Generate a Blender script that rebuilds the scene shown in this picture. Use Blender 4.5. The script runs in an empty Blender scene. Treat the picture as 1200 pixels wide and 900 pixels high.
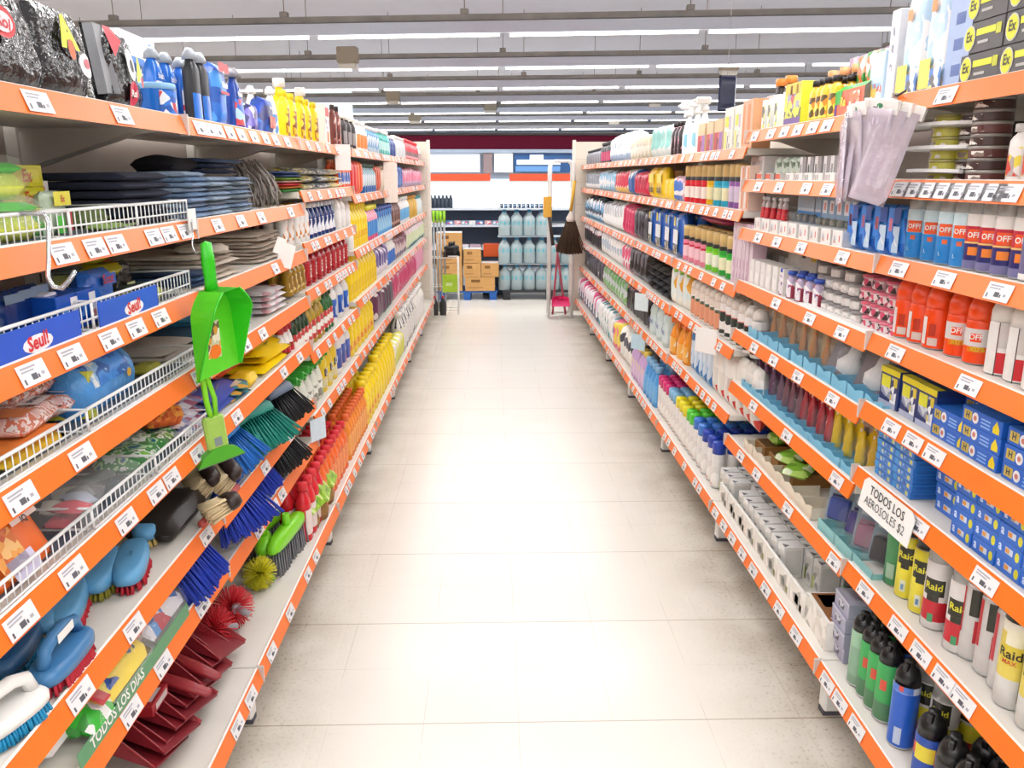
import bpy, math, random
from mathutils import Vector, Matrix, noise
RN = random.Random(11)
SC = bpy.context.scene
COL = SC.collection
PI = math.pi
H = 1.68; TH = math.radians(14.3); PS = math.atan(.0232); FPX = 960.0

def Yat(px, X, z):
    """distance along the aisle at which the line (X, z) crosses image column px"""
    k = (px - 600) / FPX
    s, c = math.sin(PS), math.cos(PS)
    return (X*c - k*(X*s*math.cos(TH) + (H - z)*math.sin(TH))) / (s + k*c*math.cos(TH))

# ------------------------------------------------------------------ materials
def lin(c):
    if isinstance(c, str):
        c = c.lstrip('#'); c = tuple(int(c[i:i+2], 16)/255 for i in (0, 2, 4))
    return tuple((v/12.92 if v <= .04045 else ((v+.055)/1.055)**2.4) for v in c)
MATS = {}
def M(col, rough=.42, metal=0., alpha=1., trans=0., emit=0., var=.05, scale=40., spec=.5, bump=0., bscale=60.):
    key = (col, rough, metal, alpha, trans, emit, var, scale, spec, bump, bscale)
    if key in MATS: return MATS[key]
    m = bpy.data.materials.new('m_' + str(col).lstrip('#')); m.use_nodes = True
    nt = m.node_tree; b = nt.nodes['Principled BSDF']
    l = lin(col)
    b.inputs['Roughness'].default_value = rough
    b.inputs['Metallic'].default_value = metal
    b.inputs['Alpha'].default_value = alpha
    b.inputs['Transmission Weight'].default_value = trans
    b.inputs['Specular IOR Level'].default_value = spec
    tc = nt.nodes.new('ShaderNodeTexCoord')
    if var > 0:
        n = nt.nodes.new('ShaderNodeTexNoise'); n.inputs['Scale'].default_value = scale; n.inputs['Detail'].default_value = 2
        nt.links.new(tc.outputs['Object'], n.inputs['Vector'])
        mx = nt.nodes.new('ShaderNodeMix'); mx.data_type = 'RGBA'
        mx.inputs[6].default_value = (*[max(0, v*(1-2.2*var)) for v in l], 1)
        mx.inputs[7].default_value = (*[min(1, v*(1+1.6*var)+.004) for v in l], 1)
        nt.links.new(n.outputs['Fac'], mx.inputs[0]); nt.links.new(mx.outputs[2], b.inputs['Base Color'])
    else:
        b.inputs['Base Color'].default_value = (*l, 1)
    if emit:
        b.inputs['Emission Color'].default_value = (*l, 1); b.inputs['Emission Strength'].default_value = emit
    if bump:
        n2 = nt.nodes.new('ShaderNodeTexNoise'); n2.inputs['Scale'].default_value = bscale; n2.inputs['Detail'].default_value = 3
        nt.links.new(tc.outputs['Object'], n2.inputs['Vector'])
        bp = nt.nodes.new('ShaderNodeBump'); bp.inputs['Strength'].default_value = bump; bp.inputs['Distance'].default_value = .01
        nt.links.new(n2.outputs['Fac'], bp.inputs['Height']); nt.links.new(bp.outputs['Normal'], b.inputs['Normal'])
    MATS[key] = m
    return m

def P(cols, scale=45., rough=.35, seed=0., stretch=(1, 1, 1), bump=0., smooth=False):
    """busy printed packaging: patches of the given colours"""
    key = ('print', tuple(cols), scale, rough, seed, stretch, bump, smooth)
    if key in MATS: return MATS[key]
    m = bpy.data.materials.new('print'); m.use_nodes = True
    nt = m.node_tree; b = nt.nodes['Principled BSDF']; b.inputs['Roughness'].default_value = rough
    tc = nt.nodes.new('ShaderNodeTexCoord'); mp = nt.nodes.new('ShaderNodeMapping')
    mp.inputs['Location'].default_value = (seed*1.7, seed*.9, seed*2.3); mp.inputs['Scale'].default_value = stretch
    nt.links.new(tc.outputs['Object'], mp.inputs['Vector'])
    if smooth:
        v = nt.nodes.new('ShaderNodeTexNoise'); v.inputs['Scale'].default_value = scale; v.inputs['Detail'].default_value = 3; out = v.outputs['Fac']
    else:
        v = nt.nodes.new('ShaderNodeTexVoronoi'); v.inputs['Scale'].default_value = scale
        sp = nt.nodes.new('ShaderNodeSeparateColor'); nt.links.new(v.outputs['Color'], sp.inputs[0]); out = sp.outputs[0]
    nt.links.new(mp.outputs[0], v.inputs['Vector'])
    r = nt.nodes.new('ShaderNodeValToRGB'); r.color_ramp.interpolation = 'CONSTANT'
    nt.links.new(out, r.inputs[0])
    el = r.color_ramp.elements
    a, w = (.3, .4) if smooth else (0., 1.)
    for i, c in enumerate(cols):
        e = el[i] if i < 2 else el.new(a + w*i/len(cols))
        e.position = 0 if i == 0 else a + w*i/len(cols); e.color = (*lin(c), 1)
    nt.links.new(r.outputs[0], b.inputs['Base Color'])
    if bump:
        n2 = nt.nodes.new('ShaderNodeTexNoise'); n2.inputs['Scale'].default_value = scale*2
        nt.links.new(tc.outputs['Object'], n2.inputs['Vector'])
        bp = nt.nodes.new('ShaderNodeBump'); bp.inputs['Strength'].default_value = bump; bp.inputs['Distance'].default_value = .01
        nt.links.new(n2.outputs['Fac'], bp.inputs['Height']); nt.links.new(bp.outputs['Normal'], b.inputs['Normal'])
    MATS[key] = m
    return m

def mat(c): return c if isinstance(c, bpy.types.Material) else M(c)

# ------------------------------------------------------------------ mesh builder
TXT = {}
def text_geo(s, bold=0.):
    k = (s, bold)
    if k not in TXT:
        cu = bpy.data.curves.new('t', 'FONT'); cu.body = s; cu.resolution_u = 2; cu.align_x = 'CENTER'; cu.align_y = 'CENTER'; cu.offset = bold
        cu.space_line = .8
        ob = bpy.data.objects.new('t', cu); me = bpy.data.meshes.new_from_object(ob)
        TXT[k] = ([tuple(v.co) for v in me.vertices], [tuple(p.vertices) for p in me.polygons])
        bpy.data.objects.remove(ob); bpy.data.meshes.remove(me); bpy.data.curves.remove(cu)
    return TXT[k]

def se(a, ex):
    c, s = math.cos(a), math.sin(a)
    return (math.copysign(abs(c)**(2/ex), c), math.copysign(abs(s)**(2/ex), s))

class MB:
    def __init__(s): s.v = []; s.f = []; s.m = []; s.sm = []; s.ms = []; s.X = None
    def mi(s, m):
        m = mat(m)
        if m not in s.ms: s.ms.append(m)
        return s.ms.index(m)
    def add(s, vs, fs, m, smooth=False):
        o = len(s.v); X = s.X
        s.v += [tuple(X @ Vector(p)) for p in vs] if X else [tuple(p) for p in vs]
        if isinstance(m, list): ids = [s.mi(q) for q in m]
        else: ids = [s.mi(m)]*len(fs)
        for f, i in zip(fs, ids):
            s.f.append(tuple(o+k for k in f)); s.m.append(i); s.sm.append(smooth)
        return s
    def box(s, x0, x1, y0, y1, z0, z1, m, b=0.):
        if b <= 0:
            vs = [(x, y, z) for z in (z0, z1) for y in (y0, y1) for x in (x0, x1)]
            return s.add(vs, [(0, 2, 3, 1), (4, 5, 7, 6), (0, 1, 5, 4), (2, 6, 7, 3), (0, 4, 6, 2), (1, 3, 7, 5)], m)
        b = min(b, (x1-x0)/2.01, (y1-y0)/2.01, (z1-z0)/2.01)
        vs = []; id = {}
        for sx in (0, 1):
            for sy in (0, 1):
                for sz in (0, 1):
                    c = ((x0, x1)[sx], (y0, y1)[sy], (z0, z1)[sz]); d = (1-2*sx, 1-2*sy, 1-2*sz)
                    for ax in range(3):
                        p = [c[k] if k == ax else c[k]+d[k]*b for k in range(3)]
                        id[(sx, sy, sz, ax)] = len(vs); vs.append(p)
        fs = []
        for ax in range(3):
            u, w = [k for k in range(3) if k != ax]
            for sd in (0, 1):
                q = []
                for (a, c) in ((0, 0), (1, 0), (1, 1), (0, 1)):
                    t = [0, 0, 0]; t[ax] = sd; t[u] = a; t[w] = c; q.append(id[(*t, ax)])
                fl = (sd == 1) != (ax == 1)
                fs.append(q if fl else q[::-1])
            for a in (0, 1):
                for c in (0, 1):
                    t0 = [0, 0, 0]; t0[u] = a; t0[w] = c; t1 = t0[:]; t1[ax] = 1
                    q = [id[(*t0, u)], id[(*t1, u)], id[(*t1, w)], id[(*t0, w)]]
                    fs.append(q)
        for sx in (0, 1):
            for sy in (0, 1):
                for sz in (0, 1): fs.append([id[(sx, sy, sz, k)] for k in range(3)])
        cx = Vector(((x0+x1)/2, (y0+y1)/2, (z0+z1)/2)); out = []
        for q in fs:
            p = [Vector(vs[i]) for i in q]; n = (p[1]-p[0]).cross(p[2]-p[0]); mid = sum(p, Vector())/len(p)
            out.append(q if n.dot(mid-cx) >= 0 else q[::-1])
        return s.add(vs, out, m)
    def lathe(s, prof, m, n=16, sx=1., sy=1., ex=2., o=(0, 0, 0), smooth=True, axis=None):
        """prof: (r, z[, material for the band below this point])"""
        vs = []; fs = []; ml = []
        for p in prof:
            for i in range(n):
                c, q = se(2*PI*(i+.5)/n, ex); vs.append((o[0]+p[0]*sx*c, o[1]+p[0]*sy*q, o[2]+p[1]))
        for k in range(1, len(prof)):
            mm = prof[k][2] if len(prof[k]) > 2 else m
            for i in range(n):
                j = (i+1) % n
                fs.append(((k-1)*n+i, (k-1)*n+j, k*n+j, k*n+i)); ml.append(mm)
        if prof[0][0] > 1e-4: fs.append(tuple(range(n))[::-1]); ml.append(prof[1][2] if len(prof[1]) > 2 else m)
        if prof[-1][0] > 1e-4:
            fs.append(tuple((len(prof)-1)*n+i for i in range(n))); ml.append(prof[-1][2] if len(prof[-1]) > 2 else m)
        if axis: vs = [axis @ Vector(p) for p in vs]
        return s.add(vs, fs, ml, smooth)
    def arc(s, r, z0, z1, a0, a1, m, n=8, sx=1., sy=1., ex=2., o=(0, 0, 0), r1=None):
        """curved label patch; angle 0 is the front"""
        r1 = r if r1 is None else r1; vs = []; fs = []
        for k, (rr, z) in enumerate(((r, z0), (r1, z1))):
            for i in range(n+1):
                c, q = se(-PI/2 + math.radians(a0+(a1-a0)*i/n), ex); vs.append((o[0]+rr*sx*c, o[1]+rr*sy*q, o[2]+z))
        for i in range(n): fs.append((i, i+1, n+2+i, n+1+i))
        return s.add(vs, fs, m, True)
    def text(s, t, h, m, x=0., z=0., y=0., wrap=0., rot=0., bold=.012, wide=1., flat=False, ang=0., mx=None):
        """lettering on the plane y (front), or bent round a can of radius wrap, or flat on top"""
        vs, fs = text_geo(t, bold); c, q = math.cos(rot), math.sin(rot); out = []
        for p in vs:
            u, w = p[0]*h*wide, p[1]*h; u, w = u*c-w*q, u*q+w*c
            if wrap: a = -PI/2+math.radians(ang)+(x+u)/wrap; out.append((wrap*math.cos(a), wrap*math.sin(a), z+w))
            elif flat: out.append((x+u, y+w, z))
            else: out.append((x+u, y, z+w))
        if mx: out = [mx @ Vector(p) for p in out]
        return s.add(out, fs, m)
    def disc(s, x, y, z, rx, rz, m, n=14, flat=False):
        vs = [(x+rx*math.cos(2*PI*i/n), y, z+rz*math.sin(2*PI*i/n)) if not flat else (x+rx*math.cos(2*PI*i/n), y+rz*math.sin(2*PI*i/n), z) for i in range(n)]
        return s.add(vs, [tuple(range(n))], m)
    def quad(s, pts, m): return s.add(pts, [tuple(range(len(pts)))], m)
    def tube(s, pts, r, m, n=6, closed=False, r1=None):
        P_ = [Vector(p) for p in pts]; N = len(P_); vs = []; fs = []; up = None
        for i, p in enumerate(P_):
            t = (P_[(i+1) % N]-P_[i-1]) if closed else (P_[min(i+1, N-1)]-P_[max(i-1, 0)])
            t.normalize()
            if up is None:
                up = Vector((0, 0, 1)) if abs(t.z) < .9 else Vector((1, 0, 0))
            a = t.cross(up).normalized(); up = a.cross(t).normalized()
            rr = r if r1 is None else r+(r1-r)*i/(N-1)
            for k in range(n):
                w = 2*PI*k/n; vs.append(p+a*rr*math.cos(w)+up*rr*math.sin(w))
        for i in range(N if closed else N-1):
            j = (i+1) % N
            for k in range(n): l = (k+1) % n; fs.append((i*n+k, i*n+l, j*n+l, j*n+k))
        if not closed: fs += [tuple(range(n))[::-1], tuple((N-1)*n+k for k in range(n))]
        return s.add(vs, fs, m, True)
    def puff(s, w, d, t, m, nx=10, ny=10, ex=4., amp=0., seed=0, fr=12., top=None, edge=.0, pw=.5, base=True):
        """soft slab lying flat, w along x, d along y, bottom at z=0; top(u,v)->material"""
        vs = []; fs = []; ml = []
        for sd in (1, -1):
            for j in range(ny+1):
                for i in range(nx+1):
                    u = -1+2*i/nx; v = -1+2*j/ny
                    k = max(0, (1-abs(u)**ex)*(1-abs(v)**ex))**pw
                    x, y = u*w/2, v*d/2
                    nz = noise.noise(Vector((x*fr+seed*3.1, y*fr+seed*1.7, sd*.7+seed)))*amp
                    n2 = noise.noise(Vector((x*fr*.7+seed, y*fr*.7, 5+seed)))*amp*.5
                    z = sd*(t/2*k+edge)
                    if k > .05 and not (sd < 0 and base): z += nz*k
                    vs.append((x+n2*abs(u), y+n2*abs(v)*.8, z+t/2+edge))
        o = (nx+1)*(ny+1)
        for j in range(ny):
            for i in range(nx):
                a = j*(nx+1)+i
                q = top(-1+2*(i+.5)/nx, -1+2*(j+.5)/ny) if top else m
                fs.append((a, a+1, a+nx+2, a+nx+1)); ml.append(q)
                fs.append((o+a, o+a+nx+1, o+a+nx+2, o+a+1)); ml.append(m)
        rim = [i for i in range(nx+1)]+[j*(nx+1)+nx for j in range(1, ny+1)]+[ny*(nx+1)+i for i in range(nx-1, -1, -1)]+[j*(nx+1) for j in range(ny-1, 0, -1)]
        for k in range(len(rim)):
            a, b = rim[k], rim[(k+1) % len(rim)]; fs.append((o+a, o+b, b, a)); ml.append(m)
        return s.add(vs, fs, ml, True)
    def mesh(s, name):
        me = bpy.data.meshes.new(name); me.from_pydata(s.v, [], s.f)
        for q in s.ms: me.materials.append(q)
        me.polygons.foreach_set('material_index', s.m); me.polygons.foreach_set('use_smooth', s.sm); me.update()
        return me

STAND = Matrix.Rotation(PI/2, 4, 'X')        # lying slab -> standing, its top facing -Y (the front)

# ------------------------------------------------------------------ objects
def link(name, data, parent=None):
    o = bpy.data.objects.new(name, data); COL.objects.link(o)
    if parent: o.parent = parent
    return o
def tag(o, label=None, cat=None, group=None, kind=None):
    if label: o['label'] = label
    if cat: o['category'] = cat
    if group: o['group'] = group
    if kind: o['kind'] = kind
    return o
def struct(name, mb, label=None):
    return tag(link(name, mb.mesh(name)), label, None, None, 'structure')
def thing(name, label, cat, loc=(0, 0, 0), rz=0., group=None):
    o = link(name, None); o.empty_display_size = .05; o.location = loc; o.rotation_euler = (0, 0, rz)
    return tag(o, label, cat, group)
def part(name, mb, parent, label=None):
    o = link(name, mb.mesh(name), parent)
    if label: o['label'] = label
    return o

class Proto:
    """one kind of product: name, category, parts [(name, MB, label, [(sub name, MB, label)])], footprint w, d, h"""
    def __init__(s, name, cat, parts, w, d, h):
        s.name, s.cat, s.w, s.d, s.h = name, cat, w, d, h
        s.parts = [(p[0], p[1].mesh(p[0]), p[2] if len(p) > 2 else None, [(q[0], q[1].mesh(q[0]), q[2] if len(q) > 2 else None) for q in (p[3] if len(p) > 3 else [])]) for p in parts]
    def put(s, loc, rz=0., label=None, group=None, tilt=(0, 0), sc=1.):
        if len(s.parts) == 1 and not s.parts[0][3]:
            r = link(s.name, s.parts[0][1])
        else:
            r = link(s.name, None); r.empty_display_size = .03
            for nm, me, lb, sub in s.parts:
                c = link(nm, me, r)
                if lb: c['label'] = lb
                for q in sub:
                    e = link(q[0], q[1], c)
                    if q[2]: e['label'] = q[2]
        r.location = loc; r.rotation_euler = (tilt[0], tilt[1], rz); r.scale = (sc, sc, sc) if not isinstance(sc, tuple) else sc
        tag(r, label, s.cat, group)
        return r

ORD = 'first second third fourth fifth sixth seventh eighth ninth tenth eleventh twelfth thirteenth fourteenth fifteenth sixteenth seventeenth eighteenth nineteenth twentieth'.split()
def ordw(i):
    if i < 20: return ORD[i]
    t = {2: 'twenty', 3: 'thirty', 4: 'forty', 5: 'fifty'}; n = i+1
    return t[n//10]+('-'+ORD[n % 10-1] if n % 10 else 'th').replace('yth', 'ieth')

# ------------------------------------------------------------------ shelf levels (height, lip x) per side and bay
BAYS = [.96, 2.25, 3.54, 4.83, 6.12, 7.41, 8.70, 9.97]
LEV = {
 'LA': [1.825, 1.56, 1.37, 1.175, .976, .735, .565, .21], 'LB': [1.825, 1.56, 1.37, 1.17, .975, .715, .54, .21],
 'LC': [1.825, 1.612, 1.395, 1.19, .915, .63, .21], 'LD': [1.825, 1.565, 1.25, .953, .635, .21],
 'RA': [1.88, 1.665, 1.464, 1.248, 1.05, .853, .55, .21], 'RB': [1.852, 1.657, 1.46, 1.237, 1.023, .79, .535, .21],
 'RC': [1.79, 1.53, 1.205, .925, .625, .21], 'RD': [1.79, 1.53, 1.205, .915, .61, .21]}
for s_ in 'LR':
    for b_ in 'EFG': LEV[s_+b_] = LEV[s_+'D']
def lev(code):
    """'LA3' -> side sign, height, x of the deck front edge"""
    z = LEV[code[:2]][int(code[2])-1]; bot = z < .25
    sg = -1 if code[0] == 'L' else 1
    X = (-.735 if bot else -.81) if sg < 0 else (1.02 if bot else 1.07)
    return sg, z, X
def deckdepth(z): return .445 if z < .25 else .40

def ray(px, py):
    d = Vector(((px-600)/FPX, -(py-450)/FPX, -1))
    return Matrix.Rotation(-PS, 3, 'Z') @ (Matrix.Rotation(PI/2-TH, 3, 'X') @ d)
def onX(px, py, X):
    d = ray(px, py); t = X/d.x; return Vector((X, d.y*t, H+d.z*t))
def onZ(px, py, z):
    d = ray(px, py); t = (z-H)/d.z; return Vector((d.x*t, d.y*t, z))
LABELS = []
def row(code, pa, pb, proto, desc, group=None, rows=1, n=None, gap=.004, off=.02, layers=1, rot=0., tilt=(0, 0), jit=.006, dz=0., rgap=.005, rj=.05, keep=None, plain=False):
    """a facing: copies side by side along the shelf between two image columns, rows deep, layers high"""
    sg, z, X = lev(code)
    W, D = (proto.w, proto.d)
    Xf = X+sg*off
    ya, yb = sorted((Yat(pa, Xf, z), Yat(pb, Xf, z)))
    n = n or max(1, int((yb-ya+gap*1.5)/(W+gap))); pt = (yb-ya)/n
    vary = getattr(proto, 'vary', 0.)
    if vary: rot += sg*.22
    while n > 1 and pt < W*.72: n -= 1; pt = (yb-ya)/n
    k = abs(math.sin(rot+sg*getattr(proto, 'turn', 0.)))
    sx = min(1., (pt-.002)/W) if n > 1 and (k < .01 or vary) else 1.
    if sx < 1: rj = min(rj, .02); jit = min(jit, .003)
    li = int(code[2])-1; room = 9. if li == 0 else LEV[code[:2]][li-1]-z-.032
    need = proto.h*layers+dz
    sz = min(1., (room-dz)/(proto.h*layers)) if need > room else 1.
    while rows > 1 and off+rows*(D+rgap) > deckdepth(z)+.01: rows -= 1
    out = []
    for l in range(layers):
        for r in range(rows):
            for i in range(n):
                if keep and not keep(i, r, l): continue
                y = ya+pt*(i+.5)+RN.uniform(-jit, jit)*.5; x = Xf+sg*(D/2+r*(D+rgap))+sg*abs(RN.uniform(0, jit))
                lb = desc
                if not plain:
                    q = []
                    if n > 1: q.append(ordw(i)+' from near end')
                    if rows > 1: q.append('front row' if r == 0 else ordw(r)+' row')
                    if layers > 1: q.append('bottom layer' if l == 0 else ordw(l)+' layer')
                    lb = ', '.join([desc]+q)
                zz = sz*(1-RN.uniform(0, vary)); rr = RN.uniform(-1, 1)*(.2 if vary else rj)
                o = proto.put((x, y, z+dz+.0006+l*(proto.h*sz+.0008)), -sg*PI/2+rot+sg*getattr(proto, 'turn', 0.)+rr, lb, group if (n*rows*layers > 1) else None, tilt, (sx, 1., zz) if sx < 1 or zz < 1 else 1.)
                out.append(o)
    return out
def one(proto, loc, side, label, rot=0., tilt=(0, 0), group=None, sc=1.):
    """one thing; side 'L'/'R' turns its front to the aisle"""
    return proto.put(tuple(loc), (PI/2 if side == 'L' else -PI/2)+rot, label, group, tilt, sc)
# ------------------------------------------------------------------ camera
cd = bpy.data.cameras.new('camera'); cam = bpy.data.objects.new('camera', cd); COL.objects.link(cam)
cam.location = (0, 0, H); cam.rotation_euler = (PI/2-TH, 0, -PS)
cd.sensor_width = 36; cd.lens = 36*FPX/1200; cd.clip_start = .05; cd.clip_end = 100
SC.camera = cam

# ------------------------------------------------------------------ floor with tile joints and trodden-in dirt along the shelves
def floor_mat():
    m = bpy.data.materials.new('floor_tiles'); m.use_nodes = True; nt = m.node_tree; N = nt.nodes; L = nt.links
    b = N['Principled BSDF']; tc = N.new('ShaderNodeTexCoord'); sx = N.new('ShaderNodeSeparateXYZ'); L.new(tc.outputs['Object'], sx.inputs[0])
    def mth(op, a, c=None, d=None):
        n = N.new('ShaderNodeMath'); n.operation = op
        for i, v in enumerate((a, c, d)):
            if v is None: continue
            if isinstance(v, (int, float)): n.inputs[i].default_value = v
            else: L.new(v, n.inputs[i])
        return n.outputs[0]
    def nz(sc, det=4, vec=None):
        n = N.new('ShaderNodeTexNoise'); n.inputs['Scale'].default_value = sc; n.inputs['Detail'].default_value = det
        L.new(vec or tc.outputs['Object'], n.inputs['Vector']); return n.outputs['Fac']
    def ramp(v, a, c):
        n = N.new('ShaderNodeMapRange'); n.inputs[1].default_value = a; n.inputs[2].default_value = c; n.clamp = True; n.interpolation_type = 'SMOOTHSTEP'; L.new(v, n.inputs[0]); return n.outputs[0]
    def joint(v, off, per, wd):
        q = mth('PINGPONG', mth('SUBTRACT', v, off), per/2)
        return mth('LESS_THAN', q, wd)
    X, Y = sx.outputs[0], sx.outputs[1]
    jx = joint(X, .073, .3, .0012); jy = joint(Y, 2.25, .3, .001); jb = joint(Y, 2.25, .6, .0022)
    wob = ramp(nz(3., 2), .38, .62)
    j = mth('MAXIMUM', mth('MULTIPLY', mth('MAXIMUM', jx, jy), mth('MULTIPLY', wob, .32)), mth('MULTIPLY', jb, .6))
    # grime: heavier beside the shelf feet
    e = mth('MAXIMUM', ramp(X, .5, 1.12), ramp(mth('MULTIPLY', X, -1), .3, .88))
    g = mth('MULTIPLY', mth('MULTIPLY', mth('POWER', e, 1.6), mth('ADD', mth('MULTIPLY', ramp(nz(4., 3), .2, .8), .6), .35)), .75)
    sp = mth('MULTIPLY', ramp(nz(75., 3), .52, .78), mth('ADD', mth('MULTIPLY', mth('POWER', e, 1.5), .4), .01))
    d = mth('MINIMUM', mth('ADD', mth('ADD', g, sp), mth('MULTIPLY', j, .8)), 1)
    c0 = N.new('ShaderNodeMix'); c0.data_type = 'RGBA'
    c0.inputs[6].default_value = (*lin('#ECE7DC'), 1); c0.inputs[7].default_value = (*lin('#F2EFE8'), 1); L.new(nz(2.2, 5), c0.inputs[0])
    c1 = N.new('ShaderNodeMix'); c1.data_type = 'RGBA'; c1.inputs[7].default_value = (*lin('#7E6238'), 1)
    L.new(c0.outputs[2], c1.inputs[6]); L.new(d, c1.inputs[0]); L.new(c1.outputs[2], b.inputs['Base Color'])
    L.new(mth('ADD', mth('MULTIPLY', e, .12), .22), b.inputs['Roughness'])
    b.inputs['Specular IOR Level'].default_value = .5
    return m
mb = MB(); mb.quad([(-9, -5, 0), (9, -5, 0), (9, 28, 0), (-9, 28, 0)], floor_mat()); struct('floor', mb)
ceil_m = M('#DCE1F2', .8, var=.02, scale=2)
mb = MB(); mb.quad([(-9, 28, 3.62), (9, 28, 3.62), (9, -5, 3.62), (-9, -5, 3.62)], ceil_m); struct('ceiling', mb)
mb = MB(); mb.box(-9.1, -9, -5, 28, 0, 3.62, M('#E7D6B8', .8, var=.02)); struct('wall_left', mb)
mb = MB(); mb.box(9, 9.1, -5, 28, 0, 3.62, M('#B9CBE0', .8, var=.02)); struct('wall_right', mb)
mb = MB(); mb.box(-9, 9, 28, 28.1, 0, 3.62, M('#8FA6C4', .8, var=.03)); struct('wall_back', mb)

# ------------------------------------------------------------------ ceiling light rows: rail, reflector body, glowing tube, hanging wires
ROT = math.radians(-6.5)
rail_m = M('#9C9894', .6, var=.15, scale=8); body_m = M('#CBD2E6', .5, var=.02); tube_m = M('#FFF6EE', .3, emit=11., var=0)
box_m = M('#A79C8C', .6, var=.05)
rows_y = [-3.45, -1.4, .65, 2.7, 4.72, 6.74, 8.76, 10.75, 12.75, 14.9, 17.1, 20.2, 24.6]
for i, y in enumerate(rows_y):
    z = 2.82
    nm = ordw(i-5) if i > 5 else ordw(5-i)
    lb = ('long strip light hung across the aisle, %s row out in front' % ordw(i-5)) if i >= 5 else ('long strip light hung overhead, %s row behind the front one' % ordw(4-i))
    t = thing('strip_light', lb, 'ceiling light', (.1, y, z), ROT, 'suspended strip lights across the store')
    w = 7.6
    mb = MB(); mb.box(-w, w, -.03, .03, 0, .05, rail_m, .006); part('rail', mb, t)
    mb = MB(); mb.add([(-w, -.05, -.005), (w, -.05, -.005), (w, .05, -.005), (-w, .05, -.005), (-w, -.02, -.085), (w, -.02, -.085), (w, .02, -.085), (-w, .02, -.085)],
        [(0, 1, 2, 3), (4, 7, 6, 5), (0, 4, 5, 1), (1, 5, 6, 2), (2, 6, 7, 3), (3, 7, 4, 0)], body_m); part('reflector', mb, t)
    for k in range(-5, 5):
        mb = MB(); mb.tube([(k*1.5+.04, 0, -.102), (k*1.5+1.46, 0, -.099)], .010, tube_m, 6); part('tube', mb, t)
    for k in range(-4, 5):
        mb = MB(); xx = k*1.7+.35*math.sin(i*2.1+k); mb.tube([(xx, 0, .05), (xx, 0, 3.62-z)], .0035, M('#77706A', .5), 4); mb.box(xx-.03, xx+.03, -.03, .03, .05, .09, rail_m, .004); part('hanger', mb, t)
    ld = bpy.data.lights.new('strip', 'AREA'); ld.shape = 'RECTANGLE'; ld.size = 13.; ld.size_y = .12; ld.energy = 215; ld.color = (1, .985, .965)
    lo = bpy.data.objects.new('strip_lamp', ld); COL.objects.link(lo); lo.location = (.1, y, z-.13); lo.rotation_euler = (0, 0, ROT)
# emergency light boxes clipped on the rails
for px, yy, z, s in ((410, 8.62, 2.82, 1.), (855, 9.1, 2.82, 1.), (462, 12.55, 2.8, 1.), (768, 12.95, 2.8, 1.), (487, 17., 2.8, 1.2), (720, 17.2, 2.8, 1.2), (575, 14.85, 2.84, 1.1)):
    X = (px-577)/FPX*(yy*.97+(H-z)*.247)+yy*.0
    t = thing('ceiling_emergency_light', 'small grey emergency light box clipped under ceiling rail, %s along' % {410: 'left front', 855: 'right front', 462: 'left second rail', 768: 'right second rail', 487: 'far left', 720: 'far right', 575: 'middle'}[px], 'emergency light', (X, yy-.05, z-.13), ROT, 'emergency lights on the ceiling rails')
    mb = MB(); mb.box(-.1*s, .1*s, -.05, .05, .05, .2*s, box_m, .01); part('housing', mb, t)
    mb = MB(); mb.box(-.085*s, .085*s, -.04, .04, .0, .05, M('#E8E4DC', .3), .008); part('diffuser', mb, t)

# ------------------------------------------------------------------ shelving
ORANGE = M('#F4741A', .38, var=.04, scale=12); DECK = M('#E4DFD6', .4, var=.03, scale=8); STEEL = M('#DCD6CC', .45, var=.03, scale=6); TAGW = M('#E6E6E8', .5, var=.02); INK = M('#55555E', .6, var=0); INKL = M('#A9A9B4', .6, var=0)
WHT = M('#F2F1EE', .4, var=.02)
def tag_mb(w=.084, h=.038):
    mb = MB(); mb.box(-w/2, w/2, -.0012, 0, -h/2, h/2, TAGW)
    y = -.0016
    for (x0, x1, z0, z1, m) in ((-.40, .15, .27, .36, INKL), (-.40, .05, .12, .2, INKL), (-.12, .08, -.3, -.02, INK), (.1, .16, -.3, -.12, INK), (.24, .36, -.22, -.06, INKL), (-.42, -.36, -.4, -.15, INK)):
        mb.quad([(x0*w, y, z0*h), (x1*w, y, z0*h), (x1*w, y, z1*h), (x0*w, y, z1*h)], m)
    return mb
TAG = tag_mb().mesh('price_tag'); TAGN = tag_mb(.064).mesh('price_tag')
TAGPX = {
 'LA1': [34, 135], 'LB1': [228, 240, 250, 264, 277, 292, 306, 318, 332], 'LA2': [65, 103, 128, 173, 191, 210], 'LB2': [249, 277, 301, 336],
 'LA3': [28, 75, 121, 152, 181], 'LB3': [318], 'LA4': [14, 87, 226], 'LA5': [14, 76, 140, 176, 194, 225], 'LB5': [272, 328, 347],
 'LA6': [85, 149, 236], 'LB6': [257, 306, 336], 'LA7': [146, 184, 231], 'LB7': [264, 298, 317, 326], 'LA8': [230, 272, 288], 'LB8': [295, 313, 335, 356, 366], 'LB4': [283, 303],
 'RA1': [1116], 'RB1': [889, 908, 924, 940, 958, 975, 1005], 'RA2': [1062, 1078, 1094, 1112, 1130, 1150, 1172, 1190], 'RA3': [1060, 1114, 1179], 'RB3': [893, 915, 944, 993],
 'RA4': [1056, 1143], 'RB4': [914, 954, 992], 'RA5': [1051, 1077, 1102], 'RB5': [888, 911, 940, 981], 'RA6': [1083, 1162], 'RB6': [887, 927, 986],
 'RA7': [1020, 1059, 1086, 1113, 1136], 'RB7': [872, 891, 928, 983], 'RB2': [893, 918, 950, 975], 'RA8': [975, 990, 1010], 'RB8': [842, 852, 862, 874, 887, 902, 918, 938]}
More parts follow.
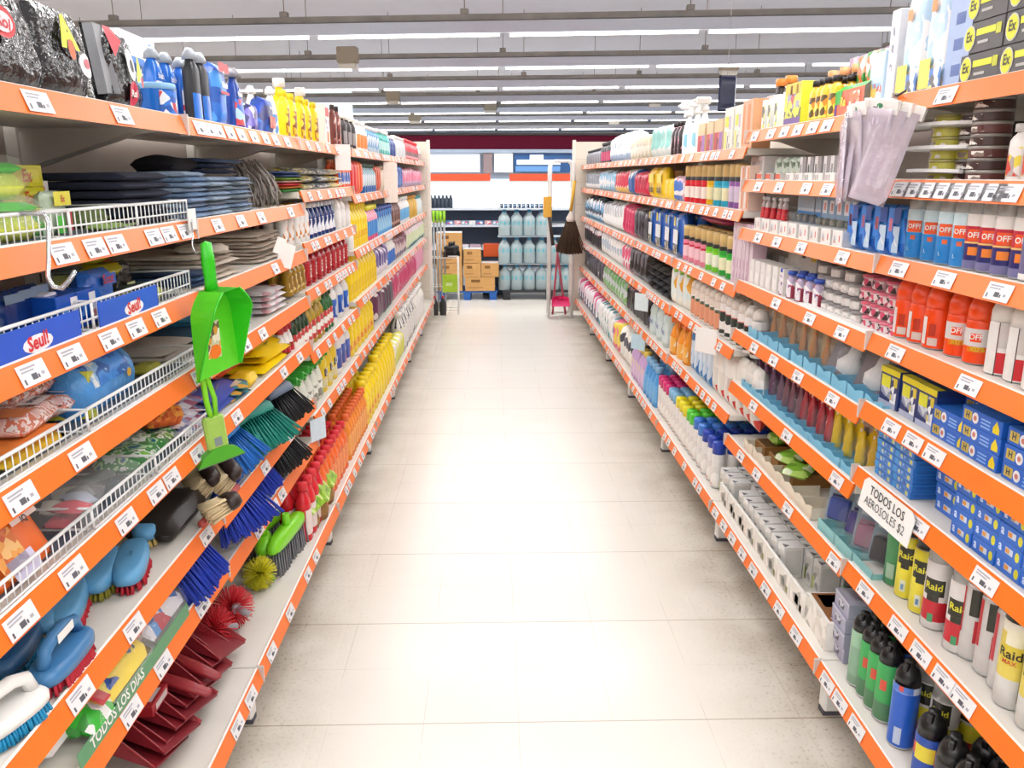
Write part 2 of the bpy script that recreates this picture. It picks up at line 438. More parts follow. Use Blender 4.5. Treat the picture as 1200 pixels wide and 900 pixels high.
NAMEBAY = {'A': 'nearest bay', 'B': 'second bay', 'C': 'third bay', 'D': 'fourth bay', 'E': 'fifth bay', 'F': 'sixth bay', 'G': 'farthest bay'}
SIDE = {'L': 'left', 'R': 'right'}
for sd in 'LR':
    sg = -1 if sd == 'L' else 1
    xb = -1.26 if sg < 0 else 1.53
    for bi, bn in enumerate('ABCDEFG'):
        y0, y1 = BAYS[bi], BAYS[bi+1]
        lv = LEV[sd+bn]
        t = thing('shelving_bay', 'cream metal shelving bay on the %s side of the aisle, %s' % (SIDE[sd], NAMEBAY[bn]), 'shelving', (xb, y0, 0), 0, 'shelving bays along both sides of the aisle')
        mb = MB(); mb.box(-.012 if sg > 0 else -.01, .012, .001, y1-y0-.001, .08, 1.86, M('#B9AEA4', .55, var=.05, scale=5)); part('back_panel', mb, t)
        for q, yy in enumerate((0.018, y1-y0-.018)):
            mb = MB(); mb.box(min(0, -sg*.045), max(0, -sg*.045), yy-.016, yy+.016, .0, 1.88, STEEL, .003)
            for k in range(35): mb.box(-sg*.0452-.001, -sg*.0452+.001, yy-.004, yy+.004, .1+k*.05, .125+k*.05, INK)
            part('upright', mb, t)
        xf = (-.735 if sg < 0 else 1.02)-xb
        for yy in (.03,):
            mb = MB(); a, c = sorted((0, xf-(-sg)*.03)); mb.box(a, c, yy-.025, yy+.025, .015, .15, WHT, .006)
            mb.box(a+.0 if sg > 0 else c-.06, a+.06 if sg > 0 else c, yy-.02, yy+.02, 0, .015, INK)
            part('base_foot', mb, t)
        for li, z in enumerate(lv):
            code = '%s%s%d' % (sd, bn, li+1); sg_, z, X = lev(code); dp = deckdepth(z)
            s = thing('shelf', 'white metal shelf with orange price rail, %s from the top, %s on %s' % (ordw(li), NAMEBAY[bn], SIDE[sd]), 'shelf', (X, y0, z), 0, 'orange edged shelves')
            ln = y1-y0-.004
            mb = MB(); a, c = sorted((0, sg*dp)); mb.box(a, c, .002, ln, -.028, 0, DECK, .003); part('deck', mb, s)
            e = -sg
            mb = MB(); prof = [(0, .002), (.0, -.004), (e*.017, -.043), (e*.021, -.043), (e*.006, .004), (e*.001, .006)]
            n = len(prof); vs = [(p[0], yy, p[1]) for yy in (.002, ln) for p in prof]
            fs = [(k, (k+1) % n, n+(k+1) % n, n+k) if sg > 0 else (k, n+k, n+(k+1) % n, (k+1) % n) for k in range(n)]+[tuple(range(n)), tuple(range(n, 2*n))]
            ml = [ORANGE]*n+[ORANGE]*2; ml[n-2] = M('#F0E9E2', .4, var=0)
            mb.add(vs, fs, ml); r = part('price_rail', mb, s)
            mb = MB(); mb.box(*sorted((e*.0, e*.023)), ln-.008, ln, -.045, .008, M('#C9C4C0', .4)); part('end_clip', mb, s)
            if li < len(lv)-1:
                for yy in (.03, ln-.03):
                    mb = MB(); q = sg*dp; bk = .13 if li == 0 else .055
                    mb.add([(sg*.03, yy-.004, -.028), (q, yy-.004, -.028), (q, yy-.004, -bk), (sg*.12, yy-.004, -.04), (sg*.03, yy+.004, -.028), (q, yy+.004, -.028), (q, yy+.004, -bk), (sg*.12, yy+.004, -.04)],
                        [(0, 1, 2, 3), (7, 6, 5, 4), (0, 3, 7, 4), (3, 2, 6, 7), (1, 5, 6, 2)], STEEL); part('bracket', mb, s)
            px = TAGPX.get(code)
            ys = [Yat(p, X, z-.02) for p in px] if px else []
            if not px and code not in ('LB4',):
                y = y0+.12+RN.random()*.1
                while y < y1-.08: ys.append(y); y += RN.choice((.085, .11, .16, .24, .2))
            for y in ys:
                if not (y0+.02 < y < y1-.03): continue
                o = link('price_tag', TAG if bn in 'AB' else TAGN, r)
                o.location = (e*.0155, y-y0, -.0205); o.rotation_euler = (math.radians(-20), 0, -sg*PI/2)
# ------------------------------------------------------------------ product makers
BLACK = M('#151516', .3); DK = M('#2A2A2E', .4)
CLEAR = M('#EDEFF2', .08, alpha=.06, var=0, spec=.6); FILM = M('#F4F4F4', .1, alpha=.13, var=0, spec=.8, bump=.6, bscale=70)
CLEARCAP = M('#C9CAC8', .12, alpha=.5, var=0, spec=.6)
METAL = M('#C9CACC', .28, metal=.9, var=.02); CHROME = M('#B9BCC0', .25, metal=.8, var=.02)

def can(name, H_, r, bands, capc, caph=.035, style='cyl', patches=(), texts=(), cat='aerosol', n=18):
    """bands: (upper fraction of the body, colour); patches: (z0, z1, a0, a1, colour); texts: (string, height, colour, z, angle, rot)"""
    hb = H_-caph; b = MB()
    prof = [(r*.9, 0), (r, .004, METAL)]
    zt = hb-.012
    for f, c in bands: prof.append((r, .004+(zt-.004)*f, c))
    prof += [(r*.93, hb-.004, bands[-1][1]), (r*.8, hb, METAL), (r*.5, hb+.003, METAL)]
    b.lathe(prof, bands[0][1], n)
    c = MB(); rc = r*.86
    if style == 'cyl': c.lathe([(rc, hb-.002), (rc, hb+caph*.85), (rc*.9, hb+caph), (0, hb+caph)], capc, n)
    elif style == 'wide': c.lathe([(r*1.0, hb-.008), (r*1.0, hb+caph*.8), (r*.93, hb+caph), (0, hb+caph)], capc, n)
    elif style == 'dome': c.lathe([(r*.99, hb-.006), (r*.97, hb+caph*.35), (r*.8, hb+caph*.72), (r*.5, hb+caph*.93), (0, hb+caph)], capc, n)
    elif style == 'spray':
        c.lathe([(r*.97, hb-.006), (r*.92, hb+caph*.3), (r*.7, hb+caph*.62), (r*.42, hb+caph*.72), (r*.4, hb+caph*.97), (0, hb+caph)], capc, n)
        c.box(-r*.2, r*.2, -r*.75, -r*.2, hb+caph*.55, hb+caph*.95, capc, .003)
    elif style == 'clear':
        c.lathe([(r*.97, hb-.006), (r*.95, hb+caph*.6), (r*.8, hb+caph*.9), (r*.6, hb+caph), (0, hb+caph)], CLEARCAP, n)
    parts = []
    if patches or texts:
        l = MB()
        for z0, z1, a0, a1, col in patches: l.arc(r*1.012, z0*hb, z1*hb, a0, a1, col, 8)
        for t in texts: l.text(t[0], t[1], t[2], 0, t[3]*hb, wrap=r*1.03, ang=t[4], rot=t[5] if len(t) > 5 else 0, bold=.02, wide=t[6] if len(t) > 6 else 1)
        parts.append(('label', l))
    cp = [('cap', c)]
    if style == 'clear':
        q = MB(); q.lathe([(r*.4, hb), (r*.4, hb+caph*.5), (r*.28, hb+caph*.65), (0, hb+caph*.65)], WHT, 10); q.box(-.004, .004, -r*.5, 0, hb+caph*.4, hb+caph*.6, WHT)
        cp = [('cap', c, None, [('nozzle', q)])]
    pr = Proto(name, cat, [('body', b)]+cp+parts, 2*r, 2*r, H_); pr.turn = .68; return pr

PRE = {'round': [(.92, 0), (1, .02), (1, .6), (.93, .68), (.6, .78), (.4, .83), (.38, .88)],
       'dish': [(.9, 0), (1, .03), (1, .2), (.84, .4), (.95, .55), (.85, .67), (.5, .78), (.34, .84), (.32, .88)],
       'bleach': [(.95, 0), (1, .02), (1, .46), (.94, .5), (.94, .54), (.99, .58), (.9, .68), (.6, .78), (.42, .84), (.4, .88)],
       'slim': [(.94, 0), (1, .02), (1, .7), (.8, .78), (.55, .83), (.5, .86), (.5, .88)],
       'waist': [(.95, 0), (1, .03), (.98, .2), (.8, .38), (.86, .5), (.78, .64), (.5, .76), (.36, .82), (.34, .88)],
       'cone': [(.95, 0), (1, .03), (1, .3), (.9, .5), (.7, .68), (.45, .8), (.38, .84), (.36, .88)]}
def bottle(name, H_, r, pre, bodyc, capc, label=None, text=None, sy=.7, ex=2.5, caprf=.46, cat='bottle', n=16, top=.87, capst='cyl', handle=None, bands=None, patches=(), capt=1.0):
    b = MB(); pr = PRE[pre]
    prof = []
    for i, (f, z) in enumerate(pr):
        c = bodyc
        if bands:
            for zz, cc in bands:
                if z <= zz+1e-6: c = cc; break
        prof.append((r*f, z*H_, c))
    b.lathe(prof, bodyc, n, 1, sy, ex)
    c = MB(); cr = r*caprf
    syc = 1. if cr < r*sy else sy
    if capst == 'cyl': c.lathe([(cr, H_*(top-.01)), (cr, H_*(capt-.01)), (cr*.85, H_*capt), (0, H_*capt)], capc, 12, 1, syc)
    elif capst == 'taper': c.lathe([(cr*1.1, H_*(top-.02)), (cr, H_*.92), (cr*.5, H_), (0, H_)], capc, 12, 1, syc)
    elif capst == 'big': c.lathe([(r*.85, H_*(top-.14)), (r*.85, H_*(capt-.05)), (r*.7, H_*capt), (0, H_*capt)], capc, 14, 1, sy, ex)
    parts = [('body', b), ('cap', c)]
    if label or text or patches:
        l = MB()
        def rad(zf):
            for (f0, z0), (f1, z1) in zip(pr, pr[1:]):
                if z0 <= zf <= z1: return r*(f0+(f1-f0)*(zf-z0)/max(1e-6, z1-z0))
            return r
        for (z0, z1, col, a) in ([label+(62,)] if label and len(label) == 3 else [label] if label else [])+list(patches):
            zs = [z0+(z1-z0)*k/4 for k in range(5)]
            for k in range(4): l.arc(rad(zs[k])*1.02, zs[k]*H_, zs[k+1]*H_, -a, a, col, 8, 1, sy, ex, r1=rad(zs[k+1])*1.02)
        if text:
            z = text[3]; l.text(text[0], text[1], text[2], 0, z*H_, y=-rad(z)*sy*1.05, bold=.025, rot=text[4] if len(text) > 4 else 0)
        parts.append(('label', l))
    if handle:
        h = MB(); pts = [(r*.45, 0, H_*.84), (r*.9, 0, H_*.8), (r*1.02, 0, H_*.66), (r*.85, 0, H_*.52)]
        h.tube(pts, r*.16, bodyc, 8); parts.append(('handle', h))
    return Proto(name, cat, parts, 2*r, 2*r*sy, H_)

def trigger(name, H_, r, bodyc, headc, label=None, text=None, sy=.6, cat='spray bottle'):
    b = MB(); prof = [(r*.95, 0), (r, .01), (r, H_*.4), (r*.75, H_*.55), (r*.4, H_*.7), (r*.33, H_*.76)]
    b.lathe([(p[0], p[1], bodyc) for p in prof], bodyc, 14, 1, sy, 2.6)
    t = MB(); t.lathe([(r*.42, H_*.74), (r*.42, H_*.82), (r*.3, H_*.84), (r*.3, H_*.87)], headc, 10)
    t.box(-r*.28, r*.28, -r*1.05, r*.55, H_*.87, H_, headc, r*.15); t.box(-r*.18, r*.18, -r*.6, -r*.4, H_*.72, H_*.88, headc, r*.06); t.lathe([(r*.16, 0), (r*.16, r*.25), (0, r*.25)], headc, 8, axis=Matrix.Translation((0, -r*1.05, H_*.935)) @ Matrix.Rotation(PI/2, 4, 'X'))
    parts = [('body', b), ('trigger_head', t)]
    if label:
        l = MB(); l.arc(r*1.02, H_*.06, H_*.4, -62, 62, label, 8, 1, sy, 2.6)
        if text: l.text(text[0], text[1], text[2], 0, H_*.24, y=-r*sy*1.06, bold=.02)
        parts.append(('label', l))
    return Proto(name, cat, parts, 2*r, 2*r*sy, H_)

def carton(name, w, d, h, c, deco=(), texts=(), cat='box', sdeco=(), b=.0015, tdeco=(), extra=None):
    """deco: (x0, x1, z0, z1, colour) fractions of the front, sdeco the same on both sides, tdeco on top"""
    m = MB(); m.box(-w/2, w/2, -d/2, d/2, 0, h, c, b); e = .0006
    for x0, x1, z0, z1, q in deco:
        y = -d/2-e; m.quad([(-w/2+x0*w, y, z0*h), (-w/2+x1*w, y, z0*h), (-w/2+x1*w, y, z1*h), (-w/2+x0*w, y, z1*h)], q)
    for x0, x1, z0, z1, q in sdeco:
        for sx in (-1, 1):
            X = sx*(w/2+e); p = [(X, -d/2+x0*d, z0*h), (X, -d/2+x1*d, z0*h), (X, -d/2+x1*d, z1*h), (X, -d/2+x0*d, z1*h)]; m.quad(p if sx > 0 else p[::-1], q)
    for x0, x1, y0, y1, q in tdeco: m.quad([(-w/2+x0*w, -d/2+y0*d, h+e), (-w/2+x1*w, -d/2+y0*d, h+e), (-w/2+x1*w, -d/2+y1*d, h+e), (-w/2+x0*w, -d/2+y1*d, h+e)], q)
    for t in texts: m.text(t[0], t[1], t[2], -w/2+t[3]*w, t[4]*h, y=-d/2-2*e, bold=.02, rot=t[5] if len(t) > 5 else 0, wide=t[6] if len(t) > 6 else 1)
    if extra: extra(m)
    return Proto(name, cat, [('carton', m)], w, d, h)

def pouch(name, w, h, t, m, amp=.004, seed=0, deco=None, texts=(), cat='pack', top=None, ex=5., fr=14., cap=None, nx=10, ny=12, extra=()):
    """soft standing pack, front to -Y"""
    b = MB(); b.X = Matrix.Translation((0, t/2, h/2)) @ STAND
    b.puff(w, h, t, m, nx, ny, ex, amp, seed, fr, top=top, base=False); b.X = None
    b.v = [(x, y, max(z, 0)) for x, y, z in b.v]
    pr = [('bag', b)]
    if deco or texts:
        l = MB()
        for x0, x1, z0, z1, q in (deco or ()):
            y = -t/2-.004-amp*.4; l.quad([(-w/2+x0*w, y, z0*h), (-w/2+x1*w, y, z0*h), (-w/2+x1*w, y, z1*h), (-w/2+x0*w, y, z1*h)], q)
        for q in texts: l.text(q[0], q[1], q[2], -w/2+q[3]*w, q[4]*h, y=-t/2-.005-amp*.4, bold=.025, rot=q[5] if len(q) > 5 else 0)
        pr.append(('label', l))
    if cap:
        c = MB(); c.lathe([(.012, h*.97), (.012, h+.02), (0, h+.02)], cap, 10); pr.append(('cap', c))
    for e in extra: pr.append(e)
    return Proto(name, cat, pr, w, t+.004, h)

def flat(name, w, d, t, m, amp=.003, seed=0, ex=6., fr=14., top=None, cat='pack', deco=(), texts=(), nx=10, ny=8, wrap=None, pw=.5):
    """soft pack or cloth lying flat"""
    b = MB(); b.puff(w, d, t, m, nx, ny, ex, amp, seed, fr, top=top, pw=pw)
    pr = [('body', b)]
    if deco or texts:
        l = MB()
        for x0, x1, y0, y1, q in deco: l.quad([(-w/2+x0*w, -d/2+y0*d, t+.003), (-w/2+x1*w, -d/2+y0*d, t+.003), (-w/2+x1*w, -d/2+y1*d, t+.003), (-w/2+x0*w, -d/2+y1*d, t+.003)], q)
        for q in texts: l.text(q[0], q[1], q[2], -w/2+q[3]*w, t+.004, y=-d/2+q[4]*d, flat=True, bold=.025, rot=q[5] if len(q) > 5 else 0)
        pr.append(('label', l))
    if wrap:
        f = MB(); f.puff(w*1.12, d*1.1, t*1.15, wrap, nx, ny, 8., amp*2, seed+3, 25.); pr.append(('wrapper', f))
    return Proto(name, cat, pr, w, d, t)

def jar(name, r, h, bodyc, lidc, label=None, lidh=.3, cat='jar', waist=.9, n=16, text=None):
    b = MB(); b.lathe([(r*waist, 0), (r*waist, h*.04), (r*.97, h*(1-lidh)), (r*.97, h*(1-lidh)+.001)], bodyc, n)
    l = MB(); l.lathe([(r, h*(1-lidh)), (r, h*.97), (r*.92, h), (0, h)], lidc, n)
    pr = [('glass', b), ('lid', l)]
    if label:
        q = MB(); q.arc(r*1.0, h*.08, h*(1-lidh)-.004, -60, 60, label, 8, r1=r*1.0)
        if text: q.text(text, h*.22, INK, 0, h*.38, wrap=r*1.02, bold=.01)
        pr.append(('label', q))
    return Proto(name, cat, pr, 2*r, 2*r, h)

def blister(name, w, h, cardc, item, t=.03, bw=.8, bz=(.08, .62), deco=(), texts=(), hole=True, cat='blister pack', shape=None):
    """printed card with a clear bubble over its contents"""
    c = MB(); c.box(-w/2, w/2, t-.001, t+.001, 0, h, cardc)
    y = t-.0018
    for x0, x1, z0, z1, q in deco: c.quad([(-w/2+x0*w, y, z0*h), (-w/2+x1*w, y, z0*h), (-w/2+x1*w, y, z1*h), (-w/2+x0*w, y, z1*h)], q)
    for q in texts: c.text(q[0], q[1], q[2], -w/2+q[3]*w, q[4]*h, y=y-.0004, bold=.02)
    b = MB(); z0, z1 = bz[0]*h, bz[1]*h; bh = z1-z0
    b.X = Matrix.Translation((0, t-.001, (z0+z1)/2)) @ STAND
    b.puff(w*bw, bh, t*1.7, CLEAR, 8, 8, 6., .002, 1, 20., base=False); b.X = None
    k = MB()
    if shape == 'bulb': k.lathe([(.0, z0+.004), (w*.2, z0+bh*.12), (w*.24, z0+bh*.35), (w*.12, z0+bh*.6), (w*.1, z1-.006), (0, z1-.005)], item, 12, o=(0, t*.45, 0), sy=.55)
    elif shape == 'tube': k.lathe([(w*.26, z0+.004), (w*.3, z0+bh*.3), (w*.22, z0+bh*.5), (w*.3, z0+bh*.66), (w*.2, z0+bh*.86), (w*.1, z1+bh*.25), (0, z1+bh*.27)], item, 12, o=(0, t*.4, 0), sy=.75)
    else: k.box(-w*bw*.36, w*bw*.36, t*.12, t*.85, z0+bh*.1, z0+bh*.9, item, .006)
    return Proto(name, cat, [('card', c), ('contents', k), ('bubble', b)], w, t, h)

def cloth(name, w, d, t, m, seed=0, amp=.003, cat='cloth'):
    """folded cloth: plump rolled fold at the front, soft leaves behind"""
    b = MB(); nx, ny = 12, 9; vs = []; fs = []; ring = 8
    for i in range(nx+1):
        u = -1+2*i/nx; x = u*w/2; sq = 1-.25*abs(u)**6
        for j in range(ny+1):
            y = -d/2+d*(j/ny); n1 = noise.noise(Vector((x*14+seed*3.1, y*14, seed)))*amp; n2 = noise.noise(Vector((x*18+seed, y*10, seed+4)))*amp
            a = min(1, (j/ny)*7); hh = t/2*sq*(1-(1-a)**2)**.5 if a < 1 else t/2*sq*(.96+.1*math.sin(y*30+seed))
            vs.append((x+n2*abs(u)**3, y+n2*1.2, t/2+hh*1.0+n1*(a > .2)*.5)); 
        for j in range(ny, -1, -1):
            y = -d/2+d*(j/ny); n2 = noise.noise(Vector((x*18+seed, y*10, seed+4)))*amp
            a = min(1, (j/ny)*7); hh = t/2*sq*(1-(1-a)**2)**.5 if a < 1 else t/2*sq
            vs.append((x+n2*abs(u)**3, y+n2*1.2, t/2-hh))
    R_ = 2*(ny+1)
    for i in range(nx):
        for k in range(R_): l = (k+1) % R_; fs.append((i*R_+k, i*R_+l, (i+1)*R_+l, (i+1)*R_+k))
    fs += [tuple(range(R_))[::-1], tuple(nx*R_+k for k in range(R_))]
    b.add(vs, [f[::-1] for f in fs], m, True)
    return Proto(name, cat, [('folded_cloth', b)], w, d, t)

def tufts(mb, pts, L, m, r0=.003, r1=.004, seed=1, n=4, jit=.1):
    """bristle tufts: (base point, direction) -> thin tapered prisms"""
    rr = random.Random(seed)
    for p, d in pts:
        d = Vector(d).normalized()+Vector((rr.uniform(-jit, jit), rr.uniform(-jit, jit), rr.uniform(-jit, jit))); p = Vector(p)
        l = L*rr.uniform(.9, 1.05)
        mb.tube([p, p+d.normalized()*l], r0, m, n, r1=r1)

def scrubbrush(name, w, d, h, c, bc, seed, handle=False, text=None, bl=.028):
    b = MB(); b.lathe([(1, 0), (1.0, h*.55), (.9, h*.9), (.75, h), (0, h)], c, 24, w/2, d/2, 2.9)
    b.v = [(x, y, z+bl) for x, y, z in b.v]
    q = MB(); pts = []
    nx, ny = int(w/.0068), max(4, int(d/.0095))
    for i in range(nx):
        for j in range(ny):
            u, v = -1+2*(i+.5)/nx, -1+2*(j+.5)/ny
            if abs(u)**2.6+abs(v)**2.6 > 1: continue
            pts.append(((u*w*.45, v*d*.42, bl+.002), (u*.22, v*.35, -1)))
    tufts(q, pts, bl, bc, .0026, .0044, seed)
    pr = [('head', b), ('bristles', q)]
    if handle:
        g = MB(); g.tube([(-w*.36, 0, bl+h*.9), (-w*.3, 0, bl+h+.026), (-w*.12, 0, bl+h+.036), (w*.12, 0, bl+h+.036), (w*.3, 0, bl+h+.026), (w*.36, 0, bl+h*.9)], .013, c, 8); pr.append(('handle', g))
    if text:
        l = MB()
        if handle: l.box(-w*.16, w*.16, -.0145, -.0135, bl+h+.026, bl+h+.044, WHT)
        else: l.text(text, .016, M('#2A5F8E'), 0, bl+h+.0008, flat=True, bold=.02)
        pr.append(('marking', l))
    return Proto(name, 'brush', pr, w, d, h+bl)

def broom(name, w, d, hh, bl, c, bc, seed, flare=.35, sock=True, nx=12, ny=4, tip=None):
    """broom head standing on its bristles"""
    b = MB(); b.lathe([(.96, 0), (1, .2*hh), (.98, .6*hh), (.7, hh), (0, hh)], c, 20, w/2, d/2, 3.2)
    if sock: b.lathe([(.016, hh*.7), (.014, hh+.045), (.010, hh+.045), (.010, hh*.8)], c, 12)
    b.v = [(x, y, z+bl*.96) for x, y, z in b.v]
    q = MB(); pts = []
    for i in range(nx):
        for j in range(ny):
            u, v = -1+2*(i+.5)/nx, -1+2*(j+.5)/ny
            for k in range(3): pts.append(((u*w*.46+(k-1)*.003, v*d*.42+(k-1)*.002, bl), (u*flare, v*flare*.6, -1)))
    tufts(q, pts, bl, bc, .0016, .0045, seed, jit=.06)
    return Proto(name.replace('_head', ''), 'broom', [('head', b), ('bristles', q)], w*(1+flare*.4), d*1.3, hh+bl)

def duster(name, r, c, seed, hubc='#9A9AA0', n=420):
    """round spiky brush on a short grey ferrule, axis towards the front"""
    q = MB(); rr = random.Random(seed); pts = []
    for i in range(n):
        z = 1-2*(i+.5)/n; a = i*2.39996; s = math.sqrt(1-z*z); pts.append(((0, 0, r), (s*math.cos(a), z*.62, s*math.sin(a))))
    tufts(q, pts, r*.98, c, .0009, .0016, seed, 3, .05)
    h = MB(); h.tube([(0, -r*.15, r), (0, -r*.75, r*.95), (.006, -r*.95, r*.85)], .012, hubc, 10); h.lathe([(.02, 0), (.018, .012), (0, .012)], hubc, 12, axis=Matrix.Translation((0, -r*.2, r)) @ Matrix.Rotation(PI/2, 4, 'X'))
    return Proto(name, 'brush', [('bristles', q), ('ferrule', h)], 2*r, 1.4*r, 2*r)

def dustpan(name, w, l, c, c2=None, hl=.13, sticker=False, wall=.05, hk=1.):
    """dustpan hanging by its handle: blade at z=0, front to -Y, handle up"""
    c2 = c2 or c; b = MB()
    def W(z): return w/2*(1-.12*z/l-.5*max(0, z/l-.7)/.3*max(0, z/l-.7)/.3)
    N = 12; zs = [l*i/N for i in range(N+1)]; th = .003
    dep = lambda z: wall*min(1, .12+1.15*z/l)
    vs = []
    for z in zs: vs += [(-W(z), -dep(z), z), (-W(z)*.97, 0, z), (W(z)*.97, 0, z), (W(z), -dep(z), z)]
    fs = []
    for i in range(N):
        for k in range(3): a = i*4+k; fs.append((a, a+1, a+5, a+4))
    o = N*4; fs.append((o, o+1, o+2, o+3))
    in_ = [(x*.985, y+(-th if k % 4 in (1, 2) else 0), z) for k, (x, y, z) in enumerate(vs)]
    b.add(vs, [f[::-1] for f in fs], c2, False); b.add(in_, fs, [c2 if (k % 3) == 1 else c for k in range(len(fs))], False)
    for k in (0, 3): b.tube([vs[i*4+k] for i in range(N+1)], .0028, c, 6)
    b.tube([vs[1], vs[2]], .0025, c2, 6)
    h = MB(); h.lathe([(.0, 0), (.018*hk, .002), (.015*hk, hl*.25), (.017*hk, hl*.6), (.013*hk, hl*.95), (.0, hl)], c, 12, 1, .6, o=(0, -.012, l-.006))
    h.lathe([(.026, 0), (.016, .03), (.015, .035)], c, 12, 1, .6, o=(0, -.014, l-.02))
    pr = [('pan', b), ('handle', h)]
    if sticker:
        s = MB(); y = -th-.0008
        s.quad([(-w*.2, y, l*.2), (w*.1, y, l*.18), (w*.12, y, l*.62), (-w*.12, y, l*.62)], P(('#F2EEDC', '#D9A23A', '#C8CFAE', '#6D5B4A', '#EDE7D0'), 60, seed=3)); s.disc(-w*.03, y-.0006, l*.26, w*.13, w*.1, M('#EE7A1E')); pr.append(('sticker', s, 'printed sticker with an orange spot'))
    return Proto(name, 'dustpan', pr, w, wall, l+hl)

def fence(code, pa, pb, h, label, cards=(), mesh_=True, off=.006):
    """white wire basket front standing on the shelf edge; cards: (px0, px1, text)"""
    sg, z, X = lev(code); Xf = X+sg*off; ya, yb = sorted((Yat(pa, Xf, z+h/2), Yat(pb, Xf, z+h/2)))
    L = yb-ya; 
    f = -1 if sg < 0 else 1                      # local +x runs away from (left) or towards (right) the camera
    X1 = L if sg < 0 else -L
    x0, x1 = sorted((0, X1)); w = MB(); WW = M('#E9EBEC', .3, var=.01)
    for zz, r in ((h, .0036), (h*.45, .0022), (.004, .003)): w.tube([(x0, 0, zz), (x1, 0, zz)], r, WW, 6)
    for xe in (x0, x1): w.tube([(xe, 0, .003), (xe, 0, h), (xe, .05, h), (xe, .28, h*.9)], .0026, WW, 6); w.tube([(xe, .28, .004), (xe, 0, .004)], .0022, WW, 5)
    n = int(L/.021)
    for i in range(1, n): w.tube([(x0+L*i/n, 0, .003), (x0+L*i/n, 0, h)], .0014, WW, 4)
    t = tag(link('wire_basket', w.mesh('wire_basket')), label, 'wire basket', 'white wire basket fronts'); t.location = (Xf, ya, z); t.rotation_euler = (0, 0, -sg*PI/2)
    for a, c, tx in cards:
        k = MB(); p, q = sorted((Yat(a, Xf, z+h*.4)-ya, Yat(c, Xf, z+h*.4)-ya)); p, q = (p, q) if sg < 0 else (-q, -p)
        k.box(p, q, -.0062, -.0042, .002, h*.9, M('#1E55C8', .35, var=.08, scale=6), .0005)
        if tx:
            k.disc(p+(q-p)*.55, -.0068, h*.34, .05, h*.26, M('#F4F1F6', .4)); k.text(tx, .036, M('#D8242C'), p+(q-p)*.55, h*.38, y=-.0075, bold=.03, rot=.08)
        part('advert_card', k, t, 'blue advert card')
    return t
# ================================================================== LEFT SIDE, nearest two bays
G1 = 'black packs of refuse bags on the top left shelf'
FOIL = M('#1B1B1D', .16, var=.1, scale=25, spec=.9, bump=1., bscale=38)
def foil(name, seed, dec, txt=()): return pouch(name, .2, .19, .085, FOIL, .016, seed, dec, txt, 'refuse bags', ex=4., fr=22.)
LOGO = lambda mb, x, z, y: None
def logo_extra(kind):
    l = MB(); y = -.062
    if kind == 0:
        l.disc(-.04, y, .11, .036, .028, M('#C8202C')); l.disc(-.04, y-.0006, .11, .028, .018, M('#F0D8DC')); l.text('Rol', .03, M('#C8202C'), -.04, .11, y=y-.0012, bold=.03, rot=-.3)
    elif kind == 1:
        l.text('A', .085, M('#D7DD2A'), .0, .125, y=y, bold=.05); l.disc(.0, y-.0007, .095, .012, .02, M('#E2642A'))
        l.disc(.05, y, .07, .03, .024, M('#EDE9EA')); l.disc(.055, y-.0007, .074, .015, .01, M('#D9485A'))
    else:
        l.box(-.1, -.06, y+.0, y+.03, .03, .18, M('#83858A', .35)); l.quad([(-.06, y-.001, .18), (-.06, y-.001, .11), (-.015, y-.001, .15), (-.03, y-.001, .18)], M('#D0243A'))
        l.disc(.005, y-.001, .1, .018, .036, M('#EDEDED')); l.disc(.008, y-.0016, .098, .008, .015, BLACK)
        l.text('A', .075, M('#D7DD2A'), .052, .09, y=y-.001, bold=.05); l.disc(.052, y-.0018, .066, .008, .012, M('#D0242C'))
        l.disc(.0, y-.001, .035, .022, .028, M('#D0405A')); l.text('Rol', .022, WHT, .0, .035, y=y-.0018, bold=.03)
    out = []
    for x, yy, z in l.v:
        u, v = x/.1, z/.095-1; k = max(0, (1-abs(u)**4)*(1-abs(v)**4))**.5
        out.append((x, -.0425*k-.009-(-.062-yy)*.6 if yy < -.055 else yy-.0, z))
    l.v = out
    return ('label', l)
B0 = pouch('refuse_bags', .2, .19, .085, FOIL, .014, 1, cat='refuse bags', ex=4., fr=20., extra=[logo_extra(0)])
B1 = pouch('refuse_bags', .2, .19, .085, FOIL, .014, 5, cat='refuse bags', ex=4., fr=20., extra=[logo_extra(1)])
B2 = pouch('refuse_bags', .19, .185, .085, FOIL, .012, 9, cat='refuse bags', ex=4., fr=20., extra=[logo_extra(2)])
B3 = pouch('refuse_bags', .16, .16, .08, M('#6B7686', .2, var=.2, scale=30, bump=1., bscale=40), .014, 12, cat='refuse bags', ex=4., fr=22.)
for pr, pa, pb, ds in ((B3, -28, 12, 'crinkled silver grey pack of refuse bags at the end of the top shelf'), (B0, 12, 62, 'crinkled black refuse bag pack with red oval logo on the top shelf'),
                       (B1, 62, 128, 'crinkled black refuse bag pack with big yellow letter and white blob'), (B2, 130, 190, 'black refuse bag pack with grey spine, red corner and yellow letter')):
    row('LA1', pa, pb, pr, ds, G1, n=1, off=.03, tilt=(-.12, 0))
FIN = carton('dishwasher_tablets', .26, .12, .25, '#EFEFF2', [(.12, .62, .35, .75, M('#2C73C4')), (.17, .57, .42, .68, M('#1A4D9B')), (.8, .88, .5, .95, M('#2E86C8'))], [('finish', .05, WHT, .37, .55)])
row('LA1', 150, 195, FIN, 'white dishwasher tablet box with blue oval behind the refuse bags', n=1, off=.22)
BLU = M('#1F6FD0', .22, var=.12, scale=18); BLU2 = M('#1B4FA8', .2, var=.1, scale=16); LBL = P(('#E8EEF6', '#2A66C8', '#C7303A', '#4C8EDC', '#DCE6F2'), 55, seed=2)
GCAP = M('#9FA6AE', .35)
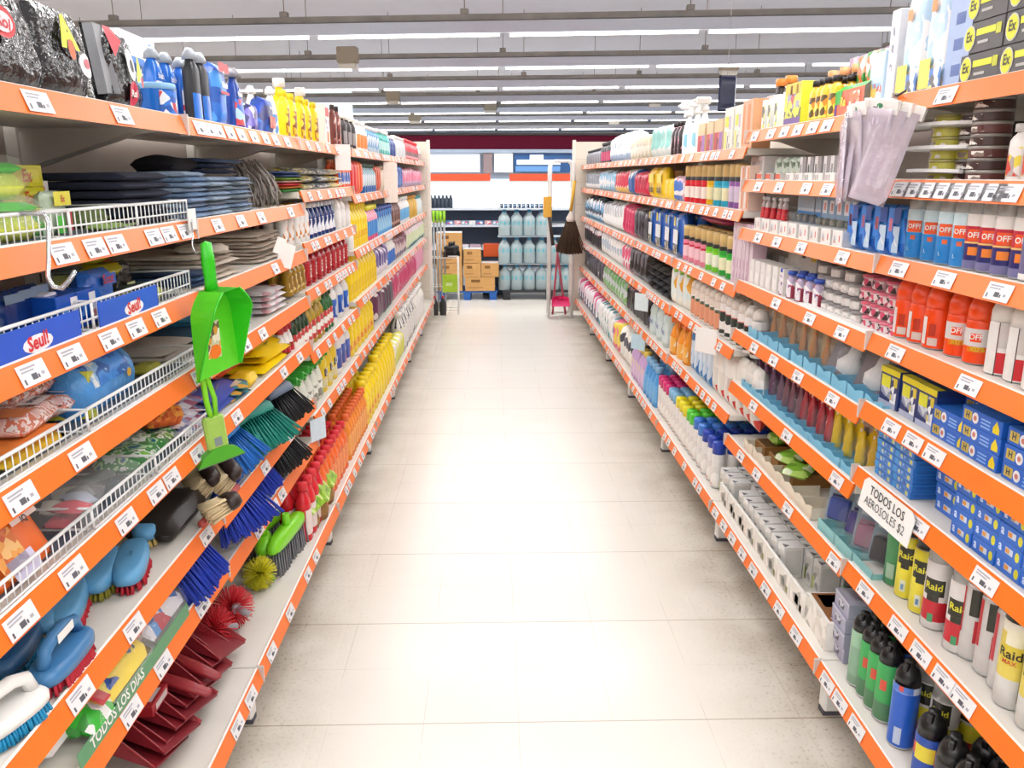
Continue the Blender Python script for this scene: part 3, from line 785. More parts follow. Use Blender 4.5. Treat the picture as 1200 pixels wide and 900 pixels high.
TUB = jar('detergent_tub', .048, .085, BLU, M('#8FC3EE'), P(('#2E7AD8', '#E7EDF4', '#C33A44', '#1F5CB8'), 50, seed=4), .18, 'tub', .86)
row('LA1', 192, 224, TUB, 'small blue tub with pale lid in front of blue bottles', n=1, off=.015)
RA_ = bottle('rinse_aid_bottle', .2, .036, 'slim', BLU, GCAP, (.1, .55, LBL), ('finish', .022, WHT, .62), caprf=.55, capst='taper', sy=.6)
row('LA1', 188, 232, RA_, 'blue rinse aid bottle with grey cap behind the small tub', 'rinse aid bottles', n=3, off=.115, jit=.01)
RDK = bottle('dark_bottle', .205, .034, 'slim', '#17181F', GCAP, (.05, .4, BLU), None, caprf=.55, capst='taper', sy=.6, bands=[(.3, BLU2), (1, '#17181F')])
row('LA1', 231, 256, RDK, 'black and blue bottle with grey cap on the top shelf', 'black and blue bottles', n=2, off=.03)
DOY = pouch('refill_pouch', .1, .19, .06, P(('#1C6AC8', '#2E84DC', '#1A58B4', '#3C92E4'), 22, seed=1), .003, 2, [(.0, 1, .86, 1.0, M('#CF2B30')), (.1, .9, .52, .56, M('#CF2B30'))], [('finish', .026, WHT, .5, .66)], 'pouch')
row('LA1', 256, 276, DOY, 'blue refill pouch with red top edge', n=1, off=.025)
NAV = bottle('cleaner_bottle', .2, .04, 'cone', M('#1D3F8F', .25, var=.1), M('#7E7A80'), (.08, .5, P(('#3479D0', '#A9CBEF', '#C03A40', '#2B62B8'), 45, seed=6)), ('finish', .022, WHT, .58), caprf=.6, capst='taper')
row('LA1', 277, 297, NAV, 'navy blue cleaner bottle with grey brown cap', n=1, off=.025)
PUR = pouch('tablet_pouch', .08, .1, .05, P(('#4A3E8E', '#6A5FB0', '#2C2B5C', '#C9C4E4'), 40, seed=3), .003, 3, cat='pouch'); row('LB1', 297, 309, PUR, 'small purple tablet pouch beside a white capped bottle', n=1, off=.03)
TAB = pouch('tablet_bag', .12, .14, .07, P(('#1E3F9E', '#28448C', '#31346A', '#2A69C6'), 30, seed=5), .004, 4, [(.25, .8, .2, .5, P(('#E4483C', '#F07A5A', '#C93038'), 60, seed=1))], [('Power', .02, WHT, .5, .72)], 'pouch')
row('LB1', 308, 331, TAB, 'dark blue tablet bag with red blob on front', n=1, off=.03)
WCB = bottle('white_capped_bottle', .19, .034, 'cone', '#F2F2F0', WHT, (.05, .45, P(('#4F90D0', '#E9EDF2', '#D85A4E'), 40, seed=7)), caprf=.75, capst='taper')
row('LB1', 296, 314, WCB, 'white tapered bottle behind the small purple pouch', n=1, off=.1); row('LB1', 318, 336, WCB, 'white tapered bottle with blue label beside yellow bottles', n=1, off=.035)
YEL = M('#F4D410', .3, var=.04); YLB = P(('#F2D21A', '#B06A2C', '#E9C21A', '#8E4A20', '#F6E04A'), 40, seed=3)
YJ = bottle('yellow_detergent_jug', .29, .066, 'waist', YEL, WHT, (.08, .42, P(('#F2CE1C', '#E6E2D2', '#C9A018', '#F7DC3C'), 30, seed=2)), caprf=.42, handle=True)
row('LB1', 330, 376, YJ, 'tall yellow detergent jug with white cap and side handle', 'yellow detergent jugs', n=2, off=.13)
YB = bottle('amber_label_bottle', .19, .032, 'slim', YEL, '#E9C70E', (.05, .62, YLB), caprf=.5)
row('LB1', 336, 378, YB, 'slim yellow bottle with amber brown label', 'slim yellow bottles', n=5, off=.02)
WRP = carton('softener_pack', .1, .07, .2, '#EFEDEA', [(.1, .9, .7, .92, M('#D83A34')), (.3, .75, .08, .34, M('#E8803C')), (.1, .9, .4, .66, P(('#F2EFEC', '#C9BCC8', '#E4D8DC', '#B87A86'), 50, seed=2))])
row('LC1', 377, 393, WRP, 'white carton with red band beside brown bottles', n=1, off=.02)
BRN = bottle('brown_bottle', .22, .03, 'slim', '#6A2A22', '#2A1C1C', (.1, .7, P(('#7A3328', '#C9A69C', '#5A2420', '#A8584A'), 45, seed=2)), caprf=.4); row('LC1', 393, 404, BRN, 'dark brown bottle with black cap on the top shelf', 'brown bottles on the top shelf', n=2, off=.02)
BKW = bottle('black_bottle', .2, .04, 'round', '#2B2424', '#EFE6D8', (.15, .5, M('#8D8684')), caprf=.6, capst='taper'); row('LC1', 405, 420, BKW, 'black bottle with cream cap', 'black bottles with cream caps', n=3, off=.025)
def simple_row(code, pa, pb, n, desc, H_, r, pre, bc, cc, lab=None, group=None, rows=1, off=.02, sy=.65, cat='bottle', name='plastic_bottle', **k):
    p = bottle(name, H_, r, pre, bc, cc, (.12, .55, lab) if lab else None, sy=sy, cat=cat, n=12, **k)
    return row(code, pa, pb, p, desc, group or desc.replace('bottle', 'bottles', 1), rows=rows, n=n, off=off)
# ---- second level: sponges, navy and denim rags
MATG = M('#5E6B7A', .55, var=.06, scale=20)
for code, a, c in (('LA2', -40, 222), ('LA3', -40, 222), ('LA4', -40, 236), ('LA5', -40, 250)):
    sg, z, X = lev(code); y0 = max(.98, Yat(a, X, z)); y1 = min(2.24, Yat(c, X, z))
    mb = MB(); mb.box(-.36, -.0, 0, y1-y0, .0, .0025, MATG, .001)
    o = tag(link('shelf_liner', mb.mesh('shelf_liner')), 'grey blue plastic liner lying on the %s shelf behind wire basket fronts' % ordw(int(code[2])-1), 'shelf liner', 'grey shelf liners'); o.location = (X-.03, y0, z+.0006)
fence('LA2', -60, 81, .055, 'white wire basket front before green sponges on the second shelf'); fence('LA2', 82, 160, .055, 'empty white wire basket front, middle one on the second shelf'); fence('LA2', 161, 219, .055, 'white wire basket front beside the navy cloths on the second shelf')
fence('LA3', -40, 108, .062, 'wire basket front with blue advert card, first on the third shelf', [(-38, 91, 'Seul!')]); fence('LA3', 109, 222, .062, 'wire basket front with blue advert card, second on the third shelf', [(113, 182, 'Seul!')])
fence('LA4', -40, 102, .05, 'white wire basket front before pink sponge packs on the fourth shelf'); fence('LA4', 103, 231, .05, 'white wire basket front before the blue roll on the fourth shelf')
fence('LA5', -30, 108, .05, 'white wire basket front before the orange pack on the fifth shelf'); fence('LA5', 109, 182, .05, 'white wire basket front before the clear scourer bags on the fifth shelf'); fence('LA5', 183, 247, .05, 'white wire basket front before the orange sponge on the fifth shelf')
def sponge(name, w, d, t, c1, c2, wrap=True):
    b = MB(); b.puff(w, d, t*.72, c1, 8, 6, 10., .001, 1, 30., pw=.3); s = MB(); s.X = Matrix.Translation((0, 0, t*.7)); s.puff(w, d, t*.3, c2, 8, 6, 10., .001, 2, 30., pw=.3)
    pr = [('sponge', b), ('scourer', s)]
    if wrap: f = MB(); f.puff(w*1.2, d*1.12, t*1.25, FILM, 10, 8, 5., .006, 3, 24.); pr.append(('wrapper', f))
    return Proto(name, 'sponge', pr, w, d, t)
SPY = M('#D9E04E', .8, var=.08, scale=60); SPG = M('#35C21E', .85, var=.12, scale=80); SPD = M('#1E3A2A', .9, var=.1, scale=80)
sg, z2, X2 = lev('LA2')
S1 = sponge('sponge_pack', .15, .09, .05, SPY, SPG); S2 = sponge('sponge_pack', .12, .08, .045, SPG, SPY)
for k, (px, dx, zz, pr, lb) in enumerate(((16, .05, 0, S1, 'yellow and green sponge pack in clear film, bottom one by the basket'), (8, .08, .053, S1, 'yellow and green sponge pack in clear film, top of its pile'), (48, .06, 0, S2, 'green sponge pack in clear film beside a yellow topped bag'))):
    one(pr, (X2-dx-.05, Yat(px, X2-dx, z2), z2+.004+zz*1.35), 'L', lb, .1*k, group='green sponge packs on the second shelf', sc=1.35)
EXB = carton('scourer_box', .16, .09, .045, '#D8D02A', [(.1, .9, .2, .8, P(('#DDD42E', '#C8BE22', '#E6DE50'), 30))], [('Ex', .036, M('#C8391E'), .6, .5)])
for k in range(3): one(EXB, (X2-.22, Yat(2, X2-.22, 1.66), z2+.004+k*.046), 'L', 'yellow scourer box with red lettering at the back, %s of three' % ('bottom', 'middle', 'top')[k], group='yellow scourer boxes')
GP = pouch('scourer_bag', .09, .085, .04, M('#B9C9B4', .2, var=.1, alpha=1, bump=.5), .004, 3, [(.05, .95, .68, 1., M('#D6CE2C')), (.1, .5, .05, .45, M('#3FC22A')), (.62, .92, .08, .6, M('#B8233C'))], [('Ex', .018, M('#B8341E'), .5, .83)], 'bag')
one(GP, (X2-.07, Yat(63, X2-.07, z2), z2+.004), 'L', 'clear scourer bag with yellow top and red side label', .1)
KP = pouch('scourer_bag', .08, .06, .03, M('#1FA63A', .3), .003, 3, [(.1, .9, .3, .8, M('#E9E6E4'))], [('Glas', .018, M('#B8233C'), .5, .55)], 'bag'); one(KP, (X2-.2, Yat(40, X2-.2, z2+.05), z2+.06), 'L', 'green bag with white and red label behind the sponges')
BKP = flat('scourer_bag', .1, .12, .07, M('#1E2024', .25, bump=.6), .01, 2, cat='bag'); one(BKP, (X2-.22, Yat(98, X2-.2, z2), z2+.004), 'L', 'black crinkled bag on the grey liner, second shelf')
CLG = flat('scourer_bag', .13, .1, .045, M('#7C8F5E', .2, var=.4, scale=30, bump=.9, bscale=50), .012, 5, cat='bag'); one(CLG, (X2-.12, Yat(104, X2-.12, z2), z2+.004), 'L', 'clear crinkled bag with green contents on the grey liner', .3)
GST = flat('green_stick_pack', .2, .04, .012, M('#9FC46A', .4), .001, 1, cat='pack'); one(GST, (X2-.05, Yat(132, X2-.05, z2), z2+.004), 'L', 'long flat pale green stick pack lying on the grey liner')
NAVY = M('#141B33', .9, var=.2, scale=40)
NV = cloth('navy_cloth', .27, .2, .02, NAVY, 3, .004)
for k in range(6): one(NV, (X2-.125, Yat(182, X2-.02, z2)+RN.uniform(-.005, .005), z2+.004+k*.0205), 'L', 'folded navy blue cloth in a dark pile, %s from the bottom' % ordw(k), RN.uniform(-.05, .05), group='navy cloths')
NV2 = flat('crumpled_cloth', .3, .14, .045, M('#12141F', .9, var=.2), .022, 4, cat='cloth', fr=9.); one(NV2, (X2-.2, Yat(200, X2-.2, z2+.1), z2+.128), 'L', 'black cloth heaped on top of the navy pile')
BL3 = flat('crumpled_cloth', .2, .16, .07, M('#15161C', .85), .02, 6, cat='cloth', fr=9.); one(BL3, (X2-.28, Yat(120, X2-.28, z2+.04), z2+.004), 'L', 'black cloth heap behind the middle basket front')
DEN = ['#7C93B2', '#6A86A8', '#8FA4BE', '#93A4B6', '#7A8794', '#5F7898']
for c, (px, n, pal) in enumerate(((237, 9, (0, 1, 2)), (262, 8, (3, 2, 4)), (290, 8, (4, 0, 3)))):
    for k in range(n):
        CL = cloth('denim_rag', .17, .16, .0138, M(DEN[pal[k % 3]], .9, var=.25, scale=50), k+c*7, .004)
        one(CL, (X2-.095-.006*(k % 3), Yat(px, X2-.02, z2)+RN.uniform(-.006, .006), z2+.002+k*.0142), 'L', 'folded blue grey rag in the %s denim pile, %s from bottom' % (('first', 'second', 'third')[c], ordw(k)), RN.uniform(-.06, .06), group='blue grey denim rags')
for k in range(3):
    CL = cloth('denim_rag', .3, .22, .015, M(('#22304E', '#2A3A58', '#485D7C')[k], .9, var=.25, scale=40), 31+k, .006)
    one(CL, (X2-.2, Yat(272, X2-.06, z2+.14)+.03*k, z2+.125+k*.017), 'L', 'dark denim rag laid across the rag piles, %s of three' % ('lowest', 'middle', 'topmost')[k], RN.uniform(-.1, .1), group='blue grey denim rags')
def moptop(name, w, h, c, n, seed):
    b = MB(); rr = random.Random(seed)
    for i in range(n):
        x = rr.uniform(-w/2, w/2); y = rr.uniform(-.06, .04); ln = h*rr.uniform(.6, 1.05)
        pts = [(x*.6, y+.03, h*1.0+rr.uniform(-.01, .02))]
        for k in range(1, 6): pts.append((x*(.6+.5*k/5)+rr.uniform(-.012, .012), y+.03-.07*math.sin(k/5*1.6)+rr.uniform(-.008, .008), h-ln*k/5))
        b.tube(pts, .0035, c, 4)
    return Proto('mop', 'mop', [('mop_strands', b)], w, .12, h)
MOP = moptop('mop_head', .16, .16, M('#9A928C', .9, var=.25, scale=60), 70, 4)
row('LB2', 305, 326, MOP, 'grey string mop head beside the denim piles', n=1, off=.05)
# coloured cloths on the next bay
STR = ['#3FA64A', '#E07A2A', '#D8343A', '#E2B0B0', '#8CBF3A', '#48619A', '#2E4E86']
for k in range(7): one(flat('coloured_cloth', .36, .22, .011, M(STR[k], .85), .002, k, 9., cat='cloth', pw=.3), (lev('LC2')[2]-.13, Yat(333, -.83, 1.62)+.2, 1.613+k*.0118), 'L', 'flat coloured cloth in a striped pile, %s from bottom' % ordw(k), group='coloured cloths in a pile')
for k, (px, cs) in enumerate(((362, ('#E9E4D4', '#D8C23A', '#3D4A6E', '#F2EEE2')), (380, ('#F0ECE4', '#4A5468', '#E8E2D8')), (395, ('#F0EBDF', '#E0C640', '#EFEAE4', '#39405C')))):
    for j in range(3): one(flat('cloth_pack', .3, .24, .03, P(cs, 25, seed=j+k*3, smooth=True), .005, j+k, cat='cloth pack'), (lev('LC2')[2]-.14, Yat(px, -.84, 1.62), 1.613+j*.034), 'L', 'white and yellow cloth pack, %s layer of the %s pile' % (('bottom', 'middle', 'top')[j], ordw(k)), group='white and yellow cloth packs')
# ---- third level
sg, z3, X3 = lev('LA3')
BPK = pouch('blue_scourer_pack', .07, .095, .05, M('#123A86', .2, var=.2, scale=22, bump=.4), .004, 3, [(.05, .95, .82, 1., M('#7D97B4')), (.5, .85, .1, .3, P(('#C03A44', '#123A86', '#E0DDE0'), 90))], (), 'scourer pack')
for k, px in enumerate((6, 28, 48)): one(BPK, (X3-.1-.01*k, Yat(px, X3-.1, z3), z3+.004), 'L', 'upright dark blue scourer pack behind the basket, %s from near end' % ordw(k), group='dark blue scourer packs')
SPB = carton('scourer_box', .085, .06, .075, M('#1558C4', .25, var=.12, scale=20), [(.65, .98, .1, .9, M('#E9E9EE')), (.68, .95, .15, .4, M('#D8503C')), (.68, .95, .48, .7, M('#2E5EB8')), (.15, .5, .3, .7, P(('#1558C4', '#4E8CE0', '#0F48A8'), 40))])
for k, px in enumerate((66, 88)): one(SPB, (X3-.07, Yat(px, X3-.07, z3), z3+.004), 'L', 'blue scourer box with white label strip, %s from near end' % ordw(k), group='blue scourer boxes')
STN = carton('scourer_box', .045, .05, .08, '#E6E2EA', [(.1, .9, .5, .9, P(('#2A3560', '#E6E2EA', '#8A5A78'), 60)), (.2, .8, .08, .42, M('#D8B0B8'))]); one(STN, (X3-.09, Yat(57, X3-.08, z3), z3+.004), 'L', 'white upright box between the dark blue packs and blue boxes')
SCO = pouch('scourer_pack', .13, .1, .06, M('#2A6FD6', .2, var=.15, scale=24, bump=.5), .005, 7, [(.35, .85, .65, .9, M('#2A6FD6'))], [('Scot', .03, M('#D33A3E'), .55, .78)], 'scourer pack'); one(SCO, (X3-.1, Yat(122, X3-.08, z3), z3+.004), 'L', 'large bright blue scourer pack with red lettering')
YPK = flat('yellow_scourer_pack', .14, .09, .036, M('#D5CC2E', .25, var=.1, bump=.4), .004, 2, deco=[(.5, .9, .1, .6, M('#C85A2A'))], cat='scourer pack')
for k in range(3): one(YPK, (X3-.19-.01*k, Yat(112-5*k, X3-.19, z3+.08), z3+.06+k*.039), 'L', 'yellow scourer pack at the back of the third shelf, %s of three' % ('bottom', 'middle', 'top')[k], .1*k, group='yellow scourer packs')
SPS = sponge('sponge', .11, .07, .04, SPY, SPD, False); one(SPS, (X3-.08, Yat(167, X3-.08, z3), z3+.004), 'L', 'single pale yellow sponge with dark scourer on the grey liner', -.2)
SPS2 = sponge('sponge_pack', .09, .06, .05, SPY, SPD, True); one(SPS2, (X3-.15, Yat(83, X3-.15, z3+.02), z3+.06), 'L', 'pale sponge pack in film resting behind the blue boxes', .3)
DKB = pouch('dark_scourer_bag', .08, .09, .05, M('#2B2A26', .25, var=.3, bump=.6), .006, 6, [(.2, .8, .1, .4, M('#B9C08A'))], (), 'bag'); one(DKB, (X3-.17, Yat(146, X3-.16, z3), z3+.004), 'L', 'dark crinkled bag with pale label behind the single sponge')
GBG = flat('green_bag', .1, .1, .03, M('#1E9A3A', .3, var=.15), .004, 2, deco=[(.3, .8, .3, .7, M('#2BC04A'))], cat='bag'); one(GBG, (X3-.05, Yat(4, X3-.05, z3), z3+.004), 'L', 'bright green bag lying at the start of the third shelf')
GB2 = flat('printed_bag', .08, .08, .03, P(('#24485E', '#8BC04A', '#9FC8DC', '#1E3448'), 40, seed=2), .004, 2, cat='bag'); one(GB2, (X3-.05, Yat(26, X3-.05, z3), z3+.004), 'L', 'dark blue printed bag lying beside the green bag')
BEI = ['#D6C9B8', '#CFC2B4', '#C2B4A4', '#DDD2C4', '#B8A99A']
for c, (px, n, ww) in enumerate(((262, 6, .3), (318, 8, .34))):
    for k in range(n): one(cloth('beige_rag', ww, .28, .012, M(BEI[(k+c) % 5], .95, var=.15, scale=40), k+c*5, .005), (X3-.16-.01*(k % 3), Yat(px, X3-.03, z3)+RN.uniform(-.01, .01), z3+.002+k*.0128), 'L', 'folded beige floor cloth in the %s pile, %s from bottom' % (('nearer', 'farther')[c], ordw(k)), RN.uniform(-.08, .08), group='beige floor cloths')
for k in range(3): one(cloth('blue_rag', .16, .2, .013, M(('#2E4A6E', '#3E5E84', '#23395A')[k], .9, var=.2), k+40, .005), (X3-.12, Yat(240, X3-.03, z3), z3+.002+k*.0142), 'L', 'folded dark blue rag behind the green dustpan, %s from bottom' % ordw(k), RN.uniform(-.1, .1), group='dark blue rags behind the dustpan')
WBR = flat('beige_rag', .16, .16, .02, M('#D8CDBE', .95), .012, 9, deco=[(.4, .7, .3, .6, M('#3A4F8C'))], cat='cloth'); one(WBR, (X3-.09, Yat(262, X3-.03, z3), z3+.08), 'L', 'crumpled cream cloth with blue mark on the beige pile', .3)
PKR = MB(); PKR.lathe([(.016, 0), (.017, .004), (.017, .13), (.012, .135), (0, .135)], M('#A87C74', .5), 12); PK = Proto('wooden_handle', 'handle', [('handle', PKR)], .036, .036, .135)
row('LB3', 262, 338, PK, 'pinkish brown handle standing behind the beige cloths', 'pinkish brown handles', n=9, off=.33, rj=0)
# ---- fourth level
sg, z4, X4 = lev('LA4')
def roll(name, L, r, m, deco=True):
    b = MB(); b.lathe([(r*.3, -L/2), (r*.9, -L*.47), (r, -L*.42), (r, L*.38), (r*.85, L*.44), (r*.5, L*.47), (r*.55, L*.5)], m, 18, 1, .8, axis=Matrix.Translation((0, 0, r*.8)) @ Matrix.Rotation(PI/2, 4, 'Y'))
    l = MB(); a = Matrix.Translation((0, 0, r*.8)) @ Matrix.Rotation(PI/2, 4, 'Y')
    l.X = a; l.arc(r*1.01, -L*.36, L*.3, -100, -10, P(('#2E7BD8', '#3F8EE6', '#1E5FB8', '#9CC8F0', '#E8EEF2'), 14, seed=2, smooth=True), 8, 1, .8); l.X = None
    l.disc(L*.2, -r*.93, r*.95, .012, .01, M('#D9A626'))
    return Proto(name, 'roll', [('roll', b), ('label', l)], L, 2*r, 1.7*r)
BR = roll('cleaning_cloth_roll', .3, .063, M('#4E9BE8', .2, var=.2, scale=16, bump=.4)); one(BR, (X4-.09, Yat(128, X4-.06, z4), z4+.004), 'L', 'big blue roll pack of cleaning cloths lying behind the basket', .05)
YBX = carton('sponge_box', .05, .12, .1, '#D8D64A', [(.1, .9, .1, .9, P(('#E2E060', '#B8C832', '#F0EC9A'), 30)), (.1, .5, .5, .9, M('#F1EEC8'))], sdeco=[(.1, .9, .1, .9, M('#C9CC3E'))]); one(YBX, (X4-.1, Yat(86, X4-.08, z4), z4+.004), 'L', 'upright yellow sponge box leaning beside the blue roll', .2, (0, .2))
PKK = flat('pink_sponge_pack', .17, .1, .04, P(('#E6BDB6', '#EDD2CC', '#D8806A', '#F2E6E2', '#DDA49A', '#E0945A'), 28, .2, 3, bump=.3, smooth=True), .004, 2, deco=[(.55, .95, .15, .55, M('#F1E6EA')), (.05, .4, .1, .8, M('#D9804E'))], texts=[('SPONJ', .016, M('#3A3F5C'), .75, .35)], cat='sponge pack')
for k, (px, dz, r) in enumerate(((22, .045, .12), (72, .03, -.1), (52, .075, .0))): one(PKK, (X4-.08-.03*k, Yat(px, X4-.08, z4+dz), z4+dz), 'L', 'pink and orange sponge pack in clear wrapping, %s from near end' % ordw(k), r, group='pink sponge packs on the fourth shelf')
YSP = sponge('yellow_sponge', .2, .1, .04, M('#E8C534', .8), M('#E07A2A', .8), False); one(YSP, (X4-.07, Yat(18, X4-.07, z4), z4+.003), 'L', 'yellow and orange sponge under the pink sponge packs')
DKP = pouch('dark_blue_pack', .12, .1, .07, M('#16284E', .25, var=.2, bump=.5), .01, 4, cat='pack'); one(DKP, (X4-.22, Yat(36, X4-.2, z4), z4+.004), 'L', 'dark blue crinkled pack at the back of the fourth shelf')
BLP = flat('blue_pack', .08, .1, .06, M('#1E4FA8', .2, var=.2, bump=.5), .008, 5, cat='pack'); one(BLP, (X4-.14, Yat(-2, X4-.12, z4), z4+.004), 'L', 'bright blue crinkled pack at the start of the fourth shelf')
GRK = flat('green_bag', .1, .08, .05, M('#3C8C3E', .25, var=.2, bump=.5), .008, 6, cat='bag'); one(GRK, (X4-.26, Yat(58, X4-.24, z4+.04), z4+.06), 'L', 'dull green crinkled bag resting at the back of the fourth shelf')
YSM = flat('yellow_pack', .09, .06, .025, M('#B9B444', .3, var=.2), .003, 6, cat='pack'); one(YSM, (X4-.1, Yat(180, X4-.08, z4), z4+.004), 'L', 'small olive yellow pack beside the blue roll')
GCL = cloth('grey_cloth', .24, .24, .014, M('#B9AFA6', .95), 60, .005)
for k in range(3): one(GCL, (X4-.18, Yat(198, X4-.1, z4), z4+.004+k*.015), 'L', 'folded grey beige cloth under the basket, %s from bottom' % ordw(k), group='grey beige cloths')
TEA = cloth('teal_cloth', .22, .24, .012, M('#1D4A66', .9, var=.2), 61, .004)
for k in range(3): one(TEA, (X4-.17, Yat(236, X4-.08, z4), z4+.003+k*.013), 'L', 'folded dark teal cloth beside light blue cloths, %s from bottom' % ordw(k), group='dark teal cloths')
LBC = cloth('light_blue_cloth', .19, .26, .012, M('#5FB4E0', .85, var=.1), 62, .004)
for k in range(5): one(LBC, (X4-.145+.006*(k % 2), Yat(283, X4-.02, z4)+RN.uniform(-.01, .01), z4+.001+k*.0128), 'L', 'folded light blue cloth behind the dustpan, %s from bottom' % ordw(k), RN.uniform(-.08, .08), group='light blue cloths')
CHK = [M('#5B463E', .9, var=.4, scale=70), M('#7A6258', .9, var=.35, scale=70), M('#43322E', .9, var=.3, scale=70)]
for k in range(5): one(cloth('dark_towel', .27, .26, .016, CHK[k % 3], 70+k, .004), (X4-.24, Yat(296, X4-.1, z4+.06), z4+.002+k*.017), 'L', 'folded dark brown checked towel, %s from bottom' % ordw(k), RN.uniform(-.05, .05), group='dark checked towels')
PWP = flat('printed_cloth_pack', .26, .2, .02, P(('#F2EFF0', '#E6DDE0', '#F6F4F4', '#D9A9B0', '#F0ECEE'), 30, seed=4), .003, 5, cat='cloth pack', deco=[(.6, .7, .1, .2, M('#C8303A'))])
for k in range(4): one(PWP, (X4-.11, Yat(322, X4-.03, z4)+RN.uniform(-.01, .01), z4+.001+k*.0225), 'L', 'white printed cloth pack with pink pattern, %s from bottom' % ordw(k), RN.uniform(-.08, .08), group='white printed cloth packs')
# ---- fifth level
sg, z5, X5 = lev('LA5')
def clearbag(name, cols, seed):
    b = MB(); rr = random.Random(seed)
    for i, c in enumerate(cols):
        b.X = Matrix.Translation((rr.uniform(-.06, .06), rr.uniform(-.03, .03), .008+.012*(i % 3))) @ Matrix.Rotation(rr.uniform(-1, 1), 4, 'Z') @ Matrix.Rotation(rr.uniform(-.3, .3), 4, 'X')
        b.puff(.075, .05, .02, c, 6, 6, 3., .004, seed+i, 30.)
    b.X = None; f = MB(); f.puff(.2, .14, .075, FILM, 14, 10, 4., .012, seed, 26.)
    return Proto(name, 'bag', [('contents', b), ('film', f)], .2, .14, .075)
CB1 = clearbag('clear_scourer_bag', [M('#C22A44', .8), M('#1E5A3A', .8), M('#D6485A', .8), M('#24503C', .8), M('#E9E6DC', .7), M('#B8C4D8', .6)], 3)
CB2 = clearbag('clear_scourer_bag', [M('#E6E2D4', .7), M('#9AA2A6', .7), M('#5F6A66', .7), M('#DAD8D0', .7)], 8)
one(CB1, (X5-.08, Yat(84, X5-.07, z5), z5+.004), 'L', 'clear bag holding red and dark green scourers', .35); one(CB2, (X5-.09, Yat(120, X5-.07, z5), z5+.004), 'L', 'clear crinkled bag holding cream and grey scourers', -.3)
one(CB2, (X5-.17, Yat(128, X5-.15, z5+.05), z5+.05), 'L', 'clear crinkled bag lying behind the red and green scourers', .8); 
ORG = pouch('steel_wool_pack', .17, .13, .05, M('#F0702A', .25, var=.1, scale=20), .004, 3, [(0, .45, .1, .7, P(('#E9A04A', '#D8702A', '#F2C27A', '#C85A26'), 50)), (.1, .55, .0, .3, M('#D9D4EE')), (.5, .98, .65, .98, M('#F3DCD6'))], [('STAR', .03, M('#2A2226'), .72, .82), ('IQ', .018, M('#2A2226'), .72, .66)], 'pack')
b_ = MB(); b_.disc(.03, -.031, .055, .02, .02, WHT); b_.disc(.03, -.0316, .055, .013, .013, M('#2F62B8'))
one(ORG, (X5-.04, Yat(32, X5-.04, z5), z5+.004), 'L', 'orange steel wool pack with dark lettering against the basket', 0, (-.5, 0))
OR2 = flat('orange_pack', .12, .1, .06, M('#E2582A', .2, var=.15, bump=.5), .01, 7, cat='pack'); one(OR2, (X5-.14, Yat(8, X5-.12, z5), z5+.004), 'L', 'crinkled orange pack behind the steel wool pack')
OSP = flat('orange_sponge', .13, .09, .055, P(('#E0702A', '#F0A03A', '#C8501E', '#E8862E', '#D86424'), 70, .7, 3), .003, 3, 8., cat='sponge', pw=.35); one(OSP, (X5-.1, Yat(193, X5-.08, z5+.02), z5+.05), 'L', 'speckled orange sponge lying on green packs', -.4, (0, .15))
GWP = flat('green_cloth_pack', .17, .11, .045, P(('#7BC04A', '#E8EEE6', '#3C8C4A', '#B9DCA6', '#2E6A8C'), 22, seed=2, smooth=True), .004, 2, cat='cloth pack')
for k, (px, dz) in enumerate(((160, 0), (186, .0))): one(GWP, (X5-.1, Yat(px, X5-.08, z5), z5+.003+dz), 'L', 'green and white cloth pack under the orange sponge, %s from near end' % ordw(k), .2*k, group='green and white cloth packs')
PTP = flat('patterned_cloth_pack', .26, .2, .022, P(('#E6E4EC', '#CFCFE0', '#B86A84', '#9AA4CC', '#F0EEF2', '#D8D4E0'), 34, seed=5), .004, 5, cat='cloth pack')
for k in range(5): one(PTP, (X5-.13-.012*k, Yat(226, X5-.05, z5+.03), z5+.004+k*.024), 'L', 'white pack of patterned cloths with pink and blue, %s from bottom' % ordw(k), RN.uniform(-.15, .15), group='white packs of patterned cloths')
YCL = flat('yellow_cloth_pack', .36, .24, .026, M('#FFDA08', .35, var=.03, scale=10), .003, 5, cat='cloth pack', deco=[(.4, .6, .12, .24, M('#5A5A66'))])
for k, (px, dx, dz) in enumerate(((320, .128, 0), (322, .132, .029), (316, .14, .058), (308, .16, .087), (296, .19, .116))): one(YCL, (X5-dx, Yat(px, X5-dx+.1, z5+dz), z5+.001+dz), 'L', 'bright yellow floor cloth pack, %s from bottom' % ordw(k), RN.uniform(-.12, .12), group='bright yellow floor cloth packs')
ORC = flat('orange_cloth_pack', .24, .22, .03, M('#EE4A16', .4), .003, 6, cat='cloth pack', pw=.3); one(ORC, (X5-.16, Yat(263, X5-.08, z5+.06), z5+.07), 'L', 'flat orange cloth pack on top of blue cloths')
PBC = flat('blue_violet_cloth', .28, .24, .022, M('#5666C0', .5, var=.08), .003, 7, cat='cloth')
for k in range(3): one(PBC, (X5-.14, Yat(254, X5-.05, z5+.02), z5+.001+k*.0225), 'L', 'blue violet cloth under the orange pack, %s from bottom' % ordw(k), .05*k, group='blue violet cloths')
MAG = flat('printed_pack', .17, .13, .012, P(('#2E8C9A', '#E0A63A', '#3A5A7A', '#E8DCC0', '#C85A3A'), 30, seed=6), .002, 8, cat='pack')
for k in range(3): one(MAG, (X5-.075, Yat(277+3*k, X5-.03, z5), z5+.001+k*.013), 'L', 'thin teal printed pack at the shelf edge, %s from bottom' % ordw(k), .2*k-.1, group='thin teal printed packs')
YS3 = flat('yellow_pack', .1, .08, .05, M('#EAC320', .5), .004, 3, cat='pack'); one(YS3, (X5-.05, Yat(292, X5-.03, z5), z5+.001), 'L', 'small plump yellow pack at the shelf edge')
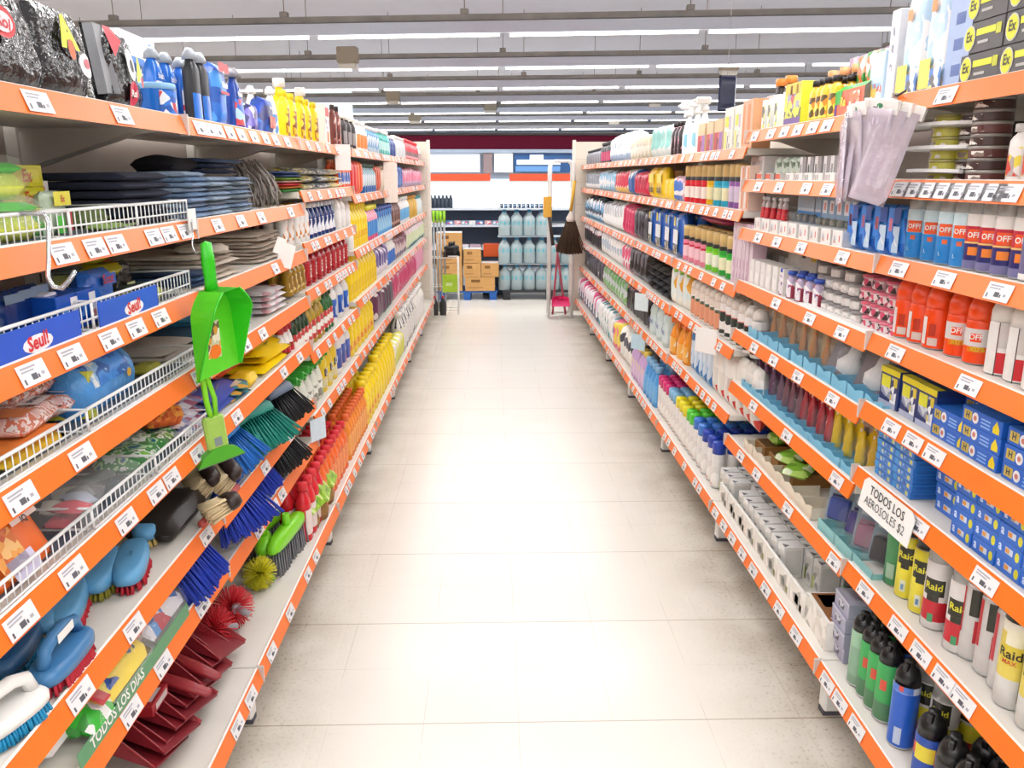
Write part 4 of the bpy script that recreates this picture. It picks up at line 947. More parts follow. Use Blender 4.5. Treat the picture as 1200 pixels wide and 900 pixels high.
# ---- sixth level: scrubbing brushes and broom heads
sg, z6, X6 = lev('LA6')
BB = M('#5FA3D2', .35, var=.04); BD = M('#3F7AAE', .35, var=.04); RED = M('#C02236', .5, var=.08); OLV = M('#8E8A2A', .6); YBR = M('#D6BC72', .6); TLB = M('#1C8FBF', .5)
SB = [scrubbrush('scrubbing_brush', .22, .075, .032, BB, c, i+1, False, 'Scot') for i, c in enumerate((YBR, OLV, RED))]
SBH = scrubbrush('scrubbing_brush', .19, .075, .028, BD, RED, 5, True, '1'); SBD = scrubbrush('scrubbing_brush', .19, .075, .028, M('#2E5E8C', .35), TLB, 6, True); WB = scrubbrush('scrubbing_brush', .16, .075, .024, WHT, TLB, 7, True)
def ondeck(pr, px, py, z, h, lb, rot, tilt=(0, 0), grp=None, sc=1.):
    p = onZ(px, py, z+h*.6); return pr.put((p.x, p.y, z+.0015), rot, lb, grp, tilt, sc)
GB_ = 'blue scrubbing brushes on the left shelf'
ondeck(SB[0], 176, 612, z6, .06, 'pale blue scrubbing brush with straw yellow bristles, farther one', 1.8, grp=GB_); ondeck(SB[1], 119, 668, z6, .06, 'pale blue scrubbing brush with olive bristles', 1.85, grp=GB_)
ondeck(SB[2], 154, 660, z6, .06, 'pale blue scrubbing brush with pinkish red bristles', 1.85, grp=GB_); ondeck(SB[2], 80, 706, z6, .06, 'pale blue scrubbing brush with red bristles behind the handled one', 1.9, grp=GB_)
ondeck(SBH, 72, 764, z6, .08, 'blue handled scrubbing brush with bright red bristles and white mark', 1.6, grp=GB_); ondeck(SBD, 18, 752, z6, .08, 'dark blue handled scrubbing brush with teal bristles', 1.8, grp=GB_)
ondeck(WB, 6, 832, z6, .08, 'white handled scrubbing brush with teal bristles', 1.3, grp=GB_); ondeck(SB[0], 52, 712, z6, .06, 'pale blue scrubbing brush with yellow bristles, deep in the pile', 2.1, grp=GB_)
DKH = M('#2A1A16', .4, var=.15); CRM = M('#D9C39A', .65, var=.06)
HB = broom('hand_brush', .15, .05, .04, .06, DKH, CRM, 3, .1, False, 14, 5)
z = z6
for k, (px, py, t) in enumerate(((248, 566, (.9, 0)), (222, 572, (.9, 0)), (240, 600, (1.2, .3)))): p = onZ(px, py, z+.05); HB.put((p.x, p.y, z+.04), PI/2+.5, 'dark brown hand brush with cream bristles, %s of the heap' % ordw(k), 'brown hand brushes', t)
DHP = flat('dark_brush', .3, .14, .07, M('#1C1412', .35, var=.2), .004, 3, cat='brush'); p = onZ(205, 600, z+.04); DHP.put((p.x-.02, p.y, z+.001), PI/2, 'dark brown brush back lying under the hand brushes')
RDS = MB(); RDS.tube([(-.14, 0, .012), (.14, 0, .012)], .011, M('#C0504A', .4), 10); RS = Proto('red_stick', 'handle', [('stick', RDS)], .28, .024, .024); p = onZ(258, 592, z+.012); RS.put((p.x, p.y, z+.001), PI/2-.05, 'dull red stick handle lying at the shelf edge')
sg, zB6, XB6 = lev('LB6')
TEAL = M('#138C7E', .5, var=.08); BLUF = M('#1B6EC8', .5, var=.1); DBLF = M('#1638B0', .5, var=.1); BLKF = M('#14161C', .5)
BT = broom('broom_head', .22, .05, .05, .13, TEAL, TEAL, 4, .38); BBL = broom('broom_head', .15, .08, .05, .13, M('#1E88D8', .35), BLUF, 5, .35, nx=9, ny=5); BBK = broom('broom_head', .2, .055, .05, .12, M('#5C6E86', .4), BLKF, 6, .3)
def lean(pr, px, py, zdeck, hgt, lb, rz, tilt, grp):
    p = onZ(px, py, zdeck+hgt*.42); return pr.put((p.x+.03, p.y, zdeck+.03), rz, lb, grp, (-.55, tilt[1]))
GBR = 'broom heads on the left shelves'
lean(BBL, 281, 536, zB6, .16, 'bright blue round broom head beside the teal one', PI/2, (.1, 0), GBR)
lean(BT, 312, 512, zB6, .16, 'teal broom head with long fibres standing on the shelf', PI/2-.25, (.1, .05), GBR); lean(BT, 296, 524, zB6, .14, 'teal broom head partly hidden behind another teal one', PI/2-.1, (.1, 0), GBR)
lean(BBK, 338, 482, zB6, .16, 'black broom head with grey blue block, farther end of the shelf', PI/2-.2, (.1, 0), GBR); lean(BBK, 322, 474, zB6, .16, 'black broom head with grey blue block behind the teal broom', PI/2-.2, (.1, 0), GBR)
sg, z7, X7 = lev('LB7')
BDB = broom('broom_head', .26, .05, .05, .13, M('#1E4FC0', .35), DBLF, 8, .35); BDS = broom('broom_head', .14, .06, .045, .13, M('#9AA6B4', .4), DBLF, 9, .12, nx=8)
lean(BDB, 288, 612, z7, .14, 'large royal blue broom head fanned along the shelf', PI/2-.15, (.15, .15), GBR); lean(BDS, 308, 568, z7, .14, 'small blue broom head with grey block behind the large blue one', PI/2-.1, (.2, 0), GBR)
lean(BBK, 336, 540, z7, .14, 'black broom head beside the red bottles', PI/2-.2, (.1, 0), GBR); lean(BDS, 238, 672, z7, .14, 'tall blue broom head at the shelf joint', PI/2, (.1, 0), GBR); lean(BDS, 229, 680, z7, .14, 'tall blue broom head behind the one at the joint', PI/2+.1, (.1, 0), GBR)
# ---- seventh level: yellow cloth pack and green strip
sg, z7a, X7a = lev('LA7')
SUT = flat('floor_cloth_pack', .26, .15, .06, M('#F2D716', .3, var=.06, scale=10), .006, 3, 6., deco=[(.0, .14, .05, .95, M('#B8202C')), (.14, .3, .1, .9, M('#EFE04A'))], texts=[('Sutte', .045, M('#2B5C86'), .72, .5, PI/2), ('MOP', .06, M('#1E4FA0'), .27, .5, PI/2)], cat='cloth pack', wrap=FILM)
p = onZ(134, 792, z7a+.05); SUT.put((p.x-.052, p.y, z7a+.045), PI/2, 'yellow floor cloth pack with blue lettering in clear wrapping', None, (.5, 0))
CIR = flat('printed_cloth_pack', .22, .15, .045, P(('#E8E6F0', '#2A6FC0', '#C8384A', '#4E94D8', '#F2F0F4', '#1E4F9A'), 26, seed=8), .006, 4, cat='cloth pack', wrap=FILM); p = onZ(194, 716, z7a+.04); CIR.put((p.x-.065, p.y, z7a+.036), PI/2, 'blue, red and white printed cloth pack in clear wrapping', None, (.5, 0))
CIR2 = flat('crinkled_pack', .14, .13, .05, M('#C8A8AC', .2, var=.3, scale=25, bump=.8), .012, 6, cat='cloth pack', wrap=FILM); p = onZ(172, 742, z7a+.03); CIR2.put((p.x-.07, p.y, z7a+.03), PI/2, 'crinkled pinkish pack between the yellow and the printed pack', None, (.4, 0))
for k, (px, py, c) in enumerate(((100, 840, '#35B52A'), (70, 862, '#E9E6E2'), (118, 838, '#2FAF2E'))):
    q = flat('scourer_pack', .1, .12, .05, P((c, '#EDEBE8', '#2A8C2A', c), 30, seed=k), .006, k, cat='scourer pack'); p = onZ(px, py, z7a+.04); q.put((p.x-.055, p.y, z7a+.03), PI/2, ('green and white scourer pack before the yellow pack', 'white scourer pack at the near end of the seventh shelf', 'bright green scourer pack beside the yellow pack')[k], 'scourer packs on the seventh shelf', (.4, 0))
y0, y1 = Yat(90, X7a, z7a), Yat(218, X7a, z7a); mb = MB(); mb.box(0, y1-y0, -.0015, 0, 0, .035, M('#4E8C5E', .35), .0004); mb.text('TODOS LOS DIAS', .032, M('#EFEDEA'), (y1-y0)*.3, .018, y=-.002, bold=.02)
o = tag(link('shelf_strip', mb.mesh('shelf_strip')), 'green shelf strip with white capital lettering before the yellow pack', 'sign'); o.location = (X7a+.0075, y0, z7a-.002); o.rotation_euler = (-.12, 0, PI/2)
# ---- bottom shelf: red dustpans, spiky dusters, green brooms
sg, z8, X8 = lev('LA8')
RP = M('#92222A', .35, var=.1, scale=15)
RDP = dustpan('red_dustpan', .22, .2, RP, M('#84202A', .4, var=.1), .13, wall=.055)
for k in range(11):
    y = Yat(300, X8, z8)-.02-k*.045; RDP.put((X8-.06-.012*(k % 3), y, z8+.075+.006*(k % 2)), PI/2+.05*(k % 3-1), 'dark red dustpan lying in the stack, %s from the far end' % ordw(k), 'stacked dark red dustpans', (-PI/2+.30, .32))
RDP.put((X8-.17, Yat(292, X8, z8)-.07, z8+.2), PI/2+.5, 'dark red dustpan thrown across the top of the stack', 'stacked dark red dustpans', (-PI/2+.75, .3))
RDL = dustpan('red_dustpan', .2, .17, RP, RP, .21, wall=.05, hk=1.2)
for k, (yy, dx, rz) in enumerate(((-.1, .37, -PI/2-.35), (-.24, .38, -PI/2-.2))): RDL.put((X8-dx, Yat(300, X8, z8)+yy, z8+.19+.012*k), rz, 'dark red dustpan with long handle crossing the stack, %s one' % ('upper', 'lower')[k], 'stacked dark red dustpans', (-PI/2-.22, .0))
RST = carton('label_box', .1, .05, .03, '#A8222C', [(.2, .9, .2, .8, M('#D8CFD0'))], tdeco=[(.2, .8, .2, .8, M('#CFC6C8'))]); p = onZ(180, 846, z8+.1); RST.put((p.x, p.y, z8+.15), PI/2, 'small red box with white label on the dustpans')
RD = duster('round_brush', .075, M('#D4202E', .45), 3); YD = duster('round_brush', .065, M('#D6CF1E', .45), 5, '#3FA63A')
p = onZ(272, 712, z8+.075); RD.put((p.x, p.y, z8+.002), PI/2-.5, 'red spiky round brush with grey ferrule', 'spiky round brushes'); p = onZ(250, 742, z8+.06); RD.put((p.x, p.y, z8+.002), PI/2+.3, 'red spiky round brush behind the dustpan stack', 'spiky round brushes')
p = onZ(294, 673, z8+.065); YD.put((p.x, p.y, z8+.002), PI/2+.6, 'yellow and green spiky round brush', 'spiky round brushes', (.5, 0))
LG = M('#7ED61E', .35, var=.04); GBB = M('#8A8C92', .6, var=.06)
GBRM = broom('green_broom_head', .36, .06, .05, .1, LG, GBB, 7, .08, True, 14, 5)
GBR2 = 'green broom heads on the bottom shelf'
for k, (px, py, r) in enumerate(((337, 636, .1), (316, 622, .2))): p = onZ(px, py, z8+.07); GBRM.put((p.x, p.y, z8+.003), PI/2-r, 'lime green broom head with grey bristles, %s from the shelf edge' % ordw(k), GBR2)
GBS = broom('green_broom_head', .16, .06, .05, .09, LG, GBB, 7, .08, True, 10, 5); p = onZ(310, 650, z8+.06); GBS.put((p.x, p.y, z8+.003), PI/2+.2, 'short lime green broom head at the near end', GBR2)
def coir(name):
    b = MB(); b.lathe([(.06, 0), (.068, .03), (.055, .06), (.062, .1)], M('#A87C46', .9, var=.3, scale=80, bump=.8, bscale=150), 16, 1, .6)
    l = MB(); l.add([(-.075, -.05, .095), (.075, -.05, .095), (.075, .05, .095), (-.075, .05, .095), (-.06, -.01, .16), (.06, -.01, .16), (.06, .01, .16), (-.06, .01, .16)], [(0, 1, 5, 4), (1, 2, 6, 5), (2, 3, 7, 6), (3, 0, 4, 7), (4, 5, 6, 7)], P(('#9CC83C', '#B8DC5A', '#7FAE2E', '#D6E89A', '#8DBA34'), 35, seed=3))
    l.text('Fibr', .022, M('#3A4A1E'), 0, .125, y=-.036, bold=.02)
    return Proto(name, 'scourer', [('fibre_brush', b), ('card', l, 'green printed card')], .15, .1, .16)
CO = coir('coir_scourer')
for k, (px, py) in enumerate(((362, 604), (374, 590), (352, 590), (381, 573))): p = onZ(px, py, z8+.06); CO.put((p.x, p.y, z8+.001), PI/2+RN.uniform(-.2, .2), 'brown coir scourer with green card, %s of its cluster' % ordw(k), 'coir scourers with green cards')
# ---- things hung on the shelf edge
GRN = M('#2FC21A', .32, var=.04); GRN2 = M('#5AD426', .32, var=.04)
GDP = dustpan('green_dustpan', .19, .225, GRN, GRN2, .13, True, .07, 1.35)
p = onX(256, 436, -.735); GDP.put((p.x, p.y, p.z), PI/2-.3, 'bright green dustpan hanging from the shelf edge', None, (.0, -.06))
hk = onX(231, 292, -.752)
def wirething(name, lb, pts, r, c, cat='hook', extra=None):
    mb = MB(); o0 = Vector(pts[0]); mb.tube([Vector(q)-o0 for q in pts], r, c, 6); 
    if extra: extra(mb)
    o = tag(link(name, mb.mesh(name)), lb, cat, 'wire display hooks'); o.location = o0; return o
a = onX(224, 256, -.79); wirething('wire_hook', 'thin wire hook with small white tag above the green dustpan', [a, onX(226, 275, -.77), onX(225, 288, -.76), onX(229, 297, -.75), onX(236, 296, -.745), onX(241, 283, -.745)], .002, CHROME, extra=lambda m: m.box(-.0, .003, -.028, .03, -.03, .025, WHT, .001))
a = onX(40, 250, -.79); wirething('wire_hook', 'thick grey wire hook hanging over the second shelf edge', [a+Vector((-.1, 0, .0)), a, onX(52, 251, -.775), onX(57, 262, -.765), onX(57, 300, -.76), onX(56, 325, -.755), onX(62, 336, -.745), onX(72, 338, -.74), onX(80, 330, -.735), onX(88, 318, -.73)], .0042, CHROME)
a = onX(237, 424, -.79); wirething('wire_hook', 'dark wire hook holding the green squeegee', [a, onX(239, 445, -.77), onX(243, 458, -.76), onX(250, 462, -.755), onX(256, 449, -.75)], .0018, M('#4A4A44', .4))
def squeegee():
    h = MB(); h.tube([(-.012, 0, .25), (-.006, 0, .235), (-.008, 0, .18), (-.004, 0, .13)], .008, LG, 8); h.tube([(-.012, 0, .25), (.006, 0, .245), (.016, 0, .18), (.01, 0, .13)], .007, LG, 8)
    b = MB(); b.box(-.03, .03, -.01, .01, .04, .135, M('#9BC25A', .25, alpha=1), .006); b.quad([(-.012, -.0105, .05), (.01, -.0105, .05), (.01, -.0105, .075), (-.012, -.0105, .075)], M('#7C8A8A'))
    k = MB(); k.add([(-.07, -.012, .005), (.07, -.012, .005), (.05, -.012, .03), (.02, -.012, .045), (-.02, -.012, .045), (-.05, -.012, .03)]+[(-.07, .012, .005), (.07, .012, .005), (.05, .012, .03), (.02, .012, .045), (-.02, .012, .045), (-.05, .012, .03)], [(0, 1, 2, 3, 4, 5), (11, 10, 9, 8, 7, 6), (0, 6, 7, 1), (1, 7, 8, 2), (2, 8, 9, 3), (3, 9, 10, 4), (4, 10, 11, 5), (5, 11, 6, 0)], M('#4DA82A', .35))
    r = MB(); r.box(-.07, .07, -.006, .006, 0, .008, M('#6A7068', .5))
    return Proto('squeegee', 'squeegee', [('handle', h), ('sleeve', b), ('head', k), ('rubber_blade', r)], .14, .03, .25)
p = onX(259, 541, -.748); squeegee().put((p.x, p.y, p.z), PI/2-.75, 'lime green window squeegee hanging from the shelf edge', None, (0, -.1))
# ================================================================== RIGHT SIDE, nearest two bays
def rowR(code, pa, pb, proto, desc, group=None, **k): return row(code, pa, pb, proto, desc, group, **k)
# ---- top: dark cartons, milky bottles, display box, amber bottles
DG = M('#4A4648', .4, var=.05, scale=12); YT = M('#E2E21E', .4)
def exbox(m): m.disc(-.062, -.0362, .034, .028, .028, M('#D9D8CE')); m.disc(-.062, -.0368, .034, .024, .025, YT); m.text('Ex', .03, M('#3A3A2A'), -.062, .036, y=-.0374, bold=.03); m.quad([(-.03, -.0362, .036), (.06, -.0362, .036), (.06, -.0362, .05), (-.03, -.0362, .05)], YT); m.quad([(-.02, -.0362, .018), (.03, -.0362, .018), (.03, -.0362, .024), (-.02, -.0362, .024)], M('#B9B7B2')); m.quad([(.062, -.0362, .03), (.085, -.0362, .03), (.085, -.0362, .052), (.062, -.0362, .052)], M('#C9CA2A'))
EXC = carton('trap_carton', .19, .07, .066, DG, tdeco=[(0, 1, 0, 1, M('#8A8884', .4))], extra=exbox)
rowR('RA1', 1290, 1121, EXC, 'dark grey carton with yellow oval emblem', 'dark grey cartons with yellow emblems', n=3, layers=4, rows=1, off=.02, jit=.004, rj=.01)
MLK = P(('#DCE8F4', '#EEF2F7', '#BBD6EE', '#F4F4F6', '#A8CBEA'), 9, .3, 1, smooth=True)
STP = carton('care_carton', .1, .07, .26, '#A9BDE0', [(.0, 1, 0, 1, M('#9FB4DC', .35))]+[(.3, .7, .1+.22*k, .2+.22*k, M('#5B74B4')) for k in range(4)], sdeco=[(.05, .95, .05, .95, MLK)])
rowR('RA1', 1124, 1106, STP, 'pale blue carton with column of round icons', n=1, off=.02)
MLP = pouch('softener_pouch', .13, .27, .07, MLK, .004, 4, [(.05, .5, .04, .3, M('#F0DC62')), (.5, .95, .02, .2, P(('#3F78C8', '#F2E46A', '#5A5A60', '#E8EEF4'), 50)), (.3, .5, .7, .8, M('#E8955A'))], (), 'pouch')
rowR('RA1', 1104, 1046, MLP, 'milky blue softener pouch with yellow flower corner', 'milky blue softener pouches', n=2, off=.02)
STK = carton('tall_carton', .05, .06, .26, '#EFEFF3', [(.3, .6, .1, .9, P(('#EFEFF3', '#8A8A9A', '#F4F4F8'), 70))]); rowR('RB1', 1044, 1030, STK, 'tall white stick carton at the bay joint', 'tall white stick cartons', n=2, off=.02)
PL = carton('lilac_carton', .07, .1, .12, '#C9B2CC', [(.1, .45, 0, 1, M('#B79CBC')), (.55, .95, 0, 1, M('#DACBDA'))]); rowR('RB1', 1040, 985, PL, 'tall lilac carton on the top shelf', 'lilac cartons', n=4, layers=2, off=.24, rj=.02)
LBX = carton('blue_carton', .1, .05, .17, '#BFD8EE', [(.1, .9, .1, .5, P(('#E8EEF2', '#8AB4DC', '#E0C060', '#D06A5A'), 45)), (.1, .9, .6, .9, M('#D9E6F2'))]); rowR('RB1', 1030, 1014, LBX, 'pale blue printed carton beside the display box', n=1, off=.04)
def disp(mbx):
    pass
def display_box():
    b = MB(); w, d = .26, .16
    b.add([(-w/2, -d/2, 0), (w/2, -d/2, 0), (w/2, d/2, 0), (-w/2, d/2, 0), (-w/2, -d/2, .085), (w/2, -d/2, .085), (w/2, d/2, .16), (-w/2, d/2, .16), (-w/2, -d/2+.02, .1), (w/2, -d/2+.02, .1)],
          [(0, 3, 2, 1), (0, 1, 5, 4), (4, 5, 9, 8), (1, 2, 6, 9, 5), (0, 4, 8, 7, 3), (2, 3, 7, 6)], [M('#8B867E', .5), M('#D85A2A', .4), M('#2EA83A', .4), M('#7E7A72', .5), M('#6F6C68', .5), M('#7E7A72', .5)])
    l = MB(); y = -d/2-.001
    l.quad([(-w/2, y, .0), (-w/2+.05, y, .0), (-w/2+.05, y, .045), (-w/2, y, .05)], M('#5A2A8C')); l.quad([(-w/2, y, .045), (-w/2+.07, y, .045), (-w/2+.09, y, .085), (-w/2, y, .085)], M('#28A838'))
    l.text('Re', .04, M('#E8DC2A'), -.03, .05, y=y-.001, bold=.03); l.quad([(-.02, y-.0005, .004), (.09, y-.0005, .004), (.09, y-.0005, .026), (-.02, y-.0005, .026)], M('#EE6A2E')); l.quad([(.02, y-.0005, .035), (.1, y-.0005, .035), (.1, y-.0005, .075), (.02, y-.0005, .075)], P(('#EE6A2E', '#F0A07A', '#C8461E', '#F2E6DA'), 45))
    p = MB()
    for k in range(3): p.box(-.1+k*.07, -.045+k*.07, -.02, .05, .02, .19+.005*(k % 2), P(('#EE6A2E', '#F2B08A', '#3F8C3A', '#F4ECE2'), 35, seed=k), .003)
    return Proto('display_box', 'display box', [('tray', b), ('label', l), ('packs', p)], w, d, .16)
rowR('RB1', 1016, 968, display_box(), 'slanted grey green display box with orange and purple front', n=1, off=.03)
AMB = M('#E2B21E', .3, var=.1)
ABT = bottle('polish_bottle', .14, .026, 'slim', AMB, M('#201C1C', .35), (.1, .6, P(('#F0D83A', '#5A4A1E', '#E88A2A', '#EEDC5A'), 45, seed=2)), caprf=.62, sy=.8)
rowR('RB1', 972, 942, ABT, 'amber polish bottle with dark cap and orange band', 'amber polish bottles', rows=2, n=4, off=.02)
OCB = bottle('glue_bottle', .21, .028, 'slim', '#EFEDE6', M('#F0AE7A', .4), (.1, .6, P(('#F2F0EA', '#2A2626', '#E8DCC8'), 40)), caprf=.7, sy=.8, bands=[(.6, '#EFEDE6'), (1, '#1E1B1B')], capst='cyl')
rowR('RB1', 1012, 958, OCB, 'white bottle with black neck and peach cap behind the display', 'peach capped bottles', n=4, off=.2)
OC2 = bottle('glue_bottle', .2, .03, 'slim', '#F2F0EC', M('#EE9038', .4), (.05, .6, M('#F4F3EF')), caprf=.95, sy=.8, bands=[(.7, '#F2F0EC'), (1, '#2A2422')])
rowR('RB1', 920, 898, OC2, 'white bottle with big orange cap', 'white bottles with orange caps', n=2, off=.06)
YPB = carton('trap_box', .16, .06, .15, '#D8D83A', [(.0, 1, .0, .2, M('#6E4E96')), (.0, 1, .2, .42, P(('#E0E032', '#C8C82A', '#58543A'), 40)), (.0, 1, .42, .75, P(('#E8E22E', '#3C3A52', '#9A94AE', '#E6E03A', '#B83A3A'), 35, seed=4)), (.0, .9, .75, 1., M('#E8C02E')), (.3, .45, .72, .95, M('#8A3A3A')), (.65, .8, .72, .95, M('#7A3A4A'))])
rowR('RB1', 943, 911, YPB, 'yellow and purple printed box on the top right shelf', n=1, off=.02)
YLB2 = carton('slim_box', .035, .05, .12, '#EDEDE4', [(.1, .9, .1, .8, P(('#D8DC3A', '#EDEDE4', '#5A5A4A'), 40))]); rowR('RB1', 910, 888, YLB2, 'slim white and lime box beside the yellow box', 'slim white and lime boxes', n=3, off=.02)
GRT = carton('grey_carton', .1, .08, .15, '#D2CCCA', [(.1, .9, .1, .9, P(('#D8D2D0', '#C4BCBC', '#E2DEDC'), 20))]); rowR('RB1', 905, 882, GRT, 'tall pale grey carton behind the slim boxes', 'tall pale grey cartons', n=2, off=.09)
# ---- second level: tins, insoles, grey cartons, hanging gloves
YTN = [M(c, .35, var=.08) for c in ('#C9C23A', '#8C8A6A', '#4A2C26', '#5A3A30')]
def tin(c, t): return jar('polish_tin', .042, .026, M(c, .35), M(t, .3, metal=.3), P(('#E8E2DA', c, '#8A7A70', c), 60, seed=len(c)+ord(c[1])), .3, 'tin', 1., 18)
T1 = [tin('#C8C04A', '#B9B070'), tin('#3E2622', '#8A8480'), tin('#5A2A26', '#A09A94')]
for c, (px, pals) in enumerate(((1103, (0, 0, 0, 0, 0, 0)), (1121, (1, 1, 0, 1, 1, 1)), (1150, (2, 1, 2, 1, 2, 1, 1)))):
    sg, z, X = lev('RA2'); y = Yat(px, X+.05, z+.05)
    for k, q in enumerate(pals): one(T1[q], (X+.065+.03*(c == 1), y, z+.0006+k*.0266), 'R', 'round shoe polish tin, %s in the %s stack' % (ordw(k)+' from bottom', ('yellow', 'middle', 'tall dark')[c]), RN.uniform(-.6, .6), group='stacked shoe polish tins')
INS = blister('insole_pack', .09, .22, M('#1F1D20', .4), M('#E4E4E4', .6), .02, .75, (.1, .9), [(.2, .8, .9, .98, M('#D8D8D8'))], cat='insole')
def insole():
    b = MB(); pts = []; n = 18
    for i in range(n):
        a = 2*PI*i/n; x = .035*math.cos(a)*(1+.18*math.sin(a)); pts.append((x, .12*math.sin(a)))
    b.add([(x, y, 0) for x, y in pts]+[(x, y, .008) for x, y in pts], [tuple(range(n))[::-1], tuple(range(n, 2*n))]+[(i, (i+1) % n, n+(i+1) % n, n+i) for i in range(n)], M('#DEDEDE', .6))
    return Proto('shoe_insole', 'insole', [('insole', b)], .24, .08, .008)
IN = insole(); sg, z, X = lev('RA2')
for k in range(3): o = IN.put((X+.03, Yat(1075, X, z)-.02, z+.02+k*.055), PI/2*0+.1*k, 'white shoe insole stacked beside the polish tins, %s from bottom' % ordw(k), 'white shoe insoles', (0, PI/2*.0)); o.rotation_euler = (0, .08, PI/2*.06*k)
BLK2 = carton('insole_box', .2, .12, .045, '#1A1818', [(.1, .5, .2, .8, M('#2A2828'))], b=.004)
for k in range(3): one(BLK2, (X+.17, Yat(1075, X, z), z+.001+k*.0465), 'R', 'black flat box behind the insoles, %s from bottom' % ordw(k), group='black flat boxes')
def lotion(name):
    b = bottle(name, .12, .032, 'slim', '#EAE6E2', M('#C9C5C2'), (.1, .6, P(('#E8E4E0', '#D2452E', '#E8D84A', '#B8A8A4'), 45, seed=3)), caprf=.6); return b
rowR('RA2', 1225, 1172, lotion('shoe_cream_bottle'), 'white shoe cream bottle with red and yellow print', 'white shoe cream bottles', n=3, off=.03)
GRC = carton('grey_carton', .06, .07, .085, '#A9A5A4', [(.0, .45, 0, 1, M('#E6E3E2')), (.1, .35, .3, .7, M('#7A7676')), (.5, 1, 0, 1, M('#8E8A8A'))], tdeco=[(0, 1, 0, 1, M('#C9C5C3'))])
rowR('RB2', 990, 935, GRC, 'small grey carton with white stripe on the second right shelf', 'small grey cartons', n=6, off=.045)
GRP = pouch('green_pack', .06, .09, .03, P(('#8FA08A', '#C4CDBC', '#5E7358', '#B6C4B8'), 40, seed=2), .004, 3); rowR('RB2', 934, 904, GRP, 'pale green pack beside grey cartons', 'pale green packs', n=4, off=.06)
REDB = carton('red_label_box', .07, .05, .03, '#D8CFCB', [(.0, 1, .3, .9, M('#E0603E')), (.0, .25, .0, 1, M('#4A4444'))]); rowR('RB2', 916, 882, REDB, 'low box with orange red label at the shelf edge', 'low boxes with orange labels', n=3, off=.02)
WTR = carton('white_tray', .075, .03, .03, '#EFECE8', [(.1, .3, .2, .8, M('#B9B4B2')), (.4, .5, .2, .8, M('#8F8A8A'))]); rowR('RB2', 990, 918, WTR, 'low white card tray at the edge of the second shelf', 'low white card trays', n=6, off=.012)
WBO = carton('white_box', .1, .12, .1, '#E9E5E2', [(.2, .8, .4, .8, M('#BDB8B6'))]); rowR('RB2', 893, 878, WBO, 'white box at the far end of the second right shelf', 'white boxes at the bay end', n=2, off=.06)
def glovepack(seed, tint):
    f = MB(); f.X = STAND; f.puff(.1, .23, .016, M('#D6C8D4', .12, alpha=.5, var=.1, scale=20, bump=.7, bscale=40), 7, 12, 4., .007, seed, 16., base=False); f.X = None
    g = MB(); g.X = STAND @ Matrix.Translation((0, -.01, 0)); g.puff(.062, .13, .012, P((tint, '#A690AA', '#E8DEE4', '#B9A6BC'), 34, .5, seed, (1, 1, .08), 0., True), 5, 8, 4., .003, seed, 20., base=False)
    for q in range(4): g.tube([(-.022+q*.015, .05, .006), (-.026+q*.017, .105-.006*abs(q-1.5), .006)], .006, M(tint, .6), 6)
    g.X = None; c = MB(); c.box(-.055, .055, -.002, .01, .1, .135, M('#EFEAE6', .35), .001); c.disc(0, -.0026, .12, .01, .006, M('#3F8A5E'))
    return Proto('hanging_glove_pack', 'gloves', [('film', f), ('glove', g), ('header_card', c)], .14, .015, .26)
for k in range(8):
    q = onX(1024-k*2, 196+k, 1.0-.012*k)
    glovepack(k, ('#C9BACB', '#E0D2BE', '#BFAEC2', '#D9CCD2')[k % 4]).put((.99-.006*k, onX(1026, 190, 1.0).y+.02*(k-3.5), 1.735-.004*abs(k-3)), -PI/2+1.15-.13*k-.5, 'clear pack of pale rubber gloves hung on the shelf hook, %s from the front' % ordw(7-k), 'hanging glove packs', (.08*(k % 3)-.08, .26-.06*k))
a = onX(1047, 112, 1.06); wirething('wire_hook', 'dark wire hook above the glove packs', [onX(1062, 106, 1.055), onX(1052, 112, 1.045), a, onX(1046, 130, 1.02), onX(1042, 150, 1.0)], .003, M('#3E3A38', .4))
# ---- third level: repellents, refills
OB = M('#2E8FDC', .25, var=.06); LBU = M('#9ED3EC', .25, var=.06); OR_ = M('#EE5A28', .35)
OFFB = can('repellent_spray', .165, .03, [(.55, OB), (.8, LBU), (1, M('#CFE6EE'))], CLEARCAP, .03, 'clear', [(.52, .74, -36, 36, OR_), (.0, .0001, -5, 5, OR_), (.38, .46, -12, 12, M('#E2683A'))], [('OFF!', .017, WHT, .63, 0), ('L', .012, M('#BFE2F4'), .2, -20)])
rowR('RA3', 1104, 1050, OFFB, 'light blue repellent spray with orange oval and clear cap', 'light blue repellent sprays', n=3, rows=2, off=.03)
rowR('RA3', 1122, 1102, OFFB, 'light blue repellent spray next to the red banded ones', n=1, off=.03)
NVB = M('#2A2C6E', .3); MAG_ = M('#C4183A', .35)
OFFR = can('repellent_spray', .165, .03, [(.16, M('#7A78A4')), (.48, NVB), (.72, MAG_), (.82, M('#C4203E')), (1, M('#EDE8E4'))], CLEARCAP, .03, 'clear', [(.5, .7, -34, 34, OR_), (.26, .4, -24, 24, M('#F0862E')), (.46, .49, -60, 60, M('#E8C87A'))], [('OFF!', .018, WHT, .6, 0)])
rowR('RA3', 1188, 1117, OFFR, 'navy and red repellent spray with orange oval', 'navy and red repellent sprays', n=4, rows=2, off=.03)
OFFG = can('repellent_spray', .165, .03, [(.1, WHT), (.85, M('#6E6A94')), (1, M('#D8D4D4'))], CLEARCAP, .03, 'clear'); rowR('RA3', 1200, 1184, OFFG, 'violet grey repellent spray turned label away', n=1, off=.03)
